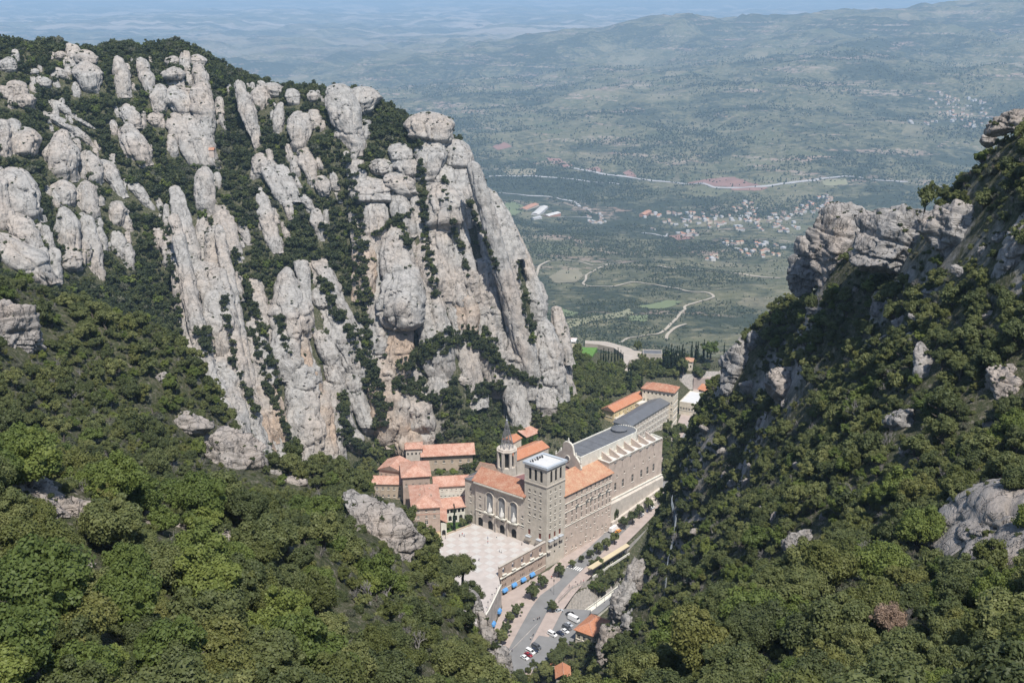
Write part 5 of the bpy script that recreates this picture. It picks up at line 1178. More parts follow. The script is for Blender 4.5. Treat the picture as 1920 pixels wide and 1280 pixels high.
# --- old monastery wings left of the plaza
def box_tower():
    root = empty('gatehouse'); tag(root, 'box-shaped gatehouse with pale pink hipped roof and arched door on plaza', 'building')
    FL, FR = np.array((-52.3, 527.6)), np.array((-38.2, 529.6)); q = quad_from(FL, FR, 27); L = 14.2
    fr = [(s, 16.6, 1.0, 1.3, 'rect', 'glass') for s in (2.7, 7.0, 11.3)]+[(s, 13.0, 1.0, 1.5, 'rect', 'glass') for s in (2.7, 7.0, 11.3)]+[(7.0, 9.4, 1.5, 2.3, 'rect', 'glass'), (7.0, 5.6, 1.7, 2.2, 'rect', 'glass'), (7.0, .2, 2.7, 3.6, 'arch', 'dark_interior'), (4.2, 1.6, .4, 1.4, 'rect', 'dark_interior'), (10.4, 1.8, .4, 1.4, 'rect', 'dark_interior')]
    wall(root, q[0], q[1], -6, 19.2, fr, 'stone_brown'); wall(root, q[1], q[2], -6, 19.2, [(5, .2, 2.4, 3.4, 'arch', 'dark_interior'), (9, 13, 1, 1.5, 'rect', 'glass'), (15, 13, 1, 1.5, 'rect', 'glass')], 'stone_brown'); wall(root, q[2], q[3], -6, 19.2, [], 'stone_brown'); wall(root, q[3], q[0], -6, 19.2, [], 'stone_brown')
    m = MB(); t = unit(FR-FL); n = np.array((t[1], -t[0])); base = wall(root, FL+n*.05-t*.05, FR+n*.05+t*.05, -6, 4.6, [(7.05, .2, 2.7, 3.6, 'arch', 'dark_interior')], 'plaster_yellow', 'stone_base')
    course(root, FL, FR, 15.2, .15, .25, 'tile_pink', 'string_course'); course(root, FL, FR, 4.6, .2, .2, 'tile_pink', 'string_course')
    roof(root, q, 19.203, 3.6, 'hip', 1.1, 'tile_pink')
    m = MB()
    for k, (a, b) in enumerate(((.3, .35), (.72, .3), (.35, .6), (.7, .62))):
        p = q[0]+(q[1]-q[0])*a+(q[3]-q[0])*b; m = MB(); m.box((p[0], p[1], 21.9), (.8, .8, 1.6), .1); m.obj('chimney', 'stone_brown', root)
box_tower()
W1s = ((12.5, 6, 1.0, 1.4, 'rect', 'glass'), (8.5, 6, 1.1, 1.6, 'rect', 'glass'))
block('hipped_house', 'square house with salmon hipped roof behind the gatehouse', quad_from(Z1(450,632,22), Z1(690,618,22), 19), -2, 21.6, 'stone_brown', ((16, 4, 1, 1.4, 'rect', 'glass'),), 'hip', 4.0, 1.0, 'tile_pink')
block('dormitory_wing', 'upper left monastery wing with salmon roof against the cliff', quad_from(Z1(240,560,18), Z1(440,585,18), 14), 0, 17.6, 'stone_brown', ((13.6, 5, 1.0, 1.5, 'rect', 'glass'),), 'gable', 3.0, .8, 'tile_pink')
block('balcony_wing', 'lower left monastery wing with balcony half hidden by the spur', quad_from(Z1(95,690,14), Z1(448,695,14), 10), -6, 13.6, 'stone_ochre', ((10.2, 7, 1.1, 1.6, 'rect', 'glass'), (5.6, 7, 1.1, 1.6, 'rect', 'glass'), (1.5, 6, 1.1, 1.6, 'rect', 'glass')), 'gable', 2.6, .7, 'tile_pink')
block('dormitory', 'long rear dormitory with salmon roof under the cliff', quad_from((-52.4, 598.6), (-23.4, 602.2), 12), 0, 18, 'stone_ochre', ((13.0, 6, 1.3, 1.6, 'rect', 'glass'), (6.4, 6, 2.4, 3.2, 'arch', 'dark_interior')), 'gable', 4.2, 1.6, 'tile_pink')
block('turret', 'small turret with open top windows left of the rear dormitory', quad_from((-62.5, 598.3), (-53.0, 599.3), 9), 2, 22.5, 'stone_beige', ((18.6, 4, .9, 1.7, 'arch', 'dark_interior'),), 'hip', 1.8, .7, 'tile_pink')
block('monastery_range', 'pale middle range with two rows of tiny windows above the loggia', quad_from(Z1(735,722,17), Z1(1032,705,17), 11), -4, 17, 'stone_pale', ((14.2, 7, .8, .8, 'rect', 'glass'), (10.4, 8, .8, .9, 'rect', 'glass'), (7.0, 4, 1.0, 1.0, 'rect', 'glass')), 'gable', 3.4, .9, 'tile_pink')
def loggia():
    root = empty('loggia'); tag(root, 'two-storey arcaded loggia with salmon lean-to roof facing the plaza garden', 'building')
    A, B = Z1(800, 1040, 0.0), Z1(1040, 1010, 0.0); q = quad_from(A, B, 7); L = np.linalg.norm(B-A); n = int(L//3)
    wall(root, q[0], q[1], -4, 8.2, [(1.6+(L-3.2)*i/(n-1), .3, 1.9, 3.2, 'arch', 'dark_interior') for i in range(n)]+[(1.3+(L-2.6)*i/(n+1), 5.0, 1.5, 2.3, 'rect', 'dark_interior') for i in range(n+2)], 'stone_pale'); wall(root, q[1], q[2], -4, 8.2, [], 'stone_pale'); wall(root, q[3], q[0], -4, 8.2, [(3.5, .3, 2, 3.2, 'arch', 'dark_interior')], 'stone_pale')
    roof(root, q, 8.203, 2.4, 'shed', .9, 'tile_pink')
    C = quad_from(Z1(792, 1160, 0), Z1(842, 1158, 0), 15); s2 = empty('gallery'); tag(s2, 'narrow gallery with steep salmon roof on the gatehouse right side', 'building')
    for i in range(4): wall(s2, C[i], C[(i+1) % 4], -4, 8.0, [(np.linalg.norm(C[(i+1) % 4]-C[i])/2, .3, 2.0, 3.4, 'arch', 'dark_interior')] if i in (0, 1) else [], 'stone_pale')
    roof(s2, [C[1], C[2], C[3], C[0]], 8.003, 2.2, 'shed', .6, 'tile_pink')
loggia()
block('gatehouse_annex', 'low annex with salmon roof left of the gatehouse', quad_from(Z1(460, 1180, 0), Z1(548, 1195, 0), 9), -5, 8.2, 'plaster_yellow', ((.4, 1, 1.8, 2.6, 'arch', 'dark_interior'), (5.2, 2, 1.0, 1.4, 'rect', 'glass')), 'shed', 1.6, .6, 'tile_pink')
# --- far part of the complex
def hotel():
    root = empty('guest_house'); tag(root, 'long guest house with blue-grey slate roof beyond the basilica', 'building')
    A, B = np.array((74.8, 645.0)), np.array((108.5, 691.5)); q = quad_from(A, B, 12.5); L = np.linalg.norm(B-A)
    wall(root, q[0], q[1], -6, 18, rows(L, *[(z, 15, 1.1, 2.0, 'rect', 'glass') for z in (14.6, 10.6, 6.6, 2.6)]), 'stone_beige'); wall(root, q[1], q[2], -6, 18, [], 'stone_beige'); wall(root, q[2], q[3], -6, 18, [], 'stone_beige'); wall(root, q[3], q[0], -6, 18, [], 'stone_beige')
    for z in (13.6, 9.6, 5.6): course(root, q[0], q[1], z, .2, .25, 'stone_pale', 'string_course')
    roof(root, q, 18.003, 2.6, 'hip', .7, 'slate_blue', inset=3.0, ridge=False)
hotel()
block('tall_house', 'tall pale house with red hipped roof at the end of the guest house', quad_from(Z2(1160, 222, 26), Z2(1440, 262, 26), 11), -2, 25.6, 'plaster_cream', ((22.4, 8, 1.0, 1.6, 'arch', 'dark_interior'), (17, 8, 1.0, 1.8, 'rect', 'glass'), (12.5, 8, 1.0, 1.8, 'rect', 'glass'), (8, 8, 1.0, 1.8, 'rect', 'glass'), (3.5, 8, 1.0, 1.8, 'rect', 'glass')), 'hip', 3.0, .9, 'tile_red')
block('yellow_house', 'yellow house with bright red-orange roof behind the slate-roofed guest house', quad_from(Z2(905, 432, 19), Z2(1180, 295, 19), 9), 2, 18.6, 'plaster_yellow', ((14.5, 8, 1.0, 1.8, 'rect', 'glass'), (9.5, 8, 1.0, 1.8, 'rect', 'glass')), 'gable', 2.6, .7, 'tile_orange')
block('annex', 'flat white-roofed annex between yellow house and guest house', quad_from(Z2(925, 500, 14), Z2(1000, 460, 14), 7), 2, 14, 'plaster_cream', (), 'flat', 0, 0, 'white_roof')
block('flat_terrace_house', 'small flat white roof beside the slate roof and tall far house', quad_from(Z2(1130, 372, 17), Z2(1240, 335, 17), 8), 2, 17, 'plaster_cream', (), 'flat', 0, 0, 'white_roof')
block('market_hall', 'wide white flat-roofed hall below the right-hand crag', quad_from(Z2(1490, 345, 9), Z2(1640, 370, 9), 24), -2, 9, 'plaster_cream', ((3.5, 6, 1.4, 1.8, 'rect', 'glass'),), 'flat', 0, 0, 'white_roof')
block('brick_annex', 'small pink brick annex in front of the white hall', quad_from(Z2(1590, 395, 6), Z2(1690, 365, 6), 8), -2, 6, 'stone_pink', ((.2, 4, 1.5, 2.6, 'arch', 'dark_interior'),), 'flat', 0, 0, 'tile_pink')
block('orange_hall', 'low hall with bright orange roof behind the right-hand crag', quad_from(Z2(1660, 235, 10), Z2(1815, 275, 10), 11), -2, 10, 'stone_pink', ((5.5, 8, 1.2, 2.6, 'rect', 'dark_interior'),), 'gable', 2.4, .8, 'tile_orange')
block('garden_pavilion', 'small tile-roofed pavilion among the cypresses of the upper terrace', quad_from(Z5(1235, 455, 20), Z5(1320, 462, 20), 7), 12, 19.6, 'plaster_cream', ((15, 3, 1, 1.8, 'arch', 'dark_interior'),), 'hip', 1.8, .6, 'tile_tan')
block('museum_block', 'low grey flat-roofed block behind the cypress rows', quad_from(Z5(880, 395, 20), Z5(1050, 400, 20), 10), 10, 20, 'stone_grey', ((16, 6, 1, 1.6, 'rect', 'glass'),), 'flat', 0, 0, 'slate')
block('round_roof_house', 'white-roofed house on the edge of the terrace below the cliff', quad_from(pick(1060, 640, 24), pick(1078, 641, 24), 9), 14, 24, 'plaster_cream', (), 'hip', 1.2, .6, 'white_roof')
# --- car park buildings
block('station_house', 'station house with orange hipped roof beside the car park', quad_from(Z4(1135, 805, -6), Z4(1285, 860, -6), 15), -22, -6, 'plaster_cream', ((-10.4, 3, 1.6, 2.4, 'rect', 'glass'),), 'hip', 2.8, .8, 'tile_orange')
block('shed', 'small shed with orange roof half hidden by trees at the bottom', quad_from(Z4(965, 1225, -10), Z4(1085, 1225, -10), 8), -26, -10.6, 'plaster_cream', (), 'gable', 2.2, .6, 'tile_orange')
block('hut', 'tiny orange-roofed hut among trees below the car park', quad_from(Z4(915, 1100, -10), Z4(950, 1100, -10), 3), -26, -11, 'plaster_cream', (), 'gable', 1.0, .3, 'tile_orange')
# --- hermitage buildings up on the massif
def up_block(name, label, u0, v0, u1, v1, y, h, dep, mat, rmat, rk='gable', rise=1.2):
    A, B = at_y(u0, v0, y), at_y(u1, v1, y); z = min(A[2], B[2]); block(name, label, quad_from(A, B, dep), z-2.5, z+h, mat, ((z+1.0, 2, 1, 1.4, 'rect', 'dark_interior'),), rk, rise, .3, rmat)
up_block('hermitage', 'tiny red-roofed hermitage at the foot of the broad upper pillar', 392, 288, 401, 288, 700, 2.0, 3, 'stone_pink', 'tile_red')
up_block('ruined_hermitage', 'roofless pinkish hermitage ruin on the shoulder of the massif', 728, 221, 744, 222, 765, 3.4, 6, 'stone_pink', 'stone_pink', 'flat')
up_block('ruined_wall', 'brownish ruined building beside the summit block', 706, 215, 726, 216, 772, 3.2, 5, 'stone_brown', 'stone_brown', 'flat')
# ------------------------------------------------------------------ plaza, street, walls
def poly_prism(name, poly, z0, z1, mats, kind='structure', label=None, parent=None):
    m = MB(); m.prism([V2(p) for p in poly], z0, z1, 0, 0); o = m.obj(name, mats, parent)
    if parent is None: tag(o, label, kind=kind)
    return o
W0, W1 = np.array((-6.6, 490.0)), np.array((17.3, 516.6))
plaza_poly = [W0, W1, (6.5, 527.5), (-20, 547.5), (-37, 552), (-56, 556), (-75, 535), (-78, 500), (-58, 470), (-40, 452), (-14.5, 446.5), (-8, 470), (-5.6, 480)]
plaza = poly_prism('plaza', plaza_poly, -14, 0.0, 'plaza_pink', label='sunlit plaza paved in pink with pale square slabs')
slab_me = {}
def slab(p, a, b, rz, parent):
    key = (round(a, 2), round(b, 2))
    if key not in slab_me:
        m = MB(); m.box((0, 0, .01), (a, b, .05)); slab_me[key] = m.mesh('paving_slab', ['slab_white'])
    return link('paving_slab', slab_me[key], parent, (p[0], p[1], 0.0), rz)
t_ = unit(W1-W0); n_ = np.array((-t_[1], t_[0]))
def inside(p, poly):
    x, y = p; c = False; n = len(poly)
    for i in range(n):
        (x0, y0), (x1, y1) = poly[i][:2], poly[(i+1) % n][:2]
        if (y0 > y) != (y1 > y) and x < (x1-x0)*(y-y0)/(y1-y0)+x0: c = not c
    return c
for i in range(-1, 8):
    for j in range(0, 13):
        p = W0+t_*(2.5+4.7*i+.0)+n_*(3.4+4.7*j); odd = (i+j) % 2
        if not all(inside(p+t_*dx+n_*dy, plaza_poly) for dx in (-2.4, 2.4) for dy in (-2.4, 2.4)): continue
        if p[1] > 520 and p[0] < -33: continue
        if odd: slab(p, 4.1, 4.1, math.atan2(t_[1], t_[0]), plaza)
for i in range(5): slab(W0+t_*(2.5+7*i)+n_*1.6, 5.8, 1.3, math.atan2(t_[1], t_[0]), plaza)
# arcaded parapet building along the street
def arcade():
    root = empty('arcade_building'); tag(root, 'brown arcade building under the plaza edge with blue shop awnings', 'building')
    A, B = W0+np.array((.35, -.35)), W1+np.array((.35, -.35)); L = np.linalg.norm(B-A); t = unit(B-A); n = np.array((t[1], -t[0])); rz = math.atan2(t[1], t[0])
    ops = []
    for k in range(5):
        s = 3.4+7.0*k
        ops += [(s+d, z, .62, 1.9, 'rect', 'dark_interior') for d in (-1.2, 0, 1.2) for z in (-3.6, -7.0)]
        if k < 4: ops.append((s, -11.8, 2.7, 3.2, 'rect', 'dark_interior'))
    wall(root, A, B, -14, -1.0, ops, 'stone_brown')
    up = [(3.2+7.1*k, .6, 2.2, 3.6, 'arch') for k in range(5)]
    # free-standing parapet wall with five arched openings through it
    for side, (P, Q) in enumerate(((A, B), (B-n*.9, A-n*.9))):
        xs = wall(root, P, Q, -1.0, 5.6, [], 'stone_brown', 'parapet_wall') if False else None
    m = MB(); z0, z1 = -1.0, 5.4
    def P3(s, z, d): return (A[0]+t[0]*s-n[0]*d, A[1]+t[1]*s-n[1]*d, z)
    s_prev = 0.0
    def slabm(s0, s1, za, zb): m.prism([V2(P3(s0, 0, .9)), V2(P3(s0, 0, 0)), V2(P3(s1, 0, 0)), V2(P3(s1, 0, .9))], za, zb)
    for s, zb, w_, h, k in up:
        slabm(s_prev, s-w_/2, z0, z1); slabm(s-w_/2, s+w_/2, z0, zb); a = w_/2; hs = zb+h-a
        arc = [(s+a*math.cos(q), hs+a*math.sin(q)) for q in np.linspace(math.pi, 0, 13)]; face = arc+[(s+a, z1), (s-a, z1)]; N = len(face)
        m.add([P3(x, z, 0) for x, z in face]+[P3(x, z, .9) for x, z in face], [list(range(N))[::-1], list(range(N, 2*N))]+[[i, (i+1) % N, N+(i+1) % N, N+i] for i in range(N)])
        s_prev = s+w_/2
    slabm(s_prev, L, z0, z1); m.obj('parapet_wall', 'stone_brown', root)
    m = MB(); m.prism([V2(P3(-.2, 0, 1.1)), V2(P3(-.2, 0, -.25)), V2(P3(L, 0, -.25)), V2(P3(L, 0, 1.1))], z1, z1+.35); m.obj('coping', 'stone_grey', root)
    course(root, A, B, -1.3, .7, .5, 'stone_pale'); course(root, A, B, -8.2, .2, .3, 'stone_pale', 'string_course')
    for k in range(5):
        p = P3(3.2+7.1*k, .35, -.5); m = MB(); m.box(p, (3.0, .9, .4), rz); m.obj('ledge', 'stone_pale', root)
    # blue awnings
    aw = MB(); th = np.linspace(0, math.pi/2, 7)
    V = [(x, -1.5*math.sin(q), 1.5*math.cos(q)) for x in (-1.6, 1.6) for q in th]; aw.add(V, [[i, i+1, 8+i, 7+i][::-1] for i in range(6)]); aw.add([(-1.6, 0, 0)]+V[:7], [[0, i+2, i+1] for i in range(6)]); aw.add([(1.6, 0, 0)]+V[7:], [[0, i+1, i+2] for i in range(6)])
    am = aw.mesh('awning', ['awning_blue'], False)
    for k in range(4):
        p = P3(3.4+7.0*k, -9.2, -.02); link('awning', am, root, p, rz)
    # curved ramp wall that carries the plaza down to the car park
    r2 = empty('ramp_wall'); tag(r2, 'grey retaining wall of the curved ramp with three blue awnings', 'wall')
    path = [(-5.2, 480.5), (-7.6, 470), (-10.5, 458), (-14.2, 446)]
    for a, b in zip(path[1:], path[:-1]):
        wall(r2, a, b, -15, 1.0, [], 'concrete', 'wall_panel'); mm = MB(); tt = unit(V2(b)-V2(a)); nn = np.array((-tt[1], tt[0])); mm.prism([V2(a)-nn*.15, V2(b)-nn*.15, V2(b)+nn*.5, V2(a)+nn*.5], 1.0, 1.35); mm.obj('coping', 'stone_pale', r2)
    for k, (x, y) in enumerate(((-6.9, 473), (-9.6, 461.5), (-12.4, 452))):
        o = link('awning', am, r2, (x+.25, y-.1, -9.6), R(75))
    for s in ((-5.2, 480.5), W0):
        pass
    mm = MB(); a, b = V2((-5.2, 480.5)), W0+np.array((.3, -.3)); wall(r2, a, b, -15, 1.0, [], 'concrete', 'wall_panel')
arcade()
# plaza garden kerb
gk = MB(); gp = [(-37, 533), (-27, 541.5), (-22.5, 545.5), (-22.8, 546), (-27.4, 542.2), (-37.3, 533.7)]; gk.prism([V2(p) for p in gp], 0, .7); tag(gk.obj('garden_wall', 'stone_ochre'), 'low ochre wall bounding the planted corner of the plaza', 'wall')
gs = poly_prism('garden_bed', [(-37.2, 534.5), (-27.5, 542.4), (-22.9, 546.2), (-24, 550), (-37, 549)], -2, .12, 'ivy', label='planted bed in the plaza corner')

def ribbon(name, path, width, mat, off=0.0, step=2.5, label=None, fn=None, parent=None, across=3):
    P = np.array(path, float); seg = np.hypot(*np.diff(P[:, :2], axis=0).T); s = np.r_[0, np.cumsum(seg)]; n = max(3, int(s[-1]/step)); q = np.linspace(0, s[-1], n)
    # smooth the polyline a little
    C = np.stack([np.interp(q, s, P[:, i]) for i in range(P.shape[1])], 1)
    for _ in range(3): C[1:-1] = .25*C[:-2]+.5*C[1:-1]+.25*C[2:]
    W = width if np.ndim(width) == 0 else np.interp(q, s, width)
    T = np.gradient(C[:, :2], axis=0); T /= np.linalg.norm(T, axis=1)[:, None]; N = np.c_[-T[:, 1], T[:, 0]]
    V = []
    for k in range(across):
        f = (k/(across-1)-.5); xy = C[:, :2]+N*(np.asarray(W)*f)[..., None] if np.ndim(W) else C[:, :2]+N*W*f
        z = (fn(xy[:, 0], xy[:, 1]) if fn is not None else C[:, 2])+off; V.append(np.c_[xy, z])
    V = np.stack(V, 1); i = np.arange(n-1)[:, None]*across+np.arange(across-1)[None]; F = np.stack([i, i+across, i+across+1, i+1], -1).reshape(-1, 4)[:, ::-1]
    o = link(name, np_mesh(name, V.reshape(-1, 3), F, [MAT[mat]], True), parent)
    if parent is None: tag(o, label, kind='structure')
    return o
def up3(u, v, z): return at_z(u, v, z)
street = [p for p in STREET]
ribbon('pavement', [p-np.array((0, 0, .13)) for p in street], 22, 'pavement', label='pinkish pavement along the street')
promenade = poly_prism('promenade', [V2(p) for p in (W1+np.array((1.5, -1.0)), W0+np.array((.4, -.4)), (-4.8, 480), (-7, 470), (-9.5, 458), (-12, 447), (-2, 449), (6, 468), (16, 486), (27, 500), (33, 512))], [-16]*11, [-10.75, -11.1, -11.4, -11.8, -12.2, -12.5, -12.5, -12.25, -11.6, -10.9, -10.4], 'pavement', label='pink paved promenade between arcade and street')
ribbon('street', street, 8.5, 'asphalt', label='grey asphalt street running along the monastery')
m = MB(); cpk = [up3(u, v, -12.25)[:2] for u, v in ((1003, 1200), (1050, 1140), (1108, 1143), (1095, 1172), (1075, 1200), (1040, 1225), (1005, 1252), (962, 1262), (960, 1240))]
car_park = poly_prism('car_park', cpk[::-1], -20, -12.27, 'asphalt', label='open grey car park at the lower end of the street')
# crosswalk stripes and kerb line
for k in range(6):
    a = up3(1076+7.2*k-.5*k, 1069-1.2*k+1.6*k, -10.1+0.05); 
    c = up3(1064+6.6*k, 1076-4.4*k*0+0.2*k, -10.15+.17)
cw = MB(); c0, c1 = up3(1066, 1078, -10.05), up3(1092, 1082, -10.05); d = unit((c1-c0)[:2]); al = np.array((-d[1], d[0])); al = E2
stripe = MB(); stripe.box((0, 0, 0), (.55, 3.6, .02)); sm = stripe.mesh('stripe', ['paint_white']); cwo = empty('crosswalk', (0, 0, 0)); tag(cwo, 'white striped crosswalk on the street near the bell tower', kind='structure')
sc_ = [p for p in street]
base = np.array(sc_[4]); td = unit((sc_[5]-sc_[3])[:2]); nd = np.array((td[1], -td[0]))
for k in range(7):
    p = base[:2]+nd*(-3.6+1.2*k); link('stripe', sm, cwo, (p[0], p[1], base[2]+.06), math.atan2(td[1], td[0])-math.pi/2)
kb = MB(); kerb_line = [up3(u, v, -12.05) for u, v in ((951, 1226), (990, 1186), (1030, 1145))]
for a, b in zip(kerb_line[:-1], kerb_line[1:]): kb.beam(a, b, .18)
tag(kb.obj('kerb', 'concrete'), 'low kerb dividing street and car park', kind='structure')
# retaining wall and the rack-railway platform below it
def lower():
    root = empty('retaining_wall'); tag(root, 'stained concrete retaining wall below the street', 'wall')
    top = [Z4(985, 555, -10.6), Z4(1100, 440, -10.4), Z4(1305, 352, -10.0)]; wall(root, top[0], top[1], -24, -10, [], 'concrete', 'wall_panel'); wall(root, top[1], top[2], -24, -9.6, [], 'concrete', 'wall_panel')
    wall(root, V2(top[2]), Z2(1100, 1395, -9.2)+np.array((18, 10)), -24, -9.2, [], 'concrete', 'wall_panel')
    m = MB()
    for i in range(14):
        a, b = np.r_[top[0], -9.2], np.r_[top[2], -9.0]; p = a+(b-a)*i/13; m.beam(p-np.array((0, 0, .9)), p+np.array((0, 0, .1)), .05)
    m.beam(np.r_[top[0], -9.1], np.r_[top[1], -9.1], .06); m.beam(np.r_[top[1], -9.0], np.r_[top[2], -8.9], .06); m.obj('railing', 'dark_metal', root)
    pl = [Z4(1215, 640, -21), Z4(1330, 665, -21), Z4(1600, 420, -21), Z4(1545, 385, -21)]
    poly_prism('platform', [pl[0], pl[1], pl[2], pl[3]], -30, -21, 'stone_pale', label='pale platform of the rack railway below the street')
    pl2 = [Z4(1255, 655, -20.9), Z4(1330, 668, -20.9), Z4(1600, 440, -20.9), Z4(1570, 415, -20.9)]
    poly_prism('platform_track', pl2, -21.2, -20.96, 'asphalt', label='grey track bed beside the platform')
    m = MB(); a, b = np.r_[Z4(1215, 630, -20), -20.0], np.r_[Z4(1560, 385, -20), -20.0]; m.beam(a, b, .28); tag(m.obj('platform_wall', 'stone_pale'), 'low white wall along the railway platform', 'wall')
lower()
def canopy():
    root = empty('station_canopy'); tag(root, 'long pale yellow station canopy on dark posts beside the street', 'canopy')
    A, B = Z3(1140, 965, -5.4), Z3(1490, 752, -5.4); C, D = Z3(1520, 772, -5.4), Z3(1190, 980, -5.4)
    m = MB(); m.prism([A, D, C, B], -5.6, -5.2); m.obj('roof', 'canopy_yellow', root)
    m = MB(); m.prism([D+(A-D)*.06, C+(B-C)*.06, C+(B-C)*.02, D+(A-D)*.02][::-1], -6.6, -5.62); m.obj('fascia', 'dark_metal', root)
    for i in range(9):
        for f in (.12, .85):
            p = A+(B-A)*(i+.3)/9; q = D+(C-D)*(i+.3)/9; r_ = p+(q-p)*f; m = MB(); m.box((r_[0], r_[1], -9.2), (.3, .3, 7.2), .8); m.obj('post', 'dark_metal', root)
    m = MB(); m.prism([D+(A-D)*.04, C+(B-C)*.04, C-(B-C)*.1, D-(A-D)*.1], -10.6, -9.4); m.obj('platform_edge', 'stone_pale', root)
canopy()
# lamps on the ramp
lm = MB(); lm.lathe((0, 0, 0), [(.16, 0), (.07, .4), (.06, 3.8)], 6); lh = MB(); lh.lathe((0, 0, 3.8), [(.1, 0), (.28, .25), (.3, .6), (.05, .8)], 8)
lpm, lhm = lm.mesh('post', ['dark_metal']), lh.mesh('lantern', ['dark_metal'])
for k, (x, y, nm) in enumerate(((470, 435, 'first'), (434, 505, 'second'), (396, 560, 'third'), (360, 628, 'fourth'))):
    p = Z4(x-4, y, 0.0); e = empty('street_lamp', (p[0], p[1], 0)); tag(e, 'dark lamp post on the plaza ramp, %s from the arcade building' % nm, 'lamp', 'lamp posts along the ramp'); link('post', lpm, e); link('lantern', lhm, e)
for k, (x, y, z, lab) in enumerate(((940, 500, -11.6, 'tall thin street light beside the car park tree'), (1390, 565, -21, 'thin lamp post on the railway platform'), (1320, 610, -21, 'thin lamp post at the near end of the railway platform'))):
    p = Z4(x, y, z); e = empty('street_light', (p[0], p[1], z)); e.scale = (1, 1, 2.0); tag(e, lab, 'lamp'); link('post', lpm, e); link('lantern', lhm, e)
# gardens and terraces behind
poly_prism('lawn', [Z5(312, 415, 17.5), Z5(330, 335, 17.5), Z5(475, 338, 17.5), Z5(430, 415, 17.5)][::-1], 0, 17.5, 'lawn', label='small bright lawn on the terrace below the cliff')
poly_prism('garden_terrace', [Z5(365, 300, 17.8), Z5(365, 275, 17.8), Z5(560, 285, 17.8), Z5(720, 330, 17.8), Z5(880, 380, 17.8), Z5(870, 430, 17.8), Z5(760, 450, 17.8), Z5(725, 520, 17.8), Z5(705, 520, 17.8), Z5(705, 400, 17.8), Z5(620, 340, 17.8), Z5(480, 310, 17.8)][::-1], 14, 17.8, 'path', label='pale paved terrace at the end of the gardens')
poly_prism('paved_terrace', [Z5(1330, 610, 10), Z5(1560, 610, 10), Z5(1560, 545, 10), Z5(1330, 560, 10)], -4, 10, 'pavement', label='pinkish terrace under the right-hand crag')
ribbon('garden_path', [up3(*p) for p in ((1085, 830, 9), (1110, 790, 12), (1120, 760, 13.5), (1140, 730, 14.5), (1180, 690, 17.5))], 4.0, 'path', fn=None, label='pale winding garden path')
# ------------------------------------------------------------------ planted trees around the monastery
cyp = (crown_mesh('cypress_crown', 70, 46, 26, 0.22, 'leaf_cypress', 'cypress'), trunk_mesh('cypress_trunk', 70, h=1.2, r=.14, limbs=0))
gard_bright = (crown_mesh('garden_crown', 71, 34, 60, 0.12, 'leaf_bright'), trunk_mesh('garden_trunk', 71)); gard_oak = [(crown_mesh('garden_oak_crown', 72+k, 34, 60, 0.12, 'leaf_oak'), trunk_mesh('garden_oak_trunk', 72+k)) for k in range(2)]
pine_m = (crown_mesh('pine_crown', 76, 36, 60, 0.11, 'leaf_far', 'pine'), trunk_mesh('pine_trunk', 76, h=1.9, limbs=6))
def cypress(p, h, label, group=None, wide=1.0):
    e = empty('cypress', p, random.uniform(0, 6)); s = h/9.0; e.scale = (s*.85*wide, s*.85*wide, s); tag(e, label, 'tree', group); link('crown', cyp[0], e); link('trunk', cyp[1], e)
def z5p(x, y, z): return at_z(1020+x/4.74, 580+y/4.74, z)
for k, x in enumerate((505, 528, 548, 572, 600, 628, 655, 680, 700)): cypress(z5p(x, 450+(k % 3)*14, 17), 8.5+2.5*((k*7) % 4)/3, 'dark cypress in the clump left of the pale upper terrace', 'cypresses left of the pale upper terrace')
for k in range(12): cypress(z5p(1062+k*16.5, 500+(k % 2)*16, 17), 13+2*((k*5) % 3), 'tall dark cypress in the long row behind the red-roofed house', 'cypresses in the long row on the upper terrace')
for k, (x, y, h) in enumerate(((1310, 450, 15), (1345, 440, 14), (1362, 450, 15), (1418, 420, 14), (1452, 430, 11), (1600, 400, 10))): cypress(z5p(x, y, 18), h, 'tall cypress right of the long row near the round tree', 'cypresses right of the long row')
for k, (x, y, h) in enumerate(((1325, 562, 8), (1355, 592, 8), (1460, 565, 7), (1490, 575, 7), (1508, 585, 7.5), (1530, 570, 7), (1548, 570, 7.5))): cypress(z5p(x, y, 9.5), h, 'small cypress standing on the pinkish terrace below the crag', 'small cypresses on the pinkish terrace')
for (x, y, z, h, lab) in ((765, 730, 12, 19, 'tallest cypress beside the yellow house'), (745, 700, 12, 15, 'second tall cypress left of the tallest one'), (868, 690, 14, 11, 'cypress behind the tall far house'), (570, 690, 13, 14, 'cypress in the middle of the garden wood'), (635, 690, 13, 13, 'cypress right of the garden wood centre'), (520, 822, 11, 10, 'cypress beside the garden path'), (500, 900, 9, 9, 'cypress above the nave roof'), (940, 560, 15, 9, 'cypress in front of the grey flat-roofed block'), (1010, 590, 14, 10, 'conical cypress left of the umbrella pine')):
    cypress(z5p(x, y, z), h, lab)
p = Z1(910, 1112, 0.3); cypress((p[0], p[1], .2), 16.5, 'single slim cypress in the planted corner of the plaza', wide=.8)
for (u, v, y, h) in ((715, 204, 775, 6), (722, 205, 776, 5), (740, 207, 770, 7), (752, 205, 768, 5)): 
    q = at_y(u, v+6, y); cypress(q, h, 'tiny cypress beside the hermitage ruins on the skyline', 'tiny cypresses by the ruins')
def place_tree(p, r, kind, label, group=None, name='garden_tree', hz=1.0):
    me = {'b': gard_bright, 'o': gard_oak[random.randrange(2)], 'p': pine_m}[kind]; e = empty(name, p, random.uniform(0, 6)); e.scale = (r, r, r*hz); tag(e, label, 'tree', group); link('crown', me[0], e); link('trunk', me[1], e); return e
def zp(fx, x, y, z): q = fx(x, y, z); return (q[0], q[1], z)
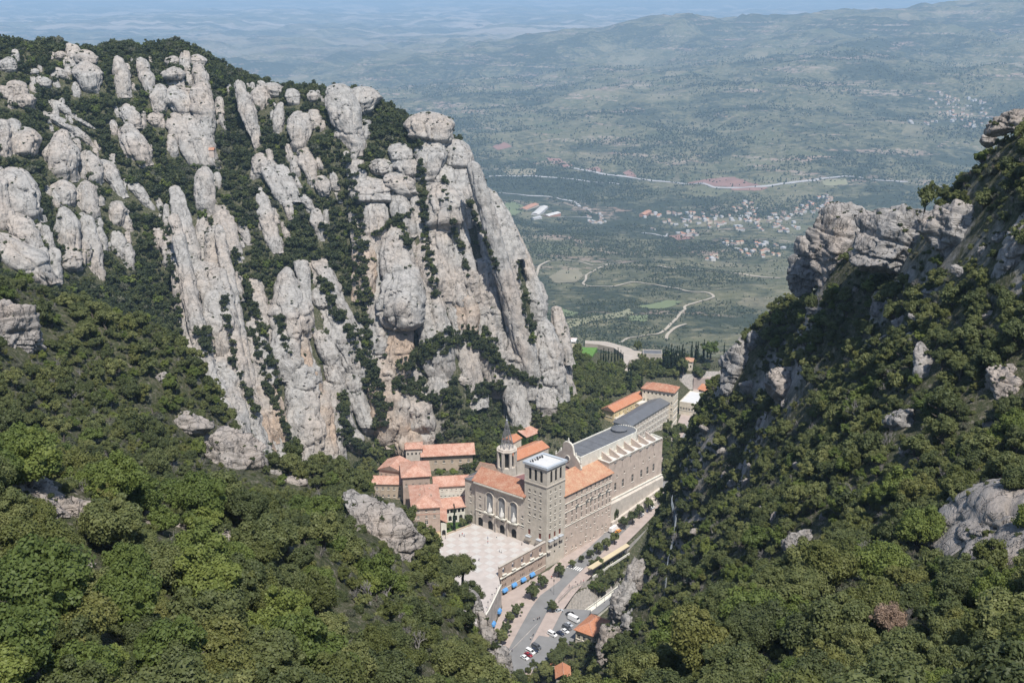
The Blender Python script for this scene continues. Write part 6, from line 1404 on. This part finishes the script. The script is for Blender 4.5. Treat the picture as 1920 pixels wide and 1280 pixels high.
for (fx, x, y, z, r, k, lab) in ((Z3, 890, 1045, -10.2, 3.5, 'o', 'round street tree at the foot of the bell tower'), (Z3, 1012, 965, -10, 2.3, 'o', 'second street tree from the bell tower'), (Z3, 1092, 915, -9.8, 2.0, 'o', 'smallest street tree, third from the bell tower'), (Z3, 1168, 880, -9.4, 2.5, 'o', 'fourth street tree along the pink wing'), (Z3, 1240, 840, -9.2, 3.2, 'o', 'fifth street tree along the pink wing'), (Z3, 1310, 800, -8.8, 3.2, 'o', 'sixth street tree along the pink wing'), (Z3, 1385, 745, -8.4, 3.2, 'o', 'street tree at the far end of the pink wing'),
        (Z3, 1470, 610, -7.4, 3.4, 'o', 'first leafy tree in front of the basilica plinth'), (Z3, 1545, 560, -6.6, 3.6, 'o', 'second leafy tree in front of the basilica plinth'), (Z3, 1610, 505, -5.8, 3.2, 'o', 'third leafy tree in front of the basilica plinth'), (Z3, 1690, 450, -5.0, 3.4, 'o', 'fourth leafy tree in front of the basilica plinth'), (Z3, 1782, 372, -4.0, 3.0, 'b', 'bright green tree at the far corner of the basilica'),
        (Z4, 745, 530, -11, 4.2, 'o', 'large tree in front of the blue awnings'), (Z4, 845, 440, -10.8, 3.6, 'o', 'tree at the right end of the arcade building'), (Z4, 605, 690, -11.8, 3.2, 'o', 'first tree of the hedge along the car park street'), (Z4, 550, 745, -11.9, 2.8, 'o', 'second tree of the hedge along the car park street'), (Z4, 515, 850, -12, 3.2, 'o', 'third tree of the hedge along the car park street'), (Z4, 470, 940, -12.2, 4.0, 'o', 'big tree at the near end of the hedge'), (Z4, 925, 650, -11.9, 3.1, 'o', 'single tree at the corner of the car park'), (Z4, 660, 605, -11.4, 1.3, 'b', 'small bright bush beside the street hedge'),
        (Z1, 985, 1080, .2, 2.6, 'o', 'tree in the planted corner of the plaza'), (Z1, 1040, 1050, .2, 2.8, 'o', 'dark tree against the corner block'), (Z1, 855, 1100, .2, 1.6, 'o', 'small palm-like tree by the side gallery'), (Z1, 245, 830, 0, 4.0, 'p', 'dark conifer in front of the lower left wing'), (Z1, 780, 640, 10, 3.0, 'b', 'courtyard tree before the rear dormitory'), (Z1, 900, 630, 10, 2.6, 'b', 'second courtyard tree before the rear dormitory'),
        (Z5, 1235, 560, 14, 5.5, 'o', 'broad umbrella-shaped pine beside the long cypress row'), (Z5, 1480, 430, 17, 7.0, 'b', 'large round bright tree right of the cypresses'), (Z5, 830, 370, 17, 4.0, 'o', 'dark round tree at the end of the pale terrace'), (Z5, 300, 400, 17, 4.5, 'o', 'dark tree between the white-roofed house and the lawn'), (Z5, 680, 760, 11, 4.5, 'b', 'yellow-green tree beside the yellow house'), (Z5, 560, 960, 9, 5.0, 'b', 'bright tree between garden path and yellow house'), (Z5, 430, 1000, 9, 5.5, 'p', 'big conifer above the nave roof')):
    place_tree(zp(fx, x, y, z), r, k, lab)
p = Z3(1388, 590, -8.2); e = place_tree((p[0], p[1], -8.2), 2.7, 'o', 'tall narrow dark tree at the corner of pink wing and plinth', None, 'garden_tree', 2.3)
# wooded parts of the ledge
def px_poly_scatter(poly, n, zfn, rg):
    us, vs = [p[0] for p in poly], [p[1] for p in poly]; out = []
    for _ in range(n):
        u, v = rg.uniform(min(us), max(us)), rg.uniform(min(vs), max(vs))
        if inside((u, v), poly):
            h = hit(u, v, zfn, 300, 1000, 400)
            if h is not None: out.append(h)
    return out
gw = np.random.default_rng(77); GP = []
for poly, n in (([(1062, 640), (1080, 665), (1120, 695), (1160, 690), (1180, 712), (1150, 735), (1130, 790), (1095, 812), (1060, 790), (1010, 800), (1000, 780), (1045, 755)], 560), ([(1247, 795), (1282, 800), (1272, 850), (1250, 905), (1243, 900)], 110), ([(1180, 650), (1240, 640), (1350, 630), (1350, 660), (1300, 690), (1270, 705), (1215, 705)], 210),
                ([(1120, 690), (1165, 690), (1200, 715), (1212, 732), (1160, 745), (1125, 740)], 170), ([(1180, 695), (1240, 668), (1290, 682), (1285, 706), (1215, 712)], 170), ([(1085, 690), (1130, 690), (1130, 720), (1090, 730)], 90), ([(1112, 1075), (1172, 1050), (1172, 1085), (1130, 1112), (1110, 1108)], 80), ([(690, 850), (760, 840), (700, 900), (690, 960), (665, 900)], 110), ([(870, 830), (930, 800), (990, 800), (960, 830), (925, 860), (885, 870)], 150), ([(1290, 700), (1330, 690), (1310, 715)], 20), ([(1010, 800), (1060, 790), (1100, 815), (1080, 835), (1040, 815)], 80)):
    GP += px_poly_scatter(poly, n, H_near, gw)
for poly, n in (([(1062, 1208), (1100, 1212), (1145, 1195), (1160, 1290), (950, 1290), (985, 1258), (1040, 1238)], 120),):
    GP += px_poly_scatter(poly, n, H_near, gw)
GP = np.array(GP); gr = np.clip(gw.lognormal(1.0, .3, len(GP)), 1.4, 5.0); GP[:, 2] -= .3*gr
scatter_object('garden_woods', GP, gr, gw.choice([0, 1, 2, 3, 7, 8], len(GP), p=[.24, .24, .2, .14, .13, .05]), mid_kinds, 'leafy woods of the monastery gardens below the cliff', 12)
place_tree(at_y(1735, 385, 250)-np.array((0, 0, 2.2)), 2.3, 'o', 'dark tree standing out on the skyline of the right ridge', None, 'ridge_tree', 1.6)
for (u_, v_, r_, lab) in ((75, 1120, 4.6, 'big fresh green tree filling the lower left corner'), (20, 1215, 3.4, 'glossy green tree at the very bottom left'), (150, 1260, 3.0, 'light green tree at the bottom edge beside the corner tree')):
    h_ = hit(u_, v_+70, H_near, 20, 200); h_ = at_y(u_, v_+60, 55) if h_ is None else h_
    e = empty('green_oak', h_-np.array((0, 0, .6)), 1.0); e.scale = (r_*.8, r_*.8, r_*.8); tag(e, lab, 'tree'); link('crown', bright_near[0][0], e); link('trunk', bright_near[0][1], e)
q = hit(1665, 1195, H_near, 20, 300); q = q if q is not None else at_y(1665, 1195, 95)
e = empty('dead_oak', q-np.array((0, 0, .5)), .4); e.scale = (1.6, 1.6, 1.9); tag(e, 'single reddish-brown withered tree at the lower right', 'tree'); link('crown', red_near[0], e); link('trunk', red_near[1], e)

for (u_, v_, y_, r_, lab) in ((838, 1095, 232, 4.6, 'dark round oak on the spur crest covering the plaza edge'), (868, 1075, 236, 3.8, 'oak at the tip of the spur just left of the ramp'), (806, 1078, 246, 4.2, 'oak on the spur crest between pale cliff and plaza'), (880, 1128, 212, 3.6, 'lower oak at the tip of the spur beside the ramp'), (850, 1140, 205, 4.2, 'broad oak below the plaza edge on the spur')):
    p_ = at_y(u_, v_, y_); me = oak_near[random.randrange(4)]; e = empty('holm_oak', p_-np.array((0, 0, 2.6)), random.uniform(0, 6)); e.scale = (r_, r_, r_*1.05); tag(e, lab, 'tree'); link('crown', me[0], e); link('trunk', me[1], e)
# ------------------------------------------------------------------ rockfall net beside the road
def net():
    root = empty('rockfall_net'); tag(root, 'blue-grey rockfall net hanging down the right slope beside the road', 'net')
    pts = []
    for (u, v) in ((1252, 915), (1258, 950), (1266, 985), (1262, 1020), (1252, 1060), (1246, 1110)):
        h = hit(u, v+4, H_near, 100, 700); pts.append(h if h is not None else at_y(u, v, 380))
    pts = np.array(pts); fence = MB(); H = 4.5
    for a, b in zip(pts[:-1], pts[1:]):
        n = 10
        for i in range(n): 
            p = a+(b-a)*i/n; fence.beam(p, p+np.array((0, 0, H)), .05)
        for k in range(9): fence.beam(a+np.array((0, 0, H*k/8)), b+np.array((0, 0, H*k/8)), .045)
    fence.obj('mesh_panel', 'net_wire', root)
    for p in pts:
        m = MB(); m.beam(p-np.array((0, 0, .5)), p+np.array((.3, -.3, H+.8)), .13); m.obj('post', 'rim_metal', root)
net()

# ------------------------------------------------------------------ cars
def car_meshes(kind, paint):
    L, W, Hh = {'car': (4.2, 1.75, 1.45), 'van': (4.9, 1.95, 2.0), 'box': (6.2, 2.2, 2.9)}[kind]
    if kind == 'car': prof = [(-.5, .18), (.5, .18), (.5, .42), (.47, .56), (.22, .64), (.07, 1.0), (-.27, 1.0), (-.42, .66), (-.5, .60)]
    elif kind == 'van': prof = [(-.5, .16), (.5, .16), (.5, .42), (.46, .55), (.34, .60), (.2, 1.0), (-.46, 1.0), (-.5, .58)]
    else: prof = [(-.5, .2), (.5, .2), (.5, .5), (.47, .72), (.36, 1.0), (-.5, 1.0)]
    m = MB(); N = len(prof); top = max(z for x, z in prof)
    def w_(z): return W/2*(1.0 if z < .62 else .84)
    V = [(x*L, s*w_(z), z*Hh) for s in (-1, 1) for x, z in prof]; m.add(V, [list(range(N)), list(range(2*N-1, N-1, -1))]+[[i, N+i, N+(i+1) % N, (i+1) % N] for i in range(N)])
    body = m.mesh('body', [paint]); g = MB()
    if kind != 'box':
        a, b = (prof[4], prof[5]) if kind == 'car' else (prof[4], prof[5]); c, d = prof[-3 if kind == 'car' else -2], prof[-2 if kind == 'car' else -1]
        zm = .66
        for s in (-1, 1):
            y = s*(W/2*.93); P = [(a[0]*L-.2, y, zm*Hh), (b[0]*L-.03, s*W/2*.855, .94*Hh), (c[0]*L+.05, s*W/2*.855, .94*Hh), (d[0]*L+.2, y, zm*Hh)]; g.add([(x, yy+s*.03, z) for x, yy, z in P], [[0, 1, 2, 3] if s > 0 else [3, 2, 1, 0]])
        for (p, q, off) in ((a, b, .03), (d, c, -.03)):
            g.add([(p[0]*L+off, -W*.40, p[1]*Hh+.05), (p[0]*L+off, W*.40, p[1]*Hh+.05), (q[0]*L+off, W*.37, q[1]*Hh-.03), (q[0]*L+off, -W*.37, q[1]*Hh-.03)], [[0, 1, 2, 3] if off > 0 else [3, 2, 1, 0]])
    else: g.add([(.475*L+.03, -W*.4, .74*Hh), (.475*L+.03, W*.4, .74*Hh), (.37*L+.03, W*.4, .97*Hh), (.37*L+.03, -W*.4, .97*Hh)], [[0, 1, 2, 3]])
    glass = g.mesh('window_glass', ['glass'])
    wh = MB(); V, F = tube([(0, -.1, 0), (0, .1, 0)], [.33, .33], 12); wh.add(V, [list(f) for f in F]); wh.f += [list(range(12))[::-1], list(range(12, 24))]; wh.m += [0, 0]; wheel = wh.mesh('wheel', ['dark_metal'])
    hl = MB(); hl.box((0, 0, 0), (.08, .32, .16)); light = hl.mesh('headlight', ['paint_white']); return L, W, Hh, body, glass, wheel, light
for nm, c in (('paint_car_white', (.78, .78, .77)), ('paint_car_navy', (.02, .027, .05)), ('paint_car_grey', (.09, .095, .105)), ('paint_car_silver', (.42, .44, .46)), ('paint_car_red', (.26, .02, .03)), ('paint_car_black', (.014, .014, .016)), ('paint_car_orange', (.75, .3, .05)), ('paint_car_blue', (.06, .14, .4)), ('paint_car_mint', (.55, .75, .66))): mat_plain(nm, c, .25, .03, .3, .6)
_cm = {}
def car(p, rz, kind, paint, label, group='cars in the car park'):
    if (kind, paint) not in _cm: _cm[(kind, paint)] = car_meshes(kind, 'paint_car_'+paint)
    L, W, Hh, body, glass, wheel, light = _cm[(kind, paint)]; e = empty('parked_car' if kind != 'box' else 'delivery_van', p, rz); tag(e, label, 'car' if kind == 'car' else 'van', group)
    link('body', body, e); link('window_glass', glass, e)
    for sx in (.31, -.31):
        for sy in (-1, 1): link('wheel', wheel, e, (sx*L, sy*(W/2-.06), .33))
    for sy in (-1, 1): link('headlight', light, e, (L/2, sy*W*.36, .5*Hh if kind == 'car' else .4*Hh))
def zc(x, y, z=-12.25): return at_z(960+x/9.6, 1140+y/9.6, z)
a_, b_ = zc(245, 750), zc(400, 835); ang = math.atan2(b_[1]-a_[1], b_[0]-a_[0])
for (x, y, k, c, lab, da) in ((230, 900, 'car', 'white', 'white hatchback nearest the trees at the end of the front row', 0), (295, 850, 'car', 'red', 'dark red car between two white cars in the front row', 0), (330, 800, 'van', 'white', 'white people carrier second row from the red car', 0), (400, 770, 'car', 'navy', 'navy blue car in the front row of the car park', 0), (440, 710, 'van', 'grey', 'dark grey car at the upper end of the front row', 0),
        (725, 485, 'van', 'white', 'white people carrier standing alone in the car park', 0), (870, 465, 'car', 'navy', 'dark blue car beside the lone white people carrier', 0), (955, 425, 'car', 'white', 'white saloon near the station house', 0), (990, 365, 'van', 'grey', 'dark estate car behind the white saloon', 0), (1025, 310, 'car', 'silver', 'light silver car by the corner of the station house', 0), (1110, 225, 'box', 'white', 'large white delivery van behind the station house', 0), (1040, 110, 'car', 'black', 'black car parked apart near the retaining wall', 1.2), (850, 60, 'car', 'silver', 'silver car under the car park tree', 1.2)):
    car(zc(x, y), ang+da, k, c, lab)
for (u, v, z, k, c, lab) in ((1150, 995, -8.3, 'box', 'white', 'white van at the end of the pink wing'), (1159, 997, -8.5, 'car', 'orange', 'orange car behind the street trees'), (1214, 957, -6.9, 'car', 'blue', 'blue car in the tree shade by the basilica'), (1222, 953, -6.6, 'car', 'white', 'white car next to the blue one by the basilica'), (1202, 966, -7.2, 'car', 'white', 'white car parked under the basilica trees'), (1309, 801, -.2, 'box', 'mint', 'pale mint-green van on the upper road'), (1303, 812, -.5, 'car', 'red', 'red car in front of the mint-green van')):
    q = at_z(u, v, z); car((q[0], q[1], z+.02), R(50), k, c, lab, 'vehicles along the upper street')

# ------------------------------------------------------------------ people
for nm, c in (('skin', (.45, .28, .2)), ('cloth_dark', (.04, .045, .06)), ('cloth_white', (.7, .7, .68)), ('cloth_red', (.5, .06, .05)), ('cloth_blue', (.1, .18, .4)), ('jeans', (.07, .1, .17)), ('hair_dark', (.03, .02, .015))): mat_plain(nm, c, .85, .1, 2)
def person_mesh(seed, top, bot):
    rg = np.random.default_rng(seed); m = MB(); st_ = rg.uniform(.08, .3)
    def tb(path, rad, mi):
        V, F = tube(path, rad, 8); m.add(V, [list(f) for f in F], mi); o = len(m.v)-len(V); m.f += [[o+i for i in range(7, -1, -1)], [len(m.v)-8+i for i in range(8)]]; m.m += [mi, mi]
    for s in (-1, 1):
        tb([(s*.10, s*st_+.08, .02), (s*.1, s*st_-.06, .06), (s*.1, s*st_*.6, .48), (s*.09, 0, .92)], [.045, .06, .065, .1], 1)
        tb([(s*.19, 0, 1.42), (s*.25, -s*.06, 1.12), (s*.24, -s*.1+.1, .86), (s*.23, -s*.1+.13, .76)], [.055, .05, .04, .045], 0 if rg.uniform() < .5 else 2)
    tb([(0, 0, .84), (0, 0, 1.0), (0, .01, 1.25), (0, 0, 1.42), (0, 0, 1.49)], [.15, .155, .18, .17, .07], 0); tb([(0, 0, 1.46), (0, .01, 1.56), (0, .02, 1.64), (0, .01, 1.72), (0, 0, 1.76)], [.055, .07, .1, .085, .03], 2); tb([(0, -.03, 1.64), (0, -.02, 1.72), (0, 0, 1.79)], [.1, .1, .03], 3)
    return m.mesh('person', [top, bot, 'skin', 'hair_dark'], True)
pm = [person_mesh(1, 'cloth_white', 'jeans'), person_mesh(2, 'cloth_dark', 'cloth_dark'), person_mesh(3, 'cloth_red', 'jeans'), person_mesh(4, 'cloth_blue', 'cloth_dark'), person_mesh(5, 'cloth_white', 'cloth_dark')]
wear = ['white top and jeans', 'dark clothes', 'red top and jeans', 'blue top and dark trousers', 'white shirt and dark trousers']
def person(p, k, where):
    o = link('person', pm[k], None, p, random.uniform(0, 6)); tag(o, 'person in %s %s' % (wear[k], where), 'person')
for (fx, x, y, z, k, wh) in ((Z1, 957, 1165, .04, 1, 'left of a group near the plaza garden'), (Z1, 980, 1152, .04, 2, 'in the middle of the group near the plaza garden'), (Z1, 997, 1165, .04, 3, 'right of the group near the plaza garden'), (Z1, 1207, 1188, .04, 3, 'standing behind another in mid plaza'), (Z1, 1208, 1222, .04, 2, 'in front of another in mid plaza'), (Z1, 1287, 1175, .04, 0, 'near the plaza doors'), (Z1, 1510, 1240, .04, 1, 'by the last door beside the tower'), (Z1, 830, 1180, .04, 1, 'beside the gatehouse'),
        (Z3, 150, 912, .04, 1, 'left of a pair in the lower plaza'), (Z3, 181, 905, .04, 3, 'right of a pair in the lower plaza'), (Z3, 364, 826, .04, 0, 'left of a pair in the right plaza'), (Z3, 379, 835, .04, 4, 'right of a pair in the right plaza'), (Z4, 318, 660, .03, 1, 'on the ramp beside the lamps'), (Z4, 350, 645, .03, 4, 'on the ramp behind another walker'),
        (Z4, 920, 352, -10.6, 2, 'under the arcade corner by the street'), (Z4, 764, 728, -12.0, 0, 'left of three walking on the car park street'), (Z4, 796, 722, -12.0, 1, 'middle of three walking on the car park street'), (Z4, 813, 713, -12.0, 1, 'right of three walking on the car park street'), (Z4, 735, 895, -12.24, 4, 'left of a pair in the car park'), (Z4, 757, 865, -12.24, 1, 'right of a pair in the car park'), (Z4, 570, 998, -12.2, 3, 'alone at the lower end of the street'),
        (Z4, 1078, 428, -10.5, 1, 'first at the street railing'), (Z4, 1105, 438, -10.5, 0, 'second at the street railing'), (Z4, 1136, 385, -10.4, 4, 'crossing near the street railing'), (Z4, 1152, 418, -10.4, 1, 'third at the street railing'), (Z4, 1182, 392, -10.4, 1, 'fourth at the street railing'), (Z4, 1205, 385, -10.3, 2, 'last at the street railing')):
    q = fx(x, y, z); person((q[0], q[1], z), k, wh)

# ------------------------------------------------------------------ the valley: woods, tracks, fields, villages
mat_plain('track_earth', (0.40, 0.345, 0.265), .95, .12, .01); mat_plain('road_pale', (0.36, 0.35, 0.335), .9, .08, .01); mat_plain('red_earth', (0.25, 0.145, 0.115), .95, .2, .02); mat_plain('field_green', (0.15, 0.175, 0.085), .95, .12, .01); mat_plain('field_straw', (0.235, 0.225, 0.135), .95, .12, .01); mat_plain('field_brown', (0.215, 0.19, 0.125), .95, .2, .02)
def vh(u, v): return hit(u, v, H_V, 900, 14000, 1600)
def zv(x, y): return (840+x/2.667, 240+y/2.667)
def vribbon(name, pts, w_, mat, label):
    P = [vh(*zv(x, y)) for x, y in pts]; P = [p for p in P if p is not None]
    return ribbon(name, P, w_, mat, 1.6, 12.0, label, H_V)
vribbon('dirt_track', ((440, 745), (455, 690), (520, 662), (560, 660), (640, 668), (740, 690), (810, 680), (915, 672)), 6.5, 'track_earth', 'pale dirt track above the brown field')
vribbon('dirt_track', ((810, 680), (740, 710), (690, 735), (690, 760), (670, 780), (700, 795), (800, 795), (880, 780), (960, 770), (1040, 785), (1130, 800), (1200, 820), (1330, 832), (1330, 850), (1250, 875), (1170, 890), (1190, 905), (1150, 945), (1100, 1000), (1060, 1030), (960, 1045), (900, 1050), (860, 1075)), 6, 'track_earth', 'long winding dirt track across the valley slope')
vribbon('dirt_track', ((1095, 1062), (1090, 1040), (1130, 1000), (1190, 982)), 6, 'track_earth', 'short dirt spur beside the winding track')
vribbon('dirt_track', ((1050, 690), (1150, 705), (1300, 715), (1400, 725), (1520, 740), (1660, 752)), 10, 'track_earth', 'straight dirt track below the valley village')
vribbon('valley_road', ((215, 322), (400, 340), (520, 345), (640, 372), (660, 395)), 14, 'road_pale', 'pale road to the riverside hamlet')
vribbon('valley_road', ((190, 245), (300, 240), (420, 240), (560, 250), (680, 265), (790, 275), (860, 282)), 14, 'road_pale', 'pale valley road beyond the factory')
vribbon('highway', ((600, 195), (700, 215), (790, 235), (950, 255), (1150, 275), (1330, 300), (1600, 292), (1750, 270), (1900, 250), (2140, 262), (2300, 270)), 20, 'road_pale', 'grey highway crossing the valley floor')
vribbon('valley_road', ((550, 447), (700, 447)), 10, 'road_pale', 'straight bridge road by the riverside hamlet')
vribbon('valley_road', ((970, 525), (1050, 535), (1090, 548), (1100, 530)), 10, 'road_pale', 'short road below the valley village')
def patch(name, poly, mat, label, cell=5.0, off=1.2):
    W_ = [vh(*zv(x, y)) for x, y in poly]; W_ = [p[:2] for p in W_ if p is not None]
    xs, ys = [p[0] for p in W_], [p[1] for p in W_]; cell = max(cell, max(max(xs)-min(xs), max(ys)-min(ys))/150)
    X = np.arange(min(xs), max(xs)+cell, cell); Yv = np.arange(min(ys), max(ys)+cell, cell); m = len(X)
    gx, gy = np.meshgrid(X, Yv); gx = gx+cell*.3*vnoise(np.stack([gx/17, gy/17, gx*0], -1), 3); gy = gy+cell*.3*vnoise(np.stack([gx/19, gy/19, gx*0+4], -1), 3)
    V = np.stack([gx, gy, H_V(gx, gy)+off], -1).reshape(-1, 3); F = []
    for j in range(len(Yv)-1):
        for i in range(m-1):
            if inside((X[i]+cell/2, Yv[j]+cell/2), W_): F.append([j*m+i, j*m+i+1, (j+1)*m+i+1, (j+1)*m+i])
    if F: tag(link(name, np_mesh(name, V, np.array(F), [MAT[mat]], True)), label, kind='structure')
patch('earthworks', ((1195, 275), (1300, 256), (1430, 245), (1500, 272), (1605, 302), (1530, 316), (1420, 312), (1400, 295), (1290, 287)), 'red_earth', 'large red earthworks beside the highway')
patch('earthworks', ((490, 150), (560, 155), (625, 190), (580, 197), (520, 175)), 'red_earth', 'red cutting at the left of the highway'); patch('earthworks', ((690, 207), (750, 195), (775, 220), (720, 222)), 'red_earth', 'small red bank above the highway'); patch('earthworks', ((875, 225), (910, 208), (945, 245), (900, 247)), 'red_earth', 'triangular red bank by the highway'); patch('earthworks', ((270, 215), (330, 205), (440, 205), (440, 235), (300, 238)), 'field_brown', 'brown cut slope above the factory'); patch('earthworks', ((1090, 540), (1190, 530), (1235, 552), (1150, 562)), 'red_earth', 'red earth patch under the village'); patch('earthworks', ((220, 95), (280, 72), (320, 95), (250, 112)), 'red_earth', 'reddish quarry in the upper left valley')
patch('field', ((560, 985), (700, 948), (900, 905), (935, 930), (760, 962), (600, 1005)), 'field_straw', 'long straw-coloured field under the winding track'); patch('field', ((950, 890), (1100, 862), (1175, 870), (1020, 906)), 'field_green', 'pale green field inside the winding track'); patch('field', ((245, 385), (330, 370), (395, 400), (330, 442), (260, 437)), 'field_green', 'green meadow left of the factory'); patch('field', ((505, 745), (560, 710), (650, 705), (682, 735), (640, 772), (540, 778)), 'field_brown', 'oval brown field below the upper track'); patch('field', ((560, 900), (650, 925), (640, 940), (570, 945)), 'field_green', 'small green field at the cliff edge'); patch('field', ((900, 940), (1000, 935), (990, 970), (910, 965)), 'field_green', 'small green field beside the straw field'); patch('field', ((1870, 225+40), (1990, 255), (2000, 285), (1880, 290)), 'field_straw', 'straw field beside the highway at the right')
patch('field', ((1640, 240-20), (1720, 195), (1800, 215), (1700, 235)), 'field_straw', 'pale field on the right valley floor') if False else None
# houses
for nm, c in (('house_white', (.54, .515, .475)), ('house_cream', (.58, .50, .40)), ('roof_terracotta', (.42, .22, .14)), ('roof_brown', (.28, .19, .14)), ('roof_grey', (.40, .39, .38))): mat_plain(nm, c, .85, .1, .05)
def house_mesh(a, b, h, rise, wallm, roofm, hip=False):
    m = MB(); q = [np.array(p) for p in ((-a/2, -b/2), (a/2, -b/2), (a/2, b/2), (-a/2, b/2))]
    for i in range(4):
        p, r = q[i], q[(i+1) % 4]; m.add([(p[0], p[1], -4), (r[0], r[1], -4), (r[0], r[1], h), (p[0], p[1], h)], [[0, 1, 2, 3]], 0)
    g = grow(q, .5); e = a*.25 if hip else 0; V = [(p[0], p[1], h) for p in g]+[(-a/2-.5+e, 0, h+rise), (a/2+.5-e, 0, h+rise)]; m.add(V, [[0, 1, 5, 4], [2, 3, 4, 5], [1, 2, 5], [3, 0, 4]], 1)
    for k in range(3):
        x = -a*.3+a*.3*k; m.add([(x-.6, -b/2-.06, 1.2), (x+.6, -b/2-.06, 1.2), (x+.6, -b/2-.06, 2.8), (x-.6, -b/2-.06, 2.8)], [[0, 1, 2, 3]], 2)
    return m.mesh('house', [wallm, roofm, 'glass'])
HM = [house_mesh(13, 10, 6.5, 2.2, 'house_white', 'roof_terracotta'), house_mesh(16, 10, 7, 2.2, 'house_cream', 'roof_brown'), house_mesh(12, 12, 8, 2.0, 'house_white', 'roof_grey', True), house_mesh(20, 11, 7, 2.2, 'house_white', 'roof_brown'), house_mesh(11, 9, 9, 2.0, 'house_cream', 'roof_terracotta', True), house_mesh(15, 12, 5, 1.0, 'house_white', 'roof_grey')]
hr = np.random.default_rng(31)
def village(clusters, label, group, sc=1.0):
    for poly, n in clusters:
        us, vs = [p[0] for p in poly], [p[1] for p in poly]; c = 0
        for _ in range(n*6):
            u, v = hr.uniform(min(us), max(us)), hr.uniform(min(vs), max(vs))
            if not inside((u, v), poly): continue
            p = vh(u, v)
            if p is None: continue
            o = link('house', HM[hr.integers(6)], None, p, hr.choice([.3, .3+math.pi/2, hr.uniform(0, 3)])); s = sc*hr.uniform(.75, 1.2); o.scale = (s, s, s); tag(o, label, 'house', group); c += 1
            if c >= n: break
village([([(1205, 402), (1260, 398), (1330, 400), (1400, 385), (1440, 392), (1500, 395), (1500, 432), (1440, 440), (1360, 432), (1290, 425), (1215, 420)], 105), ([(1480, 398), (1550, 365), (1570, 375), (1560, 392), (1500, 405)], 38), ([(1352, 455), (1400, 452), (1470, 462), (1465, 482), (1420, 488), (1360, 470)], 30), ([(1320, 478), (1345, 475), (1345, 490), (1315, 490)], 5), ([(1220, 430), (1310, 436), (1300, 447), (1230, 440)], 12), ([(1390, 378), (1410, 376), (1412, 388), (1392, 388)], 4)], 'pale house of the large village on the valley floor', 'houses of the large valley village', 1.0)
village([([(1728, 172), (1790, 172), (1865, 200), (1850, 215), (1860, 240), (1820, 246), (1765, 222), (1745, 200)], 62), ([(1690, 228), (1760, 226), (1760, 234), (1692, 236)], 10)], 'small pale house of the upper village at the right', 'houses of the upper right village', 1.2)
village([([(1092, 385), (1112, 398), (1138, 405), (1136, 418), (1108, 424), (1098, 405)], 26)], 'house of the narrow riverside hamlet', 'houses of the riverside hamlet', .8)
for (x0, y0, x1, y1, dep, h, wm, rm, lab) in ((393, 412, 455, 392, 34, 9, 'house_cream', 'roof_terracotta', 'long factory shed with red roof by the green meadow'), (455, 440, 500, 405, 30, 10, 'house_white', 'house_white', 'white factory shed right of the red-roofed one'), (505, 445, 565, 440, 30, 12, 'roof_terracotta', 'house_white', 'brick factory block with pale roof by the river'), (985, 445, 1018, 430, 24, 12, 'roof_terracotta', 'roof_terracotta', 'dark red block at the left end of the village'), (430, 460, 470, 455, 20, 7, 'house_white', 'roof_grey', 'low grey factory shed in front of the white one')):
    A, B = vh(*zv(x0, y0)), vh(*zv(x1, y1)); q = quad_from(A, B, dep); z = min(A[2], B[2]); m = MB()
    root = empty('factory'); tag(root, lab, 'building'); m.prism(q, z-6, z+h); m.obj('wall', wm, root); roof(root, q, z+h+.01, 4, 'gable', .6, rm, ridge=False)
# valley woods
def blob(seed):
    rg = np.random.default_rng(seed); v, f = ico(); parts = []
    for k in range(3):
        c = rg.normal(0, .35, 3); c[2] = abs(c[2])+.5; parts.append((c+v*rg.uniform(.45, .7)*(1+.18*rg.normal(0, 1, (12, 1))), f, 0, rg.uniform()))
    return build_mesh('valley_tree_%d' % seed, parts, ['leaf_far'])
vr = np.random.default_rng(55); n = 230000
d_ = 1000+9500*vr.uniform(0, 1, n)**1.15; a_ = vr.uniform(-R(8), R(27), n); X, Yv = d_*np.sin(a_), d_*np.cos(a_)
den = fbm2(X, Yv, 480, 4, 201)+.55*fbm2(X, Yv, 110, 3, 202); k = vr.uniform(0, 1, n) < np.clip((den+.05)*2.4, .05, .85)*np.clip(1.25-d_/9500, .08, 1); X, Yv = X[k], Yv[k]; P = np.stack([X, Yv, H_V(X, Yv)], 1); P = P[in_view(P, 60, 60)]
sz = vr.uniform(2.0, 4.6, len(P))*np.clip(np.hypot(P[:, 0], P[:, 1])/4200, .55, 1.6)
scatter_object('valley_woods', P, sz, vr.integers(0, 4, len(P)), [blob(s) for s in (301, 302, 303, 304)], 'scattered pine woods and bushes on the valley floor', 21)
print('valley trees', len(P))
# ------------------------------------------------------------------ haze
def make_haze():
    b = bpy.data.materials.new('haze_air'); b.use_nodes = True; t = b.node_tree; t.nodes.clear()
    o = t.nodes.new('ShaderNodeOutputMaterial'); v = t.nodes.new('ShaderNodeVolumePrincipled')
    v.inputs['Color'].default_value = (0.53, 0.765, 1.0, 1); v.inputs['Density'].default_value = 0.000070; v.inputs['Anisotropy'].default_value = 0.0
    t.links.new(v.outputs[0], o.inputs['Volume'])
    x, y0, y1, z0, z1 = 52000, -3000, 66000, -600, 560
    V = [(a, bb, c) for c in (z0, z1) for bb in (y0, y1) for a in (-x, x)]
    F = [[0, 2, 3, 1], [4, 5, 7, 6], [0, 1, 5, 4], [2, 6, 7, 3], [0, 4, 6, 2], [1, 3, 7, 5]]
    ob = link('haze', np_mesh('haze', V, F, [b])); tag(ob, 'pale blue summer haze filling the valley air', kind='stuff')
make_haze()
